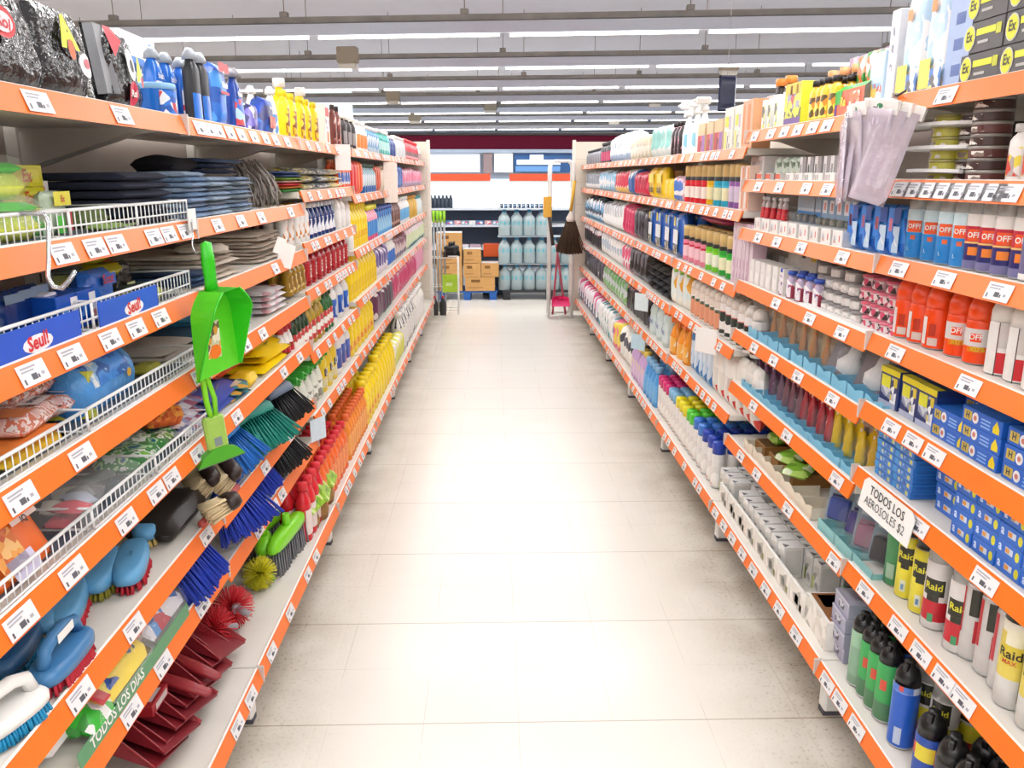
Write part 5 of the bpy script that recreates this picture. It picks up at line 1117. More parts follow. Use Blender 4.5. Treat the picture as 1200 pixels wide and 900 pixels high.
OFFW = bottle('repellent_bottle', .17, .034, 'slim', '#EFECE8', M('#D2442E'), (.3, .85, P(('#F2EFEC', '#E8DCD8', '#D2442E', '#F4F2F0'), 35, seed=1)), caprf=.7, bands=[(.02, '#EE7A2A'), (1, '#EFECE8')], patches=[(.03, .28, M('#F08A30'), 90)]); rowR('RA3', 1262, 1202, OFFW, 'white repellent bottle with orange base', 'white repellent bottles', n=3, off=.02)
BPL = pouch('plug_in_pack', .085, .14, .05, P(('#1E6FD0', '#2E84E0', '#154FA8', '#3C92E8'), 16, seed=3), .004, 3, [(.1, .48, .35, .95, M('#2A7EDA')), (.2, .42, .5, .75, M('#E8654A')), (.52, .95, .1, .6, P(('#BFD8EE', '#1E6FD0', '#E8EEF4'), 30)), (.5, .95, .66, .95, M('#164A9E'))], (), 'pack')
rowR('RB3', 1052, 988, BPL, 'bright blue plug-in refill pack under the glove packs', 'bright blue plug-in refill packs', n=4, off=.025)
WT2 = carton('white_tray', .075, .06, .05, '#F0EEEA', [(.15, .4, .2, .8, P(('#E8E4E0', '#C8A8A4', '#B8C0CC'), 60)), (.7, .8, .3, .7, M('#D2605A'))]); rowR('RB3', 986, 882, WT2, 'white card tray holding refills on the third right shelf', 'white card trays on the third right shelf', n=9, off=.015)
RRF = bottle('red_refill', .085, .016, 'waist', M('#D2DCE0', .15, alpha=.6), M('#E8E4E4'), (.04, .5, M('#C8202E')), caprf=.6, sy=.8, bands=[(.55, M('#C01E2C', .2)), (1, M('#E2D4D4', .15, alpha=.6))]); rowR('RB3', 917, 886, RRF, 'red liquid refill standing in a white tray', 'red liquid refills', n=5, off=.035, dz=.05)
BCD = blister('refill_card', .055, .1, M('#B9C3CC'), M('#4A4A44', .5), .03, .7, (.02, .4), [(0, 1, .0, .45, M('#2E7EC0')), (0, 1, .55, 1, M('#8FA4B4'))]); rowR('RB3', 944, 918, BCD, 'blue and grey refill card leaning in its tray', 'blue and grey refill cards', n=4, off=.03, dz=.048)
BC2 = blister('refill_card', .06, .11, M('#7FA0BE'), M('#5C5A44', .5), .03, .7, (.02, .3), [(.2, .8, .4, .8, M('#E2E4E8')), (.35, .65, .5, .72, M('#E0603E'))]); rowR('RB3', 986, 944, BC2, 'slate blue refill card with red spot', 'slate blue refill cards', n=5, off=.03, dz=.048)
# ---- fourth level: orange aerosols, white aerosols, stacked glass candles
ORA = M('#F04A12', .28, var=.05); ORD_ = M('#E03C10', .3)
OA = can('insecticide_spray', .165, .036, [(.02, ORD_), (1, ORA)], ORA, .055, 'dome', [(.4, .78, -60, 60, M('#D9D4D2')), (.5, .68, -20, 20, ORA), (.28, .4, -30, 30, M('#E8781E'))], [('OFF', .018, WHT, .6, 0), ('xtra', .02, M('#D9C01E'), .36, 10)])
rowR('RA4', 1140, 1095, OA, 'orange red spray can with white label and domed cap', 'orange red spray cans', n=2, rows=2, off=.04)
OB2 = can('insecticide_spray', .165, .036, [(.02, ORD_), (1, ORA)], ORA, .055, 'dome', [(.12, .75, -100, -30, M('#E2DCD8')), (.1, .28, -20, 20, M('#D8C8BE')), (.32, .6, -18, 10, M('#B8341A'))], [])
rowR('RA4', 1088, 1038, OB2, 'orange red spray can turned to its side label', 'orange red spray cans turned sideways', n=3, rows=2, off=.03)
FG = can('fly_spray', .175, .036, [(.02, WHT), (1, M('#E4E0DC'))], M('#DCD6D0', .35), .05, 'dome', [(.5, .95, -5, 60, M('#C9C2BE')), (.05, .42, -5, 60, M('#C8202A')), (.0, .95, -9, -5, M('#5A4444'))], [('F', .03, M('#C8202A'), .75, 30)])
rowR('RA4', 1188, 1142, FG, 'white fly spray can with red lower panel', 'white fly spray cans', n=2, off=.03); rowR('RA4', 1290, 1186, FG, 'white fly spray can at the frame side of the shelf', 'white fly spray cans at the near end', n=4, off=.02)
GJ = [jar('candle_jar', .034, .036, M(c, .25), M(l, .35), P(('#EEE9E6', '#D8D2D0', '#3A3436', '#F2EEEA'), 60, seed=s), .2, 'candle', .9, 14) for c, l, s in (('#CFCBC8', '#8E8A8A', 1), ('#BDB9B6', '#6F6B6C', 2))]
PJ = [jar('candle_jar', .034, .036, M(c, .25), M(l, .35), P(('#F2E6E4', '#EBCBD0', '#3A3436', '#D85A78'), 60, seed=s), .2, 'candle', .9, 14) for c, l, s in (('#E8D4D4', '#E0748A', 3), ('#DEB6BC', '#D85A74', 4))]
for k in range(4):
    rowR('RB4', 1001-2*k, 957-3*k, GJ[k % 2], 'grey candle jar with pale label, %s' % ('bottom layer', 'second layer', 'third layer', 'top layer')[k], 'grey candle jars', n=5 if k < 3 else 3, rows=2 if k == 0 else 1, off=.03+.012*k, dz=k*.0368)
    rowR('RB4', 1046-2*k, 1004-2*k, PJ[k % 2], 'pink lidded candle jar, %s' % ('bottom layer', 'second layer', 'third layer', 'top layer')[k], 'pink lidded candle jars', n=4 if k < 3 else 3, rows=2 if k == 0 else 1, off=.03+.012*k, dz=k*.0368)
WST = carton('white_strip', .62, .03, .012, '#F2F0EC'); sg, z, X = lev('RB4'); one(WST, (X+.012, (Yat(1027, X, z)+Yat(940, X, z))/2, z+.0008), 'R', 'long white card strip before the candle jars')
WSP = carton('white_pack', .05, .07, .1, '#EDEAE6', [(.1, .9, .1, .5, M('#F6F4F1')), (.4, .7, .55, .9, P(('#EDEAE6', '#A8A2A4', '#D8D4D2'), 50))]); rowR('RB4', 916, 876, WSP, 'white refill carton on the fourth right shelf', 'white refill cartons', n=6, rows=1, off=.02)
GRB = blister('toy_blister', .05, .11, M('#D2CEC8'), M('#8A8486', .5), .03, .8, (.05, .7), [(.1, .9, .75, .95, M('#E2DEDA'))]); rowR('RB4', 918, 884, GRB, 'grey blister behind white cartons', 'grey blisters', n=5, off=.1)
BBT = bottle('deep_blue_bottle', .1, .022, 'slim', P(('#EDE8EC', '#B8A8C4', '#A83A54', '#D8D0DC'), 45, seed=4), M('#2A4EB0', .3), (.05, .5, P(('#E8E2E8', '#8A6A9A', '#B8304A', '#F0ECF0'), 50, seed=6)), caprf=1.0, sy=.8, cat='air freshener'); rowR('RB4', 956, 908, BBT, 'printed air freshener with royal blue cap', 'air fresheners with royal blue caps', n=5, rows=2, off=.02)
BWY = carton('card_display', .28, .012, .17, '#DCD8D0', [(.5, .62, .75, .88, M('#2A2A2A')), (.8, .98, .72, .95, M('#E8C81E')), (.1, .4, .6, .9, M('#E8E6E0'))]); rowR('RB4', 958, 915, BWY, 'pale card display behind the blue capped fresheners', n=1, off=.14)
# ---- fifth level: card trays in light blue, beige and grey blisters, navy boxes
LB_ = M('#7CC2E2', .5, var=.03)
def cardtray(name, w, h, c, scallop=True):
    b = MB(); n = 8; top = [(-w/2+w*i/n, h*(.72+.28*abs(math.cos(PI*i/n)))) if scallop else (-w/2+w*i/n, h) for i in range(n+1)]
    vs = [(x, -.012, 0) for x, z in top]+[(x, -.012, z) for x, z in top]; b.add(vs, [(i, i+1, n+2+i, n+1+i) for i in range(n)], c)
    vs = [(x, -.0135, 0) for x, z in top]+[(x, -.0135, z) for x, z in top]; b.add(vs, [(i, i+1, n+2+i, n+1+i) for i in range(n)], c)
    b.box(-w/2, w/2, -.012, .1, 0, .002, c); b.box(-w/2, -w/2+.0012, -.012, .1, 0, h*.8, c); b.box(w/2-.0012, w/2, -.012, .1, 0, h*.8, c)
    return Proto(name, 'card tray', [('tray', b)], w, .025, h)
CT = cardtray('card_tray', .112, .042, LB_); rowR('RB5', 1034, 876, CT, 'light blue scalloped card tray on the fifth right shelf', 'light blue trays on the fifth right shelf', n=10, off=.012, rj=0)
BEIG = blister('beige_figure_blister', .075, .17, M('#C8A878', .5), M('#C8884E', .5), .04, .85, (.03, .72), [(.15, .5, .72, .95, M('#C83A34')), (.3, .8, .2, .5, M('#E2C8A0'))], shape='bulb'); rowR('RB5', 962, 880, BEIG, 'tan blister pack with red mark in a light blue tray', 'tan blister packs', n=7, off=.045, dz=.004, rot=.5, rj=.15, tilt=(-.1, 0))
GBL = blister('grey_blister', .2, .17, M('#6E6468', .4), M('#F0EEEC', .5), .05, .85, (.06, .8), [(.1, .9, .84, .97, M('#8E8488')), (.3, .6, .86, .95, M('#C9C0C2'))], shape='bulb', cat='blister pack')
sg, z, X = lev('RB5')
for k, (px, r, t) in enumerate(((972, .5, -.35), (1000, .3, -.3), (1022, .2, -.25))): one(GBL, (X+.06, Yat(px, X+.03, z), z+.012), 'R', 'large grey blister pack with white contents, %s from far end' % ordw(k), r, (t, .15), 'large grey blister packs')
VBL = blister('violet_blister', .14, .13, M('#5A4468', .4), M('#7A5A9A', .5), .04, .8, (.1, .8), [(.1, .9, .84, .97, M('#A89AAE'))]); one(VBL, (X+.2, Yat(1036, X+.2, z), z+.04), 'R', 'violet grey blister pack behind the navy boxes', .1)
NVX = carton('insecticide_box', .1, .075, .11, '#20346E', [(0, 1, .85, 1, M('#E2D21E')), (.08, .55, .5, .8, M('#D8D82E')), (.1, .6, .2, .5, P(('#C9CED8', '#20346E', '#8A94B0'), 40)), (.6, .9, .15, .8, P(('#B9C2D2', '#D8C23A', '#20346E', '#E8ECF2'), 45, seed=2)), (.0, .9, .0, .15, M('#A9B2CC'))], sdeco=[(.05, .95, .04, .85, M('#1C3F86'))], tdeco=[(0, 1, 0, .3, M('#E2D21E'))])
rowR('RA5', 1052, 1026, NVX, 'navy insecticide box with yellow top band, farther single one', n=1, off=.03); rowR('RA5', 1092, 1052, NVX, 'navy insecticide box with yellow top band', 'navy insecticide boxes', n=2, rows=2, off=.03)
GYX = carton('trap_box', .08, .07, .11, '#3A3A38', [(.0, .4, .5, .9, P(('#E2C81E', '#2A2A28', '#D8A81E'), 45)), (.42, .98, .4, .95, M('#D9D0CA')), (.48, .9, .5, .75, M('#C85A54')), (.0, .4, .0, .4, M('#28355E'))], sdeco=[(.0, 1, .0, 1, M('#5A5A58'))]); rowR('RA5', 1118, 1098, GYX, 'dark box with cream panel and yellow print', n=1, off=.09)
MBX = M('#1F62C4', .35, var=.05, scale=10)
def matbox(m):
    y = -.0362; m.quad([(-.066, y, .008), (-.036, y, .008), (-.036, y, .03), (-.066, y, .03)], M('#C9B24A')); m.text('H', .02, M('#2A3A5E'), -.051, .019, y=y-.0006, bold=.03); m.disc(-.022, y, .019, .012, .013, M('#E6E8EA')); m.disc(-.022, y-.0006, .019, .006, .006, M('#C87A6A'))
    for k in range(3): m.quad([(0.0, y, .026-.008*k), (.035, y, .026-.008*k), (.035, y, .0225-.008*k), (0.0, y, .0225-.008*k)], M('#8FB8EE'))
    m.add([(.045, y, .006), (.068, y, .006), (.068, y, .018), (.0565, y, .034), (.045, y, .018)], [(0, 1, 2, 3, 4)], M('#E8D01E'))
MT = carton('insecticide_mat_box', .15, .072, .038, MBX, tdeco=[(.1, .9, .1, .9, M('#2C74D8'))], extra=matbox)
rowR('RA5', 1118, 1098, MT, 'blue mat refill box with yellow drop, low far stack', 'blue mat refill boxes', n=1, layers=2, off=.025, jit=.004, rj=.02)
rowR('RA5', 1300, 1119, MT, 'blue mat refill box with yellow drop', 'blue mat refill boxes', n=3, layers=3, off=.02, jit=.004, rj=.02)
rowR('RA5', 1165, 1128, MT, 'blue mat refill box with yellow drop, raised back pile', 'blue mat refill boxes at the back', n=1, layers=5, off=.1, jit=.004, rj=.02)
# ---- sixth level: flat blue boxes, hundreds-wall of small blue boxes; finger blisters
FB = carton('flat_blue_box', .14, .1, .021, M('#2E74C6', .4, var=.06), [(.0, .2, .1, .9, M('#3F9AE0')), (.25, .9, .2, .8, P(('#5A94D8', '#3F7CC8', '#8FB8E6', '#D8D45A', '#2E68B8'), 60, seed=1))], sdeco=[(.1, .9, .3, .7, M('#2A64B4'))], tdeco=[(.1, .6, .1, .9, M('#3F86D8')), (.6, .9, .1, .9, P(('#C87A3A', '#2E74C6', '#8A4A2A'), 40))])
rowR('RA6', 1066, 1024, FB, 'flat blue coil box in the slanting pile', 'flat blue coil boxes', n=2, layers=6, off=.02, jit=.012, rj=.05); rowR('RA6', 1093, 1068, FB, 'flat blue coil box in the shorter pile', 'flat blue coil boxes in the shorter pile', n=1, layers=5, off=.09, jit=.012, rj=.05)
MB2 = M('#1E66C8', .35, var=.05, scale=12)
def abox(m):
    y = -.0362; m.text('a', .03, M('#CFE0F6'), -.036, .02, y=y, bold=.03); m.quad([(-.014, y, .012), (.018, y, .012), (.018, y, .026), (-.014, y, .026)], M('#C9D4E4')); m.quad([(-.012, y-.0005, .014), (.004, y-.0005, .014), (.004, y-.0005, .024), (-.012, y-.0005, .024)], M('#D8923A'))
    m.disc(.036, y, .018, .009, .011, M('#D8D22A'))
AB = carton('tablet_box', .104, .072, .036, MB2, tdeco=[(.05, .95, .1, .9, M('#2A5EA8')), (.3, .8, .3, .7, M('#C9B83A'))], sdeco=[(.1, .9, .1, .9, M('#2272D2'))], extra=abox)
rowR('RA6', 1260, 1112, AB, 'small blue tablet box with white letter', 'small blue tablet boxes', n=5, layers=4, off=.015, jit=.004, rj=.02)
rowR('RA6', 1200, 1108, AB, 'small blue tablet box in the back tier', 'small blue tablet boxes in the back tier', n=3, layers=5, off=.095, jit=.004, rj=.02)
rowR('RA6', 1112, 1094, AB, 'small blue tablet box at the far end of its wall', 'small blue tablet boxes at the far end', n=1, layers=3, off=.05, jit=.01, rj=.05)
CT2 = cardtray('card_tray', .088, .03, LB_); rowR('RB6', 1028, 868, CT2, 'light blue rounded card tray on the sixth right shelf', 'light blue trays on the sixth right shelf', n=15, off=.012, rj=0)
for nm, c, i0, i1 in (('purple', '#6A3A5E', 876, 908), ('dark plum', '#7A3A4C', 906, 930), ('red', '#B81E2E', 926, 966), ('yellow', '#EAC418', 962, 1004), ('amber', '#DDB01E', 1002, 1030)):
    q = blister('lighter_blister', .062, .165, M(c, .4), M(c, .3), .035, .8, (.04, .6), [(.1, .9, .62, .95, P((c, '#E8DCD0', c, '#B89A8A'), 50)), (.3, .6, .64, .8, M('#E8D8CC', .3))], shape='tube')
    rowR('RB6', i1, i0, q, '%s figure blister pack standing in a light blue tray' % nm, '%s figure blister packs' % nm, n=max(2, int((Yat(i0, 1.1, .79)-Yat(i1, 1.1, .79))/.075)), rows=1, off=.04, rot=.55, rj=.12, tilt=(-.08, 0))
BRT = carton('brown_tray', 1.2, .02, .07, '#8A5A34'); sg, z, X = lev('RB6'); one(BRT, (X+.17, (Yat(1030, X+.17, z)+Yat(880, X+.17, z))/2, z+.0008), 'R', 'long brown card tray back behind the figure blisters')
# ---- seventh level: cans, blisters in cream trays
GRNC = M('#3F8A54', .35, var=.04); YLW = M('#EDE03A', .3, var=.03)
RBK = M('#2A2A1E', .4)
def shield(l, z0, r, t, h=.024, bg=RBK):
    l.arc(r*1.012, z0-.02, z0+.026, -46, 46, bg, 8, r1=r*1.012); l.arc(r*1.013, z0-.04, z0-.02, -22, 22, bg, 4, r1=r*1.013)
GC = can('insecticide_can', .225, .032, [(.95, GRNC), (1, M('#3FA85E'))], BLACK, .03, 'cyl', [(.12, .35, -30, 15, M('#9AB8A0'))]); rowR('RA7', 1046, 1024, GC, 'green insecticide can with black cap turned barcode out', n=1, off=.04)
RY = can('insecticide_can', .225, .032, [(1, YLW)], BLACK, .04, 'cyl', [(.55, .82, -42, 42, RBK), (.48, .55, -20, 20, RBK), (.12, .3, -14, 14, M('#D8DCC4')), (.15, .24, -8, 6, M('#4A86B8'))], [('Raid', .026, M('#E8E23A'), .69, 0)])
rowR('RA7', 1072, 1038, RY, 'bright yellow insecticide can with black cap and black shield', 'bright yellow insecticide cans', n=2, rows=2, off=.035)
RW = can('insecticide_can', .235, .033, [(.12, M('#D8D6D4')), (.42, M('#C4202E')), (1, M('#E2DEDC'))], CLEARCAP, .045, 'clear', [(.5, .74, -46, 46, RBK), (.42, .5, -26, 26, RBK), (.28, .42, -60, 60, M('#C4202E')), (.12, .24, -12, 12, M('#4A9A6A')), (.0, .3, -90, -60, M('#D8D6D4'))], [('Raid', .026, M('#E2DC3A'), .63, 0)])
rowR('RA7', 1118, 1066, RW, 'white and red insecticide can with clear cap and black shield', 'white and red insecticide cans with clear caps', n=2, off=.03)
RW2 = can('insecticide_can', .225, .033, [(.03, METAL), (1, M('#CBC7C5'))], M('#B8B4B2', .35), .03, 'cyl', [(.35, .95, -60, -35, M('#C02430')), (.25, .55, 15, 60, M('#C02430')), (.6, .95, -10, 30, RBK), (.4, .9, 32, 60, M('#C02430'))]); rowR('RA7', 1168, 1112, RW2, 'grey white insecticide can with red stripes turned sideways', 'grey white insecticide cans', n=3, off=.05)
RYW = can('insecticide_can', .265, .034, [(.35, M('#D8D6D2')), (.9, M('#E0CC5A')), (1, M('#E8E2D0'))], BLACK, .055, 'spray', [(.5, .72, -44, 30, M('#D8C23A')), (.1, .9, 35, 45, M('#8A8060')), (.72, .9, -30, 30, M('#EBE6CC'))], [('Raid', .03, M('#2A2A1E'), .62, -8), ('MAX', .014, M('#C8402E'), .53, -8)])
rowR('RA7', 1232, 1152, RYW, 'tall yellow and white insecticide can with black trigger cap', 'tall yellow and white insecticide cans', n=3, rows=2, off=.03)
sg, z, X = lev('RA6'); ya, yb = Yat(1072, X-.02, z-.03), Yat(1013, X-.02, z-.03); mb = MB(); w_ = yb-ya
mb.add([(-w_/2, 0, 0), (w_/2, 0, 0), (w_/2, .012, .075), (w_/2-.02, .014, .09), (-w_/2+.02, .014, .09), (-w_/2, .012, .075)], [(0, 1, 2, 3, 4, 5)], WHT); mb.add([(-w_/2, .0015, 0), (w_/2, .0015, 0), (w_/2, .0135, .075), (w_/2-.02, .0155, .09), (-w_/2+.02, .0155, .09), (-w_/2, .0135, .075)], [(5, 4, 3, 2, 1, 0)], WHT)
TL = Matrix.Translation((0, -.001, 0)) @ Matrix.Rotation(-.15, 4, 'X'); mb.text('TODOS LOS', .035, M('#2E2E34', .5), 0, .064, 0, bold=.008, mx=TL); mb.text('AEROSOLES $2', .034, M('#4A4A50', .5), 0, .03, 0, bold=.0, mx=TL)
o = tag(link('shelf_sign', mb.mesh('shelf_sign')), 'white hand lettered sign clipped on the orange rail above the green can', 'sign'); o.location = (X-.034, (ya+yb)/2, z-.083); o.rotation_euler = (0, 0, -PI/2)
CTR = cardtray('card_tray', .12, .05, M('#E9E0CC', .5)); rowR('RB7', 950, 872, CTR, 'cream card tray along the seventh right shelf', 'cream card trays', n=7, off=.012, rj=0)
CTB = cardtray('card_tray', .16, .04, M('#8CC6C8', .5), False); rowR('RB7', 1020, 958, CTB, 'turquoise card tray along the seventh right shelf', 'turquoise card trays', n=3, off=.012, rj=0)
BRX = carton('brown_carton', .12, .14, .05, '#9A6A34', [(.1, .9, .2, .8, M('#A87840'))], tdeco=[(.06, .94, .06, .94, M('#5E3A1C'))]); rowR('RB7', 930, 882, BRX, 'open brown carton on the seventh right shelf', 'brown cartons', n=3, rows=2, off=.05)
GNP = flat('green_sachet', .1, .09, .035, P(('#8CC83A', '#B6DC6A', '#6FA82A', '#DCE8C0'), 26, seed=2), .008, 3, cat='sachet'); sg, z, X = lev('RB7')
for k, (px, dx, dz) in enumerate(((915, .14, .055), (928, .1, .055), (936, .08, .05), (926, .16, .085))): one(GNP, (X+dx, Yat(px, X+dx, z+dz), z+dz), 'R', 'lime green sachet in the brown carton, %s of the heap' % ordw(k), .4*k, (.2, 0), 'lime green sachets')
DBT = blister('dark_tool_blister', .06, .13, M('#3A4048', .3), M('#2E5E9A', .4), .03, .8, (.05, .7), [(.1, .9, .75, .95, M('#8A9AA8'))]); rowR('RB7', 920, 872, DBT, 'dark blister with blue contents at the back of the seventh shelf', 'dark blisters with blue contents', n=6, off=.2)
for nm, c, k, i0, i1 in (('deep blue', '#24449A', '#1E2A5E', 956, 978), ('violet', '#3A2E7E', '#2A1E5E', 974, 992), ('mauve', '#9A6A7E', '#B88A9A', 988, 1008), ('black', '#2A262A', '#9AA0A4', 1004, 1024)):
    q = blister('cleaner_blister', .12, .14, M('#8FA2AE', .25), M(c, .3), .055, .85, (.06, .72), [(.1, .9, .8, .96, M('#B9C4CC')), (.1, .5, .5, .7, M(k))]); rowR('RB7', i1, i0, q, '%s blister pack leaning in its tray' % nm, 'leaning blister packs', n=2, off=.025, dz=.02, rot=.6, rj=.15, tilt=(-.25, 0))
# ---- bottom: white cartons, display trays, insecticide cans
WC = carton('white_carton', .062, .075, .125, '#ECEAE6', [(.1, .9, .1, .9, P(('#ECEAE6', '#D8D6D0', '#A8A6A2', '#F4F2EE'), 40)), (.0, .3, .1, .5, M('#B9C84A'))], tdeco=[(0, 1, 0, 1, M('#F8F7F5'))], sdeco=[(.1, .9, .1, .9, M('#DEDCD8'))], extra=lambda m: m.quad([(-.005, -.0375+.004, .1262), (.028, -.0375+.004, .1262), (.012, -.01, .1262)], M('#77757A')))
rowR('RB8', 932, 842, WC, 'small white carton with grey mark on top', 'small white cartons on the bottom shelf', n=14, rows=5, off=.055, jit=.003, rj=.02, keep=lambda i, r, l: not (i in (0, 1) and r < 1) and (i*7+r*3) % 11 != 4)
TFR = P(('#F0EDE6', '#E4E0D6', '#EDE9E0', '#B9B8B0', '#F4F1EA'), 22, seed=3)
TW = carton('printed_tray', .15, .012, .085, '#EFECE6', [(.02, .98, .05, .95, TFR), (.35, .6, .2, .6, M('#A9B0A8')), (.7, .85, .1, .4, M('#B6C24A'))]); rowR('RB8', 940, 842, TW, 'white printed display tray front before the cartons', 'white printed tray fronts', n=8, off=.03, jit=.003, rj=.01)
TWB = carton('display_tray', .2, .28, .1, M('#EDE9E2', .5), [(.0, 1, .0, 1, P(('#EFEBE4', '#D9D5CC', '#B4B2AA', '#F2EFE8', '#E2DED4'), 30, seed=5))], tdeco=[(.04, .96, .04, .96, M('#8A5A34')), (.1, .5, .1, .45, M('#E6E2DA')), (.55, .92, .5, .9, M('#D9D4CC'))]); rowR('RB8', 968, 940, TWB, 'larger white display tray with brown inside', n=1, off=.03)
PGB = carton('violet_grey_box', .11, .1, .05, '#A8A8BE', [(.3, .7, .2, .7, P(('#4A4A5A', '#C9C9D6', '#3A3A4A'), 90)), (.0, 1, .85, 1, M('#C4C4D2'))], tdeco=[(.1, .9, .1, .9, M('#B8B8C8')), (.25, .75, .3, .6, P(('#3A3A4A', '#C4C4D2'), 120, stretch=(1, .1, 1)))])
rowR('RB8', 988, 965, PGB, 'violet grey box with barcode in a short stack', 'violet grey boxes', n=1, layers=4, off=.05, jit=.01)
GK = can('insecticide_can', .235, .032, [(.03, METAL), (.6, M('#7FA088')), (1, M('#9CC2A4'))], BLACK, .05, 'spray', [(.2, .7, -60, 60, M('#8DB096'))]); GK2 = can('insecticide_can', .235, .032, [(.03, METAL), (.35, M('#4E7E58')), (1, M('#3FA858'))], BLACK, .05, 'spray', [(.55, .72, -16, 16, M('#D8503A'))])
rowR('RA8', 1004, 982, GK, 'pale green insecticide can with black spray cap', n=1, off=.03); rowR('RA8', 1026, 998, GK2, 'bright green insecticide can with black spray cap and red mark', 'bright green insecticide cans', n=3, off=.03, jit=.003)
rowR('RA8', 1030, 976, GK2, 'green insecticide can with black cap behind the front ones', 'green insecticide cans behind', n=5, rows=3, off=.105, jit=.003)
BC_ = can('insecticide_can', .25, .034, [(.02, METAL), (.93, M('#1F5CC4', .3, var=.04)), (1, M('#C9D4E8'))], BLACK, .06, 'spray', [(.08, .34, -10, 22, M('#B9C6DE')), (.88, .98, -50, 50, M('#4A78D0')), (.9, .98, -10, 10, M('#D04A3E'))]); rowR('RA8', 1052, 1024, BC_, 'royal blue insecticide can with black spray cap', n=1, off=.02); rowR('RA8', 1066, 1030, BC_, 'royal blue insecticide can in the row behind', 'royal blue insecticide cans behind', n=2, off=.095)
CC_ = can('insecticide_can', .25, .036, [(.3, M('#C8303A')), (.6, YLW), (1, M('#D9D6D2'))], CLEARCAP, .07, 'clear', [(.62, .95, -40, 40, RBK)], [('Raid', .024, M('#E2DC3A'), .8, 0)]); rowR('RA8', 1092, 1056, CC_, 'insecticide can with tall clear cap on the bottom shelf', 'insecticide cans with tall clear caps', n=2, rows=2, off=.1)
BKC = can('insecticide_can', .2, .036, [(.03, METAL), (.6, M('#2A4FA8')), (.85, M('#C8303A')), (1, M('#2A4FA8'))], BLACK, .06, 'spray', [(.5, .8, -40, 40, M('#E2D03A'))]); rowR('RA8', 1100, 1056, BKC, 'blue and red insecticide can with glossy black cap', 'blue and red insecticide cans', n=2, off=.02)
BKD = can('insecticide_can', .2, .036, [(.03, METAL), (1, M('#3A3A3E'))], BLACK, .06, 'spray'); rowR('RA8', 1180, 1082, BKD, 'dark insecticide can with glossy black cap', 'dark insecticide cans', n=5, rows=3, off=.02)
# ================================================================== FARTHER BAYS, both sides
def B(name, H_, r, pre, bc, cc, lab=None, **k): return bottle(name, H_, r, pre, bc, cc, (.12, .55, lab) if lab is not None and not isinstance(lab, tuple) else lab, n=12, **k)
WB_ = '#F0EFEC'
Y_ = M('#F5D510', .3, var=.04)
def vpouch(*a):
    a = list(a); a[3] *= 1.5; q = pouch(*a); q.vary = .15; return q
# ---- left top shelf, far
row('LD1', 421, 433, B('detergent_bottle', .19, .045, 'bleach', WB_, WHT, M('#E8863A')), 'white detergent bottle with orange label', 'white bottles with orange labels', n=3, rows=2)
row('LD1', 433, 446, B('detergent_bottle', .18, .045, 'round', P(('#5FA8D8', '#E9EEF2', '#3A78C0', '#C9DCEC'), 18, seed=2), WHT), 'blue and white detergent bottle', 'blue and white bottles', n=5, rows=2)
row('LD1', 446, 458, B('detergent_bottle', .19, .045, 'bleach', M('#1FA8A0', .3), WHT, P(('#1FA8A0', '#BEE4E0', '#148880'), 25)), 'teal detergent bottle with white cap', 'teal bottles', n=6, rows=2)
row('LE1', 458, 465, B('detergent_bottle', .17, .045, 'bleach', M('#1E3F86', .3), WHT), 'navy detergent bottle on the top left shelf', 'navy bottles', n=4, rows=2)
row('LF1', 465, 476, B('detergent_bottle', .19, .05, 'bleach', WB_, WHT, M('#DADFE0')), 'plain white detergent bottle on the top left shelf', 'plain white bottles', n=8, rows=2)
row('LF1', 476, 491, B('detergent_bottle', .2, .05, 'round', M('#E25A62', .35), M('#E8404A'), P(('#F0C8C8', '#D8404E', '#8A6A6A', '#F2E6E4'), 25)), 'coral red detergent bottle on the top left shelf', 'coral red bottles', n=10, rows=1)
row('LG1', 491, 494, B('detergent_bottle', .17, .05, 'round', WB_, WHT, M('#C9A8A8')), 'white bottle at the far end of the top left shelf', 'white end bottles', n=4)
# ---- left third bay
row('LC3', 336, 366, B('polish_bottle', .165, .032, 'slim', WB_, M('#E8A83A'), P(('#F2EFEA', '#8A8A90', '#D88A3A', '#F4F1EC'), 40, seed=2), caprf=.7), 'white polish bottle with amber cap', 'white bottles with amber caps', n=5, rows=2)
row('LC3', 366, 396, B('wood_cleaner', .16, .036, 'waist', M('#1C3474', .25), M('#C9CED6'), P(('#E8EAF0', '#1C3474', '#B9C2D4'), 35, seed=3), caprf=.6), 'navy cleaner bottle with silver cap', 'navy cleaner bottles', n=7, rows=2)
row('LC3', 398, 413, B('bleach_bottle', .19, .045, 'bleach', WB_, M('#C8303A')), 'white bottle with red cap in the third bay', 'white bottles with red caps', n=3, rows=2)
row('LC4', 343, 362, B('oil_soap', .15, .036, 'dish', M('#A8801E', .2), M('#C9A23A'), P(('#D8C07A', '#8A6418', '#E2D2A0'), 40)), 'amber soap bottle in the third bay', 'amber soap bottles', n=4, rows=2)
KIT = bottle('polish_bottle', .165, .045, 'round', M('#A81420', .25), M('#8E101A'), (.15, .65, M('#B01822')), ('Kit', .05, M('#EFE6DC'), .4, PI/2), sy=.6, caprf=.4)
row('LC4', 362, 411, KIT, 'deep red bottle with white upright lettering', 'deep red bottles', n=9, rows=2)
CIFL = lambda mb: None
row('LC5', 336, 349, B('cream_cleaner', .17, .04, 'cone', WB_, M('#B8202E'), M('#B8202E'), caprf=.5), 'white cream cleaner bottle with red label', 'white cream cleaner bottles', n=3, rows=2)
DSH = P(('#EFEDE4', '#2E7A3A', '#F4F2EC', '#C83A3A'), 40, seed=5)
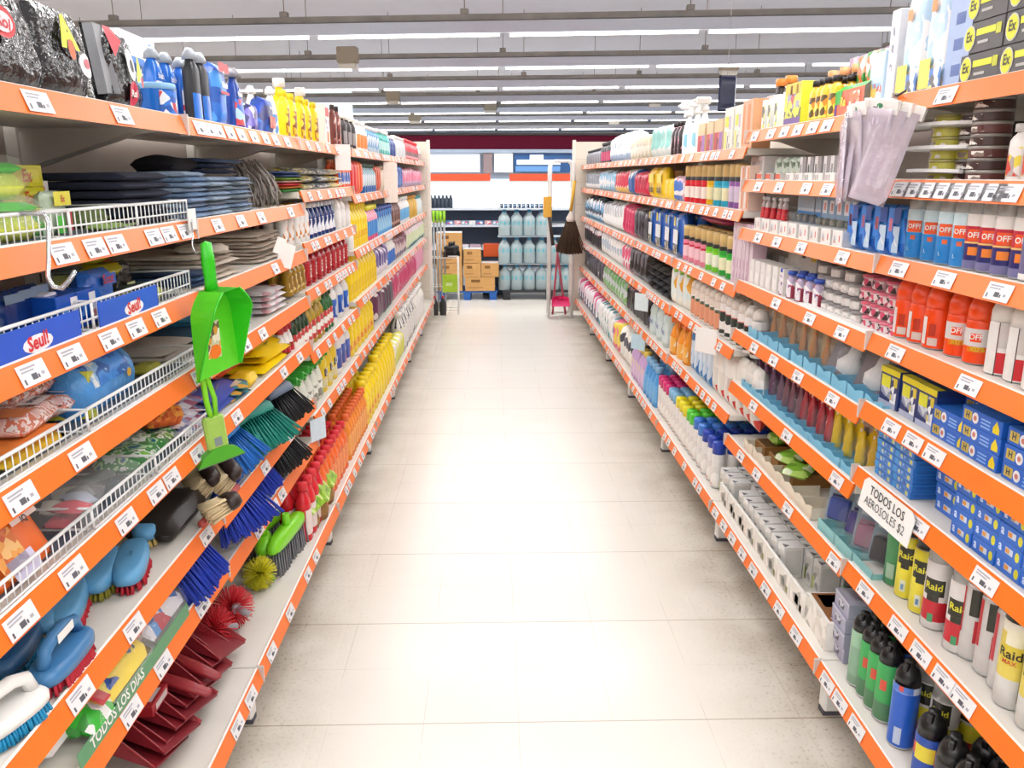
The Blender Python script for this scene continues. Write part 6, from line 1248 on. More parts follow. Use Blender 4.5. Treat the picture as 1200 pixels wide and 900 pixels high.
row('LC5', 349, 366, B('dish_soap', .2, .04, 'dish', M('#123A1E', .15), M('#0E2E18'), DSH), 'dark green dish soap bottle with white label', 'dark green dish soap bottles', n=4, rows=2)
row('LC5', 366, 384, B('dish_soap', .2, .04, 'dish', M('#B0922A', .2), M('#D8C86A'), DSH), 'amber dish soap bottle with white label', 'amber dish soap bottles', n=4, rows=2)
row('LC5', 384, 393, B('dish_soap', .2, .04, 'dish', M('#1E6A2E', .2), M('#14501E'), DSH), 'mid green dish soap bottle with white label', 'mid green dish soap bottles', n=3, rows=2)
NEU = P(('#2A66C0', '#E6ECF2', '#1E4FA8', '#C9DAEC', '#F2F4F6'), 16, seed=3)
row('LC5', 393, 413, B('bleach_bottle', .23, .06, 'bleach', WB_, WHT, NEU, handle=True), 'white bleach bottle with blue label in the third bay', 'white bleach bottles with blue labels', n=3, rows=2)
CIFG = trigger('spray_cleaner', .23, .045, M('#E4E8DC', .3), M('#3FA63A', .35), P(('#E9ECE2', '#3FA63A', '#8A8A82', '#F0F2EA'), 28, seed=2)); row('LC6', 346, 382, CIFG, 'white and green spray cleaner in the third bay', 'white and green spray cleaners', n=6, rows=2)
CIFY = bottle('cream_cleaner', .23, .05, 'bleach', M('#EBCB2E', .3), M('#E8E2C0'), (.1, .3, M('#D8CFA0')), ('Cif', .05, WHT, .42), sy=.6, patches=[(.34, .5, M('#2A2E3E'), 36)]); row('LC6', 382, 399, CIFY, 'yellow cream cleaner bottle with dark round emblem', 'yellow cream cleaner bottles', n=3, rows=2)
NEU2 = P(('#4A62B0', '#8A9ACC', '#C83A5A', '#E6E8F2', '#3A4E9A'), 16, seed=6); row('LC6', 399, 413, B('bleach_bottle', .26, .06, 'bleach', WB_, WHT, NEU2), 'large white bleach bottle with violet blue label', 'large white bleach bottles', n=3, rows=2)
REDL = M('#D81E2E', .25); row('LC7', 365, 383, B('floor_cleaner', .25, .045, 'bleach', REDL, M('#E02A36'), M('#E8D8D4'), caprf=.5), 'red floor cleaner bottle with pale label', 'red floor cleaner bottles', n=5, rows=3)
ORL = M('#F06A2A', .25); row('LC7', 383, 410, B('floor_cleaner', .25, .045, 'bleach', ORL, M('#D8202E'), M('#EE8A4A'), caprf=.5), 'orange floor cleaner bottle with red cap', 'orange floor cleaner bottles', n=8, rows=3)
row('LD6', 412, 432, B('floor_cleaner', .25, .045, 'bleach', M('#F08A2A', .25), M('#E86A2A'), M('#F0A04A'), caprf=.5), 'amber orange floor cleaner bottle in the fourth bay', 'amber orange floor cleaner bottles', n=9, rows=2)
# ---- left far bays
row('LD2', 414, 421, pouch('red_pack', .13, .2, .06, M('#D8281E', .35), .003, 2), 'upright red pack on the second left shelf', 'upright red packs', n=3, rows=2)
row('LC2', 400, 412, B('spray_bottle', .15, .03, 'slim', M('#E8643A', .3), M('#F0A07A'), P(('#F0E2DA', '#4A6AB0', '#E0603A'), 30)), 'small coral bottle at the end of the third bay', 'small coral bottles', n=5, rows=2)
row('LD2', 421, 428, pouch('orange_pack', .12, .2, .06, M('#E8622A', .35), .003, 3), 'upright orange pack on the second left shelf', 'upright orange packs', n=3, rows=2)
row('LD2', 428, 442, B('laundry_bottle', .19, .05, 'round', P(('#DCE6EE', '#2E6AB0', '#B9D0DC', '#7FA8B4'), 14, seed=2), M('#3A5A4A')), 'blue grey laundry bottle with dark cap', 'blue grey laundry bottles', n=6, rows=2)
row('LD2', 442, 448, pouch('rust_pack', .12, .18, .06, M('#C8502E', .35), .003, 4), 'rust red pack on the second left shelf', 'rust red packs', n=3, rows=1)
row('LE2', 448, 458, B('laundry_bottle', .18, .05, 'round', M('#EBDCC8', .35), M('#C9A88A')), 'cream laundry bottle on the second left shelf', 'cream laundry bottles', n=5, rows=1)
row('LE2', 458, 467, vpouch('white_pack', .14, .2, .08, P(('#E6ECF2', '#C4CEDC', '#F2F4F6'), 14), .004, 5), 'white and grey blue pack on the second left shelf', 'white and grey blue packs', n=5, rows=1)
row('LF2', 467, 473, pouch('blue_pack', .14, .2, .08, M('#2A62B4', .35), .004, 6), 'upright blue pack on the second left shelf', 'upright blue packs', n=4, rows=1)
row('LF2', 473, 496, vpouch('pink_pack', .14, .19, .08, P(('#E27A96', '#F0C2CE', '#D85A7A', '#C9A8C4'), 12, seed=3), .004, 7), 'upright pink pack on the second left shelf', 'upright pink packs', n=12, rows=1)
row('LD3', 413, 417, B('bleach_bottle', .2, .05, 'bleach', WB_, M('#C8303A')), 'white bottle with red cap beside yellow bottles', n=1)
YBL = bottle('bleach_bottle', .26, .058, 'bleach', Y_, Y_, None, None, sy=.7, caprf=.5, n=12, patches=[(.2, .36, M('#E8B81E'), 50)]); row('LD3', 416, 433, YBL, 'yellow bleach bottle with yellow cap, third shelf', 'yellow bleach bottles', n=6, rows=2)
row('LD3', 433, 444, B('bleach_bottle', .23, .055, 'round', P(('#E85A8A', '#F2A8C0', '#E04A7E'), 10), M('#E8E02E'), M('#3A8AD0'), caprf=.9), 'pink and blue bottle with yellow green cap', 'pink and blue bottles', n=5, rows=2)
row('LE3', 444, 461, jar('laundry_tub', .07, .2, P(('#4A9AD8', '#2A5AA8', '#9CCBE8', '#E2ECF2'), 10, seed=4), M('#2A4E9A'), None, .15, 'tub', 1., 12), 'blue laundry tub on the third left shelf', 'blue laundry tubs', n=7, rows=1)
row('LE3', 461, 470, B('laundry_bottle', .22, .05, 'round', M('#6A3E30', .35), M('#4A2A22'), P(('#C8A08A', '#6A3E30', '#E2D0C2'), 20)), 'brown laundry bottle on the third left shelf', 'brown laundry bottles', n=6, rows=1)
row('LF3', 470, 481, B('bleach_bottle', .23, .055, 'bleach', WB_, WHT, M('#5AA8DC')), 'white bottle with sky blue label, third left shelf', 'white bottles with sky blue labels', n=7, rows=1)
row('LF3', 481, 490, B('laundry_bottle', .22, .055, 'round', M('#D8A82E', .3), M('#C8902A')), 'amber laundry bottle on the third left shelf', 'amber laundry bottles', n=6, rows=1)
row('LG3', 490, 497, B('bleach_bottle', .2, .055, 'bleach', M('#DDE6E6', .35), M('#4A9A9A')), 'pale bottle at the far end of the third left shelf', 'pale end bottles', n=5, rows=1)
row('LD4', 413, 443, bottle('bleach_bottle', .26, .06, 'bleach', Y_, Y_, None, None, sy=.7, caprf=.5, n=12, patches=[(.15, .4, M('#EAC41E'), 50)]), 'yellow bleach bottle with yellow cap, fourth shelf', 'yellow bleach bottles on the fourth shelf', n=10, rows=2)
row('LE4', 443, 456, vpouch('violet_pack', .17, .22, .08, P(('#5A4E8C', '#8A7AB4', '#3E3868', '#D2A8C4', '#EEE6F0'), 9, seed=4), .006, 3), 'violet printed pack on the fourth left shelf', 'violet printed packs', n=6, rows=1)
row('LE4', 456, 464, B('bleach_bottle', .24, .055, 'bleach', WB_, WHT, M('#2A6AC0')), 'white bottle with royal blue label, fourth left shelf', 'white bottles with royal blue labels', n=5, rows=1)
row('LF4', 464, 477, vpouch('maroon_pack', .18, .21, .08, P(('#7A3A4E', '#EDE6E4', '#C8A03A', '#5A4A6A', '#D8C2C0'), 9, seed=6), .006, 4), 'maroon and white pack on the fourth left shelf', 'maroon and white packs', n=7, rows=1)
row('LF4', 477, 497, vpouch('pale_pack', .2, .24, .08, P(('#EEEAD8', '#D8E0B8', '#2E8A9A', '#F2EEF0', '#E8C8CC'), 8, seed=7), .006, 5), 'pale yellow and teal pack on the fourth left shelf', 'pale yellow and teal packs', n=12, rows=1)
YJ2 = bottle('bleach_jug', .27, .075, 'bleach', Y_, Y_, None, None, sy=.7, n=12, handle=True, patches=[(.15, .34, P(('#E8862E', '#F0C81E', '#E2A02A'), 14), 50)])
row('LD5', 413, 440, YJ2, 'yellow bleach jug with handle on the fifth left shelf', 'yellow bleach jugs on the fifth shelf', n=7, rows=2)
row('LE5', 444, 462, vpouch('dark_pack', .2, .24, .1, P(('#3A3A56', '#D86A94', '#2E6A54', '#EBDDE0', '#6A3A5A', '#F0E8E8'), 8, seed=8), .006, 6), 'dark and pink printed pack on the fifth left shelf', 'dark and pink packs', n=8, rows=1)
row('LF5', 462, 488, vpouch('rose_pack', .2, .24, .1, P(('#E2A8B4', '#3A2E3E', '#F2E2E2', '#C83A6A', '#2E7A5E', '#D8C8CC'), 8, seed=9), .006, 7), 'rose and dark green pack on the fifth left shelf', 'rose and dark green packs', n=12, rows=1)
row('LG5', 488, 497, pouch('pink_bag', .2, .26, .1, M('#E8A0BC', .4), .006, 8), 'plain pink bag at the end of the fifth left shelf', 'plain pink bags', n=6, rows=1)
row('LD6', 432, 447, YJ2, 'yellow bleach jug with handle on the bottom shelf', 'yellow bleach jugs on the bottom shelf', n=5, rows=2)
row('LE6', 447, 465, bottle('bleach_jug', .3, .075, 'cone', Y_, Y_, None, None, n=12), 'tall yellow bleach bottle on the bottom left shelf', 'tall yellow bleach bottles', n=7, rows=1)
row('LE6', 465, 474, vpouch('green_pack', .18, .22, .08, P(('#5A8A3A', '#D8D44A', '#E8E6DC', '#3E6A8A'), 9), .005, 2), 'green and yellow pack on the bottom left shelf', 'green and yellow packs', n=5, rows=1)
row('LF6', 474, 489, B('softener_bottle', .34, .09, 'bleach', M('#E6E2DC', .3), WHT, None, patches=[(.62, .84, M('#1E2E3E'), 180), (.0, .14, M('#2E2E3A'), 180)]), 'white softener bottle with dark shoulder', 'white softener bottles with dark shoulders', n=6, rows=1)
row('LG6', 489, 498, B('softener_bottle', .34, .09, 'bleach', M('#ECE8E2', .3), WHT), 'plain white softener bottle at the end', 'plain white softener bottles', n=6, rows=1)
# ---- right third bay
BGC = M('#D8B878', .35)
def fresh(c, c2, p): return can('air_freshener', .2, .034, [(.5, c), (.72, c2), (.88, c), (1, M('#1E1E1E'))], BGC, .05, 'wide', [(.2, .6, -40, 40, p)], n=14)
TRW = trigger('spray_cleaner', .29, .05, M('#EEF0F0', .3), WHT, P(('#F0F2F2', '#D2E2E8', '#8AC4D8', '#F4F4F4'), 12, seed=2))
row('RC1', 822, 795, TRW, 'tall white spray bottle with white trigger', 'tall white spray bottles', n=3, off=.03)
BRB = carton('freshener_box', .13, .08, .15, '#DCC09A', [(.02, .35, .02, .6, M('#B8303A')), (.35, .6, .02, .6, P(('#D86A6A', '#3A2A2E', '#C83A3A'), 30)), (.62, .98, .02, .6, M('#9A6AB4')), (.0, 1, .62, 1, M('#DDBE92'))]); row('RC1', 846, 815, BRB, 'tan freshener box with red and violet panel', 'tan freshener boxes', n=3, rows=2)
WGB = carton('freshener_box', .12, .08, .19, '#EDEBE0', [(.1, .5, .55, .8, M('#D2DC3A')), (.55, .75, .5, .8, M('#C8B4D0')), (.1, .3, .02, .45, M('#D8DC5A')), (.4, .7, .02, .45, P(('#D8D4CC', '#6A6A6A', '#EDEBE0'), 30))]); row('RC1', 868, 846, WGB, 'white box with lime and lilac squares', 'white boxes with lime squares', n=2, rows=1)
row('RC1', 880, 867, carton('orange_box', .08, .08, .2, '#E0A478', [(.1, .5, .1, .9, M('#E8843A')), (.55, .95, .05, .95, M('#E6B48E'))]), 'tall orange tan box at the bay joint', 'tall orange tan boxes', n=2)
row('RC2', 823, 799, fresh(M('#D8202E', .3), M('#C81A28'), M('#EDE2D8')), 'red air freshener with tan cap', 'red air fresheners', n=4, rows=2)
row('RC2', 831, 823, fresh(M('#E8B01E', .3), M('#F0C83A'), M('#F2E2B0')), 'golden air freshener with tan cap', 'golden air fresheners', n=1, rows=2)
row('RC2', 848, 831, fresh(M('#1EA8C8', .3), M('#3AB8D4'), M('#EDE6B8')), 'cyan air freshener with tan cap', 'cyan air fresheners', n=2, rows=2)
row('RC2', 863, 848, fresh(M('#8A5AA0', .3), M('#D2B8D4'), M('#CFC0D4')), 'purple air freshener with tan cap', 'purple air fresheners', n=2, rows=2)
row('RC2', 876, 863, carton('freshener_box', .07, .07, .19, '#E8C8B8', [(.1, .4, .05, .95, M('#F2E2DC')), (.6, .9, .05, .95, M('#E08A4A'))]), 'peach tall box beside purple fresheners', 'peach tall boxes', n=2)
row('RC3', 822, 797, fresh(M('#E888A0', .3), M('#C8203A'), M('#F2C8D2')), 'pink air freshener with tan cap', 'pink air fresheners', n=4, rows=2)
row('RC3', 836, 822, fresh(M('#6FC82A', .3), M('#8AD83A'), M('#F0F0DC')), 'lime green air freshener with tan cap', 'lime green air fresheners', n=2, rows=2)
row('RC3', 854, 836, fresh(M('#2AA83A', .3), M('#3FC83A'), M('#F0ECC8')), 'bright green air freshener with tan cap', 'bright green air fresheners', n=2, rows=2)
row('RC3', 878, 855, carton('refill_strip', .045, .06, .27, '#D8BCCB', [(.1, .4, .05, .95, M('#EADCE4')), (.55, .9, .1, .9, P(('#C8A4B8', '#E6D6DE'), 25))]), 'tall pinkish refill carton', 'tall pinkish refill cartons', n=6, rows=1)
PMAG = flat('magenta_pack', .5, .2, .05, M('#B82A6A', .4, bump=.4), .01, 3); sg, z, X = lev('RC3'); one(PMAG, (X+.18, 4.35, z+.225), 'R', 'magenta pack lying on top of the pink fresheners')
WFL = P(('#EFE9E2', '#E6DED6', '#3A4A3A', '#F2EDE8', '#E09A7A', '#EDE6DE'), 16, seed=4)
row('RC4', 838, 806, can('air_freshener', .2, .033, [(.75, M('#EDE4DC')), (1, M('#E6D8CC'))], M('#E8DCCF'), .04, 'dome', [(.1, .75, -50, 50, WFL), (.6, .7, -30, 30, M('#3A5A44'))], n=14), 'cream air freshener with dark leaf print', 'cream air fresheners', n=6, rows=2)
row('RC4', 882, 838, can('air_freshener', .21, .036, [(.75, M('#EFEBE8')), (.8, M('#D86A6A')), (1, M('#EFEAE6'))], M('#E2DAD2'), .045, 'dome', [(.1, .72, -55, 55, P(('#F0ECE8', '#EDE8E4', '#2E3A36', '#F4F0EC', '#8A9A8A'), 14, seed=6))], n=14), 'white floral air freshener with domed cap', 'white floral air fresheners', n=6, rows=2)
row('RC4', 805, 795, pouch('refill_bag', .12, .24, .08, P(('#F0D03A', '#EFEDE2', '#8AC83A', '#E8A83A', '#DCE8E8'), 10, seed=3), .004, 4), 'yellow and green refill bag beside cream fresheners', 'yellow and green refill bags', n=1, rows=2)
row('RC5', 805, 795, trigger('spray_cleaner', .27, .06, M('#F0962A', .25), M('#EE7A2E'), P(('#F2B04A', '#F0E2C8', '#E8822A'), 12)), 'orange spray bottle with orange trigger in third bay', 'orange spray bottles in the third bay', n=1, rows=2)
row('RC5', 830, 806, pouch('blue_refill', .07, .27, .05, P(('#5A9AD4', '#8AB8E0', '#3A78BC', '#D2E0EC'), 14, seed=2), .003, 5), 'slim sky blue refill pack', 'slim sky blue refill packs', n=5, rows=2)
row('RC5', 882, 831, pouch('white_refill', .1, .27, .06, P(('#EDE9E2', '#E2DED6', '#F2EFEA', '#D2443A', '#C8D24A', '#EDEAE4'), 13, seed=7), .003, 6), 'white refill pack with red print and lime base', 'white refill packs with red print', n=7, rows=2)
# bottom right: white aerosols in bands of cap colours
def capcan(c): return can('deodorant_can', .23, .032, [(.03, METAL), (1, M('#E9E6E2'))], M(c, .3, var=.04), .05, 'wide', [(.1, .6, -50, 50, P(('#EDEAE6', '#E2DEDA', '#D89A8A', '#9AB0D0', '#F2F0EC'), 22, seed=len(c)))], n=12)
for nm, c, a, b_, n in (('magenta', '#D81E72', 780, 768, 4), ('sky blue', '#7AB4DC', 788, 780, 3), ('yellow', '#F2E41A', 800, 788, 3), ('lime green', '#4ED028', 807, 800, 2), ('mid blue', '#3A7CD8', 818, 807, 2), ('navy blue', '#1A3FB0', 835, 818, 3)):
    row('RC6', a, b_, capcan(c), 'white can with %s cap' % nm, 'white cans with %s caps' % nm, n=n, rows=5, off=.03)
BPK2 = B('softener_bottle', .26, .06, 'cone', M('#4A9ADC', .3), M('#8ABCE4'), M('#6AAEE4')); row('RD6', 766, 752, BPK2, 'sky blue softener bottle on the bottom right shelf', 'sky blue softener bottles', n=4, rows=2)
row('RD6', 752, 738, B('softener_bottle', .27, .06, 'bleach', M('#C9A8D8', .3), M('#EACB5A'), P(('#D8BCE2', '#E8D86A', '#B894CC'), 12)), 'lilac softener bottle on the bottom right shelf', 'lilac softener bottles', n=5, rows=1)
# ---- right far bays
def pk(nm, cols, w, h, t, sd, sc=13):
    q = pouch(nm, w*.92, h, t*1.55, P(cols, sc, seed=sd), .01, sd); q.vary = .14; return q
row('RD1', 795, 783, B('cosmetic_bottle', .2, .045, 'round', P(('#2A2226', '#E8A8B8', '#F2E8E8'), 18), M('#2A2226')), 'black and pink bottle on the top right shelf', 'black and pink bottles', n=3, rows=2)
row('RD1', 783, 761, pk('teal_pack', ('#9CD8D2', '#E9F2F0', '#6ABEBA', '#F4F4F2'), .14, .22, .08, 3), 'pale teal pack on the top right shelf', 'pale teal packs', n=4, rows=2)
row('RD1', 761, 738, pk('cream_pack', ('#EFEADC', '#DCD4B8', '#F4F1EA', '#C9C0B4'), .16, .19, .08, 4), 'cream pack on the top right shelf', 'cream packs', n=6, rows=2)
row('RE1', 738, 714, pk('white_pack', ('#F4F4F4', '#E2E6EA', '#F0F0EE', '#A8BCD8'), .18, .24, .1, 5), 'white bag on the top right shelf', 'white bags', n=8, rows=1)
row('RF1', 714, 703, B('cosmetic_bottle', .2, .05, 'slim', M('#2A2A2E', .3), M('#3A3A40'), M('#C83A6A'), caprf=.8), 'black bottle with pink label on the top right shelf', 'black bottles with pink labels', n=6, rows=1)
row('RF1', 703, 686, B('cosmetic_bottle', .16, .05, 'round', M('#8A8A92', .35), M('#2E2E34')), 'grey bottle on the top right shelf', 'grey bottles', n=9, rows=1)
YDD = pouch('yellow_pack', .2, .2, .08, M('#F2C81E', .35, var=.08, scale=8), .004, 3, [(.15, .85, .5, .8, M('#F6DC5A'))], [('dada', .07, M('#5A4A1E'), .5, .3)])
row('RD2', 777, 757, YDD, 'bright yellow pack with dark lettering', 'bright yellow packs', n=2, rows=1); row('RD2', 787, 777, pouch('yellow_pack', .12, .13, .06, M('#EFCB2E', .35), .004, 4), 'small yellow pack beside the big yellow ones', 'small yellow packs', n=2, rows=1)
row('RD2', 797, 787, pk('lilac_pack', ('#EDE2E8', '#D8A8C0', '#4A78C8', '#F2ECEE', '#E0405A'), .11, .16, .06, 6, 14), 'lilac and white pack with red base', 'lilac and white packs', n=2, rows=1)
TNC = carton('tan_carton', .2, .2, .18, '#B98A52'); row('RD2', 800, 765, TNC, 'tan cardboard carton behind the yellow packs', 'tan cardboard cartons', n=3, off=.17)
for a, b_, n, nm, cols, sd in ((756, 742, 4, 'red', ('#D8284A', '#B81E3E', '#E85A78'), 1), (742, 735, 3, 'blue and white', ('#3A7CC8', '#E8EEF2', '#2A5A9A'), 2), (735, 720, 6, 'crimson and cream', ('#D02E4A', '#E8C05A', '#C83A56', '#F0DCDC'), 3), (720, 702, 8, 'white and sky blue', ('#EDEDEE', '#8AC0E0', '#2E2E36', '#F4F4F4'), 4), (702, 686, 9, 'dark and grey', ('#3A3E4A', '#8A929C', '#E2E2E4'), 5)):
    row('RD2' if a > 750 else 'RE2' if a > 719 else 'RF2', a, b_, pk('pad_pack', cols, .17, .2, .09, sd), '%s pad pack on the second right shelf' % nm, '%s pad packs' % nm, n=n)
row('RD3', 797, 757, pouch('blue_pouch', .2, .26, .09, M('#1C5AB4', .3, var=.08), .005, 5, [(.12, .88, .3, .62, M('#E6EAEE')), (.15, .85, .08, .28, P(('#8A8A7A', '#D8B86A', '#4A4A4A', '#C8D0D8'), 30)), (.2, .4, .7, .9, M('#E8CB3A')), (.55, .8, .7, .9, M('#9CC8EE'))]), 'royal blue pouch with white panel', 'royal blue pouches', n=4, rows=2)
for a, b_, n, nm, cols, sd in ((757, 741, 4, 'black grey', ('#2A2A30', '#4E4E58', '#16161A'), 1), (741, 729, 4, 'pink red', ('#E2487A', '#F2D2DC', '#C82E5A'), 2), (729, 706, 8, 'white and green', ('#EFEFEC', '#F6F6F4', '#5AA87A', '#D8D8DC', '#2E3A4A'), 3), (706, 685, 11, 'navy and white', ('#1E3A5A', '#4AA0D0', '#EDEDF0', '#141E2E'), 4)):
    row('RD3' if a > 750 else 'RE3' if a > 719 else 'RF3', a, b_, pk('pad_pack', cols, .18, .26, .1, sd+5), '%s pad pack on the third right shelf' % nm, '%s pad packs on the third shelf' % nm, n=n)
row('RD4', 795, 783, pouch('refill_bag', .14, .24, .08, P(('#F0D03A', '#EFEDE2', '#8AC83A', '#E8A83A', '#DCE8E8'), 10, seed=3), .004, 4), 'yellow and green refill bag at the end of fourth bay', 'yellow green refill bags, fourth bay', n=2)
BKB = flat('black_pack', .16, .22, .045, M('#1C1C20', .3, var=.2, bump=.3), .005, 2)
row('RD4', 783, 757, BKB, 'black pack in a tidy stack', 'black packs in stacks', n=4, layers=4, jit=.004)
for a, b_, n, nm, cols, sd in ((757, 737, 5, 'black crinkled', ('#1E1E22', '#3A3A42', '#0E0E10', '#6A6A74'), 1), (737, 727, 4, 'rose and white', ('#E25A82', '#F0E6E8', '#F4F0F0'), 2), (727, 704, 8, 'white with green', ('#F0F0EE', '#E6E6E8', '#5AB070', '#F8F8F6', '#B4C8D8'), 3), (704, 685, 10, 'black and pink', ('#22242E', '#E0487E', '#EDE6EA', '#14161E'), 4)):
    row('RD4' if a > 750 else 'RE4' if a > 719 else 'RF4', a, b_, pk('pad_pack', cols, .18, .25, .1, sd+9), '%s pad pack on the fourth right shelf' % nm, '%s pad packs on the fourth shelf' % nm, n=n)
row('RD5', 797, 781, trigger('spray_cleaner', .27, .065, M('#F0962A', .25), M('#EE7A2E'), P(('#F2B04A', '#F0E2C8', '#E8822A'), 12)), 'orange spray bottle with orange trigger in fourth bay', 'orange spray bottles in the fourth bay', n=2, rows=2)
PURE = bottle('aqua_bottle', .3, .075, 'bleach', M('#CFE2E2', .3), WHT, (.1, .5, M('#D8E8EC')), ('Pure', .055, M('#5A6AA8'), .35), n=12); row('RD5', 780, 758, PURE, 'pale aqua bottle with blue lettering', 'pale aqua bottles', n=3, rows=2)
for a, b_, n, nm, cols, sd in ((757, 733, 6, 'black and red', ('#232328', '#4A4A52', '#C83A5A', '#18181C', '#3A3A42'), 1), (733, 706, 9, 'silver white', ('#E6E8EA', '#C8CED4', '#F4F4F4', '#7AB46A', '#9AA4B0'), 2), (706, 685, 10, 'dark pink', ('#2A2A34', '#E04A80', '#EDE8EA', '#4A4A56'), 3)):
    row('RD5' if a > 750 else 'RE5' if a > 719 else 'RF5', a, b_, pk('pad_pack', cols, .18, .25, .1, sd+14), '%s pad pack on the fifth right shelf' % nm, '%s pad packs on the fifth shelf' % nm, n=n)
for a, b_, n, nm, cols, sd in ((738, 725, 4, 'white rounded', ('#F0EEE8', '#F6F4F0', '#E0DCD2', '#4A4A56'), 1), (725, 717, 3, 'rose pink', ('#E23A6E', '#F06A94', '#F0D84A'), 2), (717, 700, 6, 'white and teal', ('#F0F0EE', '#E4E6E6', '#3A9AA8', '#F6F6F4'), 3), (700, 677, 9, 'striped pink and navy', ('#E8E4EC', '#2E4A6E', '#D84A7E', '#F2F0F2'), 4)):
    row('RE6' if a > 719 else 'RF6', a, b_, pk('nappy_pack', cols, .22, .3, .14, sd+20), '%s nappy pack on the bottom right shelf' % nm, '%s nappy packs' % nm, n=n)
# ---- hanging price flags
def flag(px, py, X, w, h, lb, rz, c=WHT, lines=True, slant=0.):
    p = onX(px, py, X); mb = MB(); mb.box(-w/2, w/2, -.001, .001, -h, 0, c)
    if lines and px < 0:
        for k in range(3): mb.quad([(-w*.3, -.0016, -h*(.3+.2*k)), (w*.3, -.0016, -h*(.3+.2*k)), (w*.3, -.0016, -h*(.24+.2*k)), (-w*.3, -.0016, -h*(.24+.2*k))], INKL)
    o = tag(link('price_flag', mb.mesh('price_flag')), lb, 'price flag', 'hanging price flags'); o.location = p; o.rotation_euler = (0, slant, rz); return o
flag(401, 169, -.775, .09, .13, 'white price flag hanging from the top left shelf', PI/2-.9); flag(338, 286, -.775, .06, .09, 'white price flag hanging beside the beige cloths', PI/2-1., WHT, True, .3); flag(331, 279, -.77, .035, .06, 'slanting white flag before the beige cloths', PI/2-1.1, WHT, False, .4)
flag(372, 490, -.775, .1, .1, 'white and blue price flag below the spray cleaners', PI/2-.5, M('#CFE0EC')); flag(457, 190, -.775, .12, .3, 'long pale flag strip hanging near the far left end', PI/2-.9, M('#F2E8DC'), False)
flag(828, 385, 1.02, .13, .12, 'white price flag above the slim blue packs', -PI/2+.6); flag(752, 344, 1.03, .13, .12, 'pale blue price flag on the fourth right shelf', -PI/2+.6, M('#DCEAF0')); flag(748, 392, 1.03, .14, .11, 'light blue price flag on the fifth right shelf', -PI/2+.6, M('#BFDCEA'))
# ================================================================== END OF THE AISLE
PAN = M('#EADFD0', .5, var=.03, scale=4)
for sd, x0, x1 in (('left', -1.29, -.752), ('right', .965, 1.56)):
    t = thing('end_panel', 'cream perforated end panel closing the %s shelving' % sd, 'end panel', ((x0+x1)/2, 10.02, 0)); w_ = (x1-x0)/2
    mb = MB(); mb.box(-w_, w_, -.015, .015, .06, 2.06, PAN, .004)
    for k in range(7): mb.box(-w_, w_, -.0156, -.0145, .3+k*.26, .304+k*.26, M('#CFC2B2'))
    part('panel', mb, t)
    for s_ in (-1, 1): mb = MB(); mb.box(s_*w_-.02, s_*w_+.02, -.02, .02, 0, 2.08, M('#F2EBE0', .4), .004); part('edge_post', mb, t)
# refrigerated case across the end
CY = 12.45
t = thing('refrigerated_case', 'long lit refrigerated wall case with maroon fascia across the aisle end', 'refrigerated case', (0, CY, 0))
def cb(nm, x0, x1, y0, y1, z0, z1, m, b=0., lb=None, extra=None):
    mb = MB(); mb.box(x0, x1, y0, y1, z0, z1, m, b)
    if extra: extra(mb)
    return part(nm, mb, t, lb)
cb('fascia', -3.2, 4.2, -.02, .5, 2.045, 2.24, M('#5C0A28', .75, var=.04, scale=2, spec=.15), .004); cb('canopy_edge', -3.2, 4.2, -.06, .1, 1.995, 2.045, M('#AFC3DC', .35), .003)
cb('top_edge', -3.2, 4.2, -.04, .52, 2.24, 2.275, M('#2A2026', .5), .003)
GLOW = M('#EDF4FA', .6, emit=1.5, var=0)
cb('back_panel', -3.2, 4.2, .62, .66, .1, 2.24, M('#D4DFEA', .5, var=0))
cb('lit_back', -3.2, 4.2, .56, .6, 1.18, 1.62, GLOW)
cb('upper_panel', -.93, -.18, .02, .06, 1.72, 1.99, M('#D9E2F0', .3, emit=.55, var=0), .004, 'lit pale upper panel'); cb('upper_panel', .32, 1.3, .04, .08, 1.72, 1.99, M('#1F5C9C', .3, emit=.1), .004, 'blue upper panel')
cb('upper_panel', -3.2, -.95, .02, .06, 1.72, 1.99, M('#D9E2F0', .3, emit=.5, var=0)); cb('post', -.13, .0, -.01, .05, 1.7, 2.0, M('#A08E92', .5), .004)
cb('sign_panel', .03, .3, -.02, .02, 1.72, 1.99, M('#F2F5F8', .3, emit=.7, var=0), .003); cb('sign_panel', .36, 1.0, .0, .03, 1.83, 1.9, M('#F0F6FA', .3, emit=.8, var=0)); cb('sign_panel', .55, .75, .0, .03, 1.9, 1.97, M('#F0F6FA', .3, emit=.8, var=0)); cb('sign_panel', .34, 1.0, .0, .03, 1.73, 1.81, M('#6AA0DC', .3, emit=.3, var=0))
for x0, x1 in ((-3.2, -.03), (.25, 4.2)): cb('orange_strip', x0, x1, -.05, -.03, 1.6, 1.7, M('#EE5A30', .4)); cb('shelf', x0, x1, -.04, .5, 1.575, 1.6, M('#EDEFF2', .4))
for i, z in enumerate((1.2, .96, .62, .3)): cb('shelf', -3.2, 4.2, -.02 if i else .1, .55, z-.03, z, M('#E2EAF4', .35), .003)
for z0, z1 in ((.99, 1.165), (.65, .93), (.33, .6)): cb('dark_back', -3.2, 4.2, .5, .54, z0, z1, M('#3E4C62', .5))
cb('base', -3.2, 4.2, -.05, .6, 0, .27, M('#C9D2DC', .4), .01)
def shelf_goods(z, x0, x1, n, protos, lb, grp, y=CY+.06):
    for i in range(n):
        x = x0+(x1-x0)*(i+.5)/n; pr = protos[i % len(protos)]; pr.put((x, y+pr.d/2+RN.uniform(0, .02), z+.001), RN.uniform(-.1, .1), '%s, %s from the left' % (lb, ordw(i)), grp)
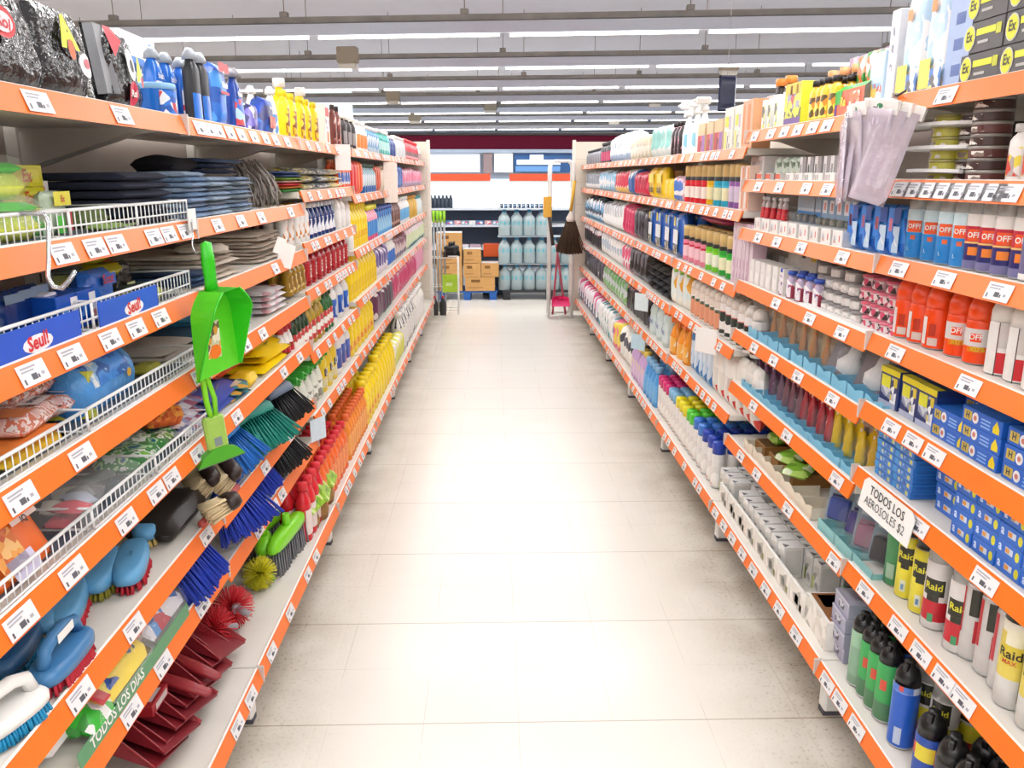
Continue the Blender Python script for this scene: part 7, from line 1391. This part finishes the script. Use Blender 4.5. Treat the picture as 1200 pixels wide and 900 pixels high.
DBT2 = B('dark_wine_bottle', .19, .032, 'slim', M('#3E4A5A', .25), M('#2A3442'), caprf=.5, sy=1., ex=2.); shelf_goods(1.2, -.95, -.6, 6, [DBT2], 'dark bottle on the lit case shelf', 'dark bottles in the case', CY+.14)
SMB = [jar('small_pot', .028, .06, P(('#2E3E5A', '#C8D4E2', '#5A7A9A'), 30, seed=k), M(('#3A4A64', '#2E6A9A')[k]), None, .2, 'pot', 1., 10) for k in range(2)]; shelf_goods(1.2, .1, .9, 12, SMB, 'small dark pot on the lit case shelf', 'small pots in the case', CY+.14)
PKS = [carton('chilled_pack', .1, .08, .06, c, [(.1, .9, .2, .8, P((c, '#F2F2F2', '#E8505A'), 30, seed=k))]) for k, c in enumerate(('#8AA8CC', '#DDE4EC', '#4A84C0', '#D8A8B0'))]; shelf_goods(.96, -.93, .1, 9, PKS, 'small chilled pack on the second case shelf', 'chilled packs in the case', CY+.02)
RDP2 = [carton('chilled_pack', .16, .1, .05, c, tdeco=[(.1, .9, .1, .9, M(d))]) for c, d in (('#E2E2EE', '#C83A4A'), ('#C8ACBC', '#E2E2EE'))]; shelf_goods(.62, -.9, .2, 6, RDP2, 'flat red topped chilled pack on the third case shelf', 'red topped chilled packs', CY+.02)
OCR = carton('orange_crate', .27, .3, .17, '#E2541E', [(.04, .96, .06, .94, M('#EE6226'))]); OCR.put((.0, 11.95, .55), 0, 'orange crate on the blue bottle crate behind the cardboard boxes')
UND = carton('dark_crate', .3, .3, .54, '#2E3848', [(.05, .95, .05, .95, M('#3A4660'))]); UND.put((.0, 11.95, .003), 0, 'tall dark crate carrying the orange crate')
# pallets, cardboard boxes, water bottles
def pallet(nm, w, d, c):
    tp = MB(); 
    for k in range(5): y = -d/2+d*(k+.5)/5; tp.box(-w/2, w/2, y-d*.085, y+d*.085, .1, .125, c, .003)
    bl = MB()
    for x in (-w/2+.06, 0, w/2-.06):
        for y in (-d/2+.06, 0, d/2-.06): bl.box(x-.05, x+.05, y-.05, y+.05, .02, .1, c, .004)
        bl.box(x-.05, x+.05, -d/2, d/2, 0, .02, c)
    return Proto(nm, 'pallet', [('deck', tp), ('blocks', bl)], w, d, .125)
pallet('plastic_pallet', .84, .62, M('#1E5FB0', .4)).put((-.36, 11.62, .001), 0, 'blue pallet under the cardboard boxes')
pallet('plastic_pallet', 1.36, .62, M('#25252B', .45)).put((.81, 11.62, .001), 0, 'black pallet under the water bottles')
CB_ = M('#C99A5E', .75, var=.05, scale=10); CBD = M('#8A5E30', .7)
def cbox(w, d, h, lid=False):
    return carton('cardboard_box', w, d, h, CB_, [(.2, .5, .62, .82, CBD), (.23, .47, .66, .78, M('#A87840')), (.1, .6, .2, .28, M('#A87C46')), (0, 1, .485, .5, M('#B4864C'))], tdeco=[(0, 1, 0, 1, M('#F0EEEC') if lid else M('#D2A870'))], b=.004)
SM, MD, LG_ = cbox(.24, .3, .19), cbox(.35, .3, .19), cbox(.41, .3, .19); SML = cbox(.24, .3, .19, True); MDL = cbox(.35, .3, .22, True)
bx = [(MD, -.60, 0, 'bottom box of the taller stack'), (MD, -.60, 1, 'second box of the taller stack'), (MD, -.60, 2, 'third box of the taller stack'), (MDL, -.60, 3, 'white lidded box on top of the taller stack'),
      (LG_, -.18, 0, 'wide box with dark handle slot at the bottom'), (SM, -.285, 1, 'small box on the wide one, nearer the tall stack'), (SML, -.04, 1, 'white lidded small box beside the black pallet'), (SML, -.285, 2, 'white lidded small box one step up')]
for pr, x, k, lb in bx: pr.put((x+RN.uniform(-.004, .004), 11.46+RN.uniform(-.01, .01), .128+k*.1912), RN.uniform(-.01, .01), 'brown cardboard box, '+lb, 'cardboard boxes on the blue pallet')
WAT = M('#D6EAF0', .1, alpha=.5, var=.06, scale=8); WLB = M('#4FA8B8', .3)
WBT = bottle('water_bottle', .355, .082, 'round', WAT, M('#3A8AB4'), (.42, .56, WLB, 170), sy=1., ex=2.4, caprf=.32, n=14, handle=False)
for tr in range(3):
    for i in range(8 if tr < 2 else 4):
        for r in range(2):
            WBT.put((.16+i*.172, 11.44+r*.172, .128+tr*.372), RN.uniform(-.3, .3), 'large clear water bottle, %s tier, %s from the left, %s row' % (('bottom', 'middle', 'top')[tr], ordw(i), ('front', 'back')[r]), 'water bottles on the black pallet')
    mb = MB(); n = 8 if tr < 2 else 4; mb.box(-.09, n*.172-.082, -.09, .262, 0, .006, M('#B9C4CC', .5, alpha=.9)); o = tag(link('divider_sheet', mb.mesh('divider_sheet')), 'thin divider sheet over the %s tier of water bottles' % ('bottom', 'middle', 'top')[tr], 'divider sheet', 'divider sheets'); o.location = (.16, 11.44, .128+.3565+tr*.372)
# rack of mops, left
PY = 10.2
for k in range(4):
    h = MB(); h.tube([(0, 0, .02), (0, 0, 1.12)], .012, M('#A9ABAE', .35, metal=.5), 8); g = MB(); g.tube([(0, 0, 1.12), (0, 0, 1.26)], .017, M('#9CD82A', .4), 8)
    pr = Proto('mop_pole', 'mop handle', [('tube', h), ('grip', g, 'lime green grip')], .04, .04, 1.26); pr.put((-.72+k*.042, PY+.02*(k % 2), .001), 0, 'grey mop handle with lime grip, %s in the rack' % ordw(k), 'mop handles in the rack')
t = thing('mop_rack', 'white wire rack with lime green card beside the left end panel', 'rack', (-.6, PY, 0)); WWR = M('#E6E6E4', .35)
mb = MB()
for x in (-.17, .17):
    for y in (-.1, .1): mb.tube([(x, y, 0), (x, y, .98 if x < 0 else .72)], .009, WWR, 6)
mb.tube([(.17, -.1, .72), (.05, -.1, .72)], .007, WWR, 6)
for z in (.06, .35, .7): mb.tube([(-.17, -.1, z), (.17, -.1, z), (.17, .1, z), (-.17, .1, z)], .006, WWR, 6, True)
part('frame', mb, t); mb = MB(); mb.box(-.02, .16, -.115, -.109, .28, .5, M('#A8D02E', .4, var=.08), .001); mb.quad([(.02, -.1157, .36), (.1, -.1157, .36), (.1, -.1157, .4), (.02, -.1157, .4)], M('#D8EBA0')); part('sign_card', mb, t, 'lime green sign card')
BRH = broom('black_broom_head', .14, .05, .04, .1, BLACK, BLACK, 3, .2, nx=8, ny=3)
for k in range(3): BRH.put((-.53+.025*k, PY-.04+.05*k, .705), .3*k, 'black brush head standing in the white rack, %s' % ordw(k), 'black brush heads in the rack')
BWR = B('dark_bottle', .24, .04, 'round', M('#2E2E30', .4), M('#B83A3A')); 
for k in range(2): BWR.put((-.72+.1*k, PY-.14, .001), 0, 'dark bottle with red cap at the foot of the rack, %s' % ordw(k), 'dark bottles at the rack foot')
# tall white rack, right, with broom and dustpan
t = thing('broom_rack', 'tall white tube rack with rounded top beside the right end panel', 'rack', (.81, 9.8, 0)); mb = MB()
for y in (-.02, .26):
    mb.tube([(-.135, y, .02), (-.135, y, 1.76), (-.125, y, 1.81), (-.09, y, 1.84), (.09, y, 1.84), (.125, y, 1.81), (.135, y, 1.76), (.135, y, .02)], .017, WWR, 8)
    mb.tube([(-.135, y, .03), (.135, y, .03)], .014, WWR, 8)
for x in (-.135, .135): mb.tube([(x, -.02, .03), (x, .26, .03)], .014, WWR, 8)
part('frame', mb, t); mb = MB(); mb.tube([(-.13, -.02, 1.12), (.13, -.02, 1.12)], .006, WWR, 6); part('cross_bar', mb, t)
def feather():
    q = MB(); rr = random.Random(4); pts = []
    for i in range(220): a = rr.uniform(0, 2*PI); s = rr.uniform(0, .1); pts.append(((s*math.cos(a)*.5, s*math.sin(a)*.4, .4), (s*math.cos(a)*3.4, s*math.sin(a)*2., -1)))
    tufts(q, pts, .38, M('#4A3420', .9, var=.3), .004, .006, 5, 4, .1)
    h = MB(); h.lathe([(.05, .38), (.055, .42), (.02, .48), (.013, .5), (.013, .76)], M('#E2D8CC', .5), 10); k = MB(); k.tube([(0, 0, .5), (.04, 0, .84)], .02, M('#D8A83A', .5), 8)
    return Proto('straw_broom', 'broom', [('bristles', q), ('binding', h), ('handle', k, 'yellow handle')], .3, .2, .84)
feather().put((.90, 9.62, .78), 0, 'dark brown straw broom hanging on the white rack')
for k, (x, z0, z1, c) in enumerate(((.64, 1.15, 1.42, '#D8A23A'),)):
    mb = MB(); mb.box(-.05, .05, -.02, .02, 0, .24, M(c, .6), .01); mb.tube([(.02, 0, .01), (.07, 0, -.32)], .02, M('#2E1E1A', .6), 8); h = tag(link('hanging_brush', mb.mesh('hand_brush')), 'yellow hand brush with dark handle hung left of the white rack', 'brush'); h.location = (x, 9.74, 1.2)
for k, (x0, x1) in enumerate(((.72, .78), (.76, .88))):
    mb = MB(); mb.tube([(0, 0, 0), (x1-x0 if k else .06, .04, .82)] if not k else [(x1-x0, 0, 0), (0, .06, .84)], .013, M('#B8485A', .4), 8); o = tag(link('broom_stick', mb.mesh('broom_stick')), 'dull red broom stick leaning in the white rack, %s' % ('left one' if not k else 'slanting one'), 'stick', 'broom sticks'); o.location = (x0, 9.84, .04)
PKD = dustpan('pink_dustpan', .22, .16, M('#E83A78', .35), None, .1); PKD.put((.81, 9.7, .16), 0, 'bright pink dustpan at the foot of the white rack', None, (-1.2, 0))
# lit board hanging far left, pouch banner on the right
t = thing('lit_board', 'bright hanging board with blue top edge above the left shelves', 'sign', (-2.75, 14.2, 2.35)); mb = MB(); mb.box(-.46, .46, -.03, .03, 0, .72, M('#DFF1F6', .4, emit=1.1, var=.02), .005); part('panel', mb, t); mb = MB(); mb.box(-.46, .46, -.035, .035, .72, .77, M('#2A6FA8', .4), .004); part('top_edge', mb, t)
mb = MB(); mb.tube([(-.35, 0, .76), (-.35, 0, 1.27)], .006, INKL, 4); mb.tube([(.35, 0, .76), (.35, 0, 1.27)], .006, INKL, 4); part('hanger', mb, t)
p = onX(850, 131, 1.16); t = thing('hanging_banner', 'navy pouch shaped banner with white blot above the right shelf', 'banner', (p.x, p.y, p.z), 0)
mb = MB(); mb.X = Matrix.Translation((0, 0, .085)) @ STAND; mb.puff(.085, .17, .02, M('#161E3E', .3), 8, 8, 6., .002, 2, base=False); mb.X = None; part('pouch', mb, t)
mb = MB(); mb.disc(0, -.0125, .095, .03, .035, M('#E6EAF2')); mb.quad([(-.03, -.0125, .135), (.03, -.0125, .135), (.03, -.0125, .152), (-.03, -.0125, .152)], M('#C8A48A')); mb.quad([(-.032, -.0125, .03), (.032, -.0125, .03), (.032, -.0125, .038), (-.032, -.0125, .038)], M('#9AB8E0')); part('print', mb, t)
mb = MB(); mb.tube([(0, 0, .16), (0, 0, 3.62-p.z)], .0015, INKL, 4); part('string', mb, t)
# ------------------------------------------------------------------ light and colour
w = bpy.data.worlds.new('world'); SC.world = w; w.use_nodes = True
w.node_tree.nodes['Background'].inputs[0].default_value = (1, .98, .95, 1); w.node_tree.nodes['Background'].inputs[1].default_value = .9
SC.view_settings.view_transform = 'Standard'; SC.view_settings.look = 'None'; SC.view_settings.gamma = 1; SC.view_settings.use_curve_mapping = False
SC.view_settings.exposure = -0.5
SC.cycles.use_denoising = True; SC.cycles.max_bounces = 6; SC.cycles.diffuse_bounces = 3; SC.cycles.glossy_bounces = 3; SC.cycles.transparent_max_bounces = 12; SC.cycles.transmission_bounces = 4
SC.cycles.caustics_reflective = False; SC.cycles.caustics_refractive = False; SC.cycles.sample_clamp_indirect = 6
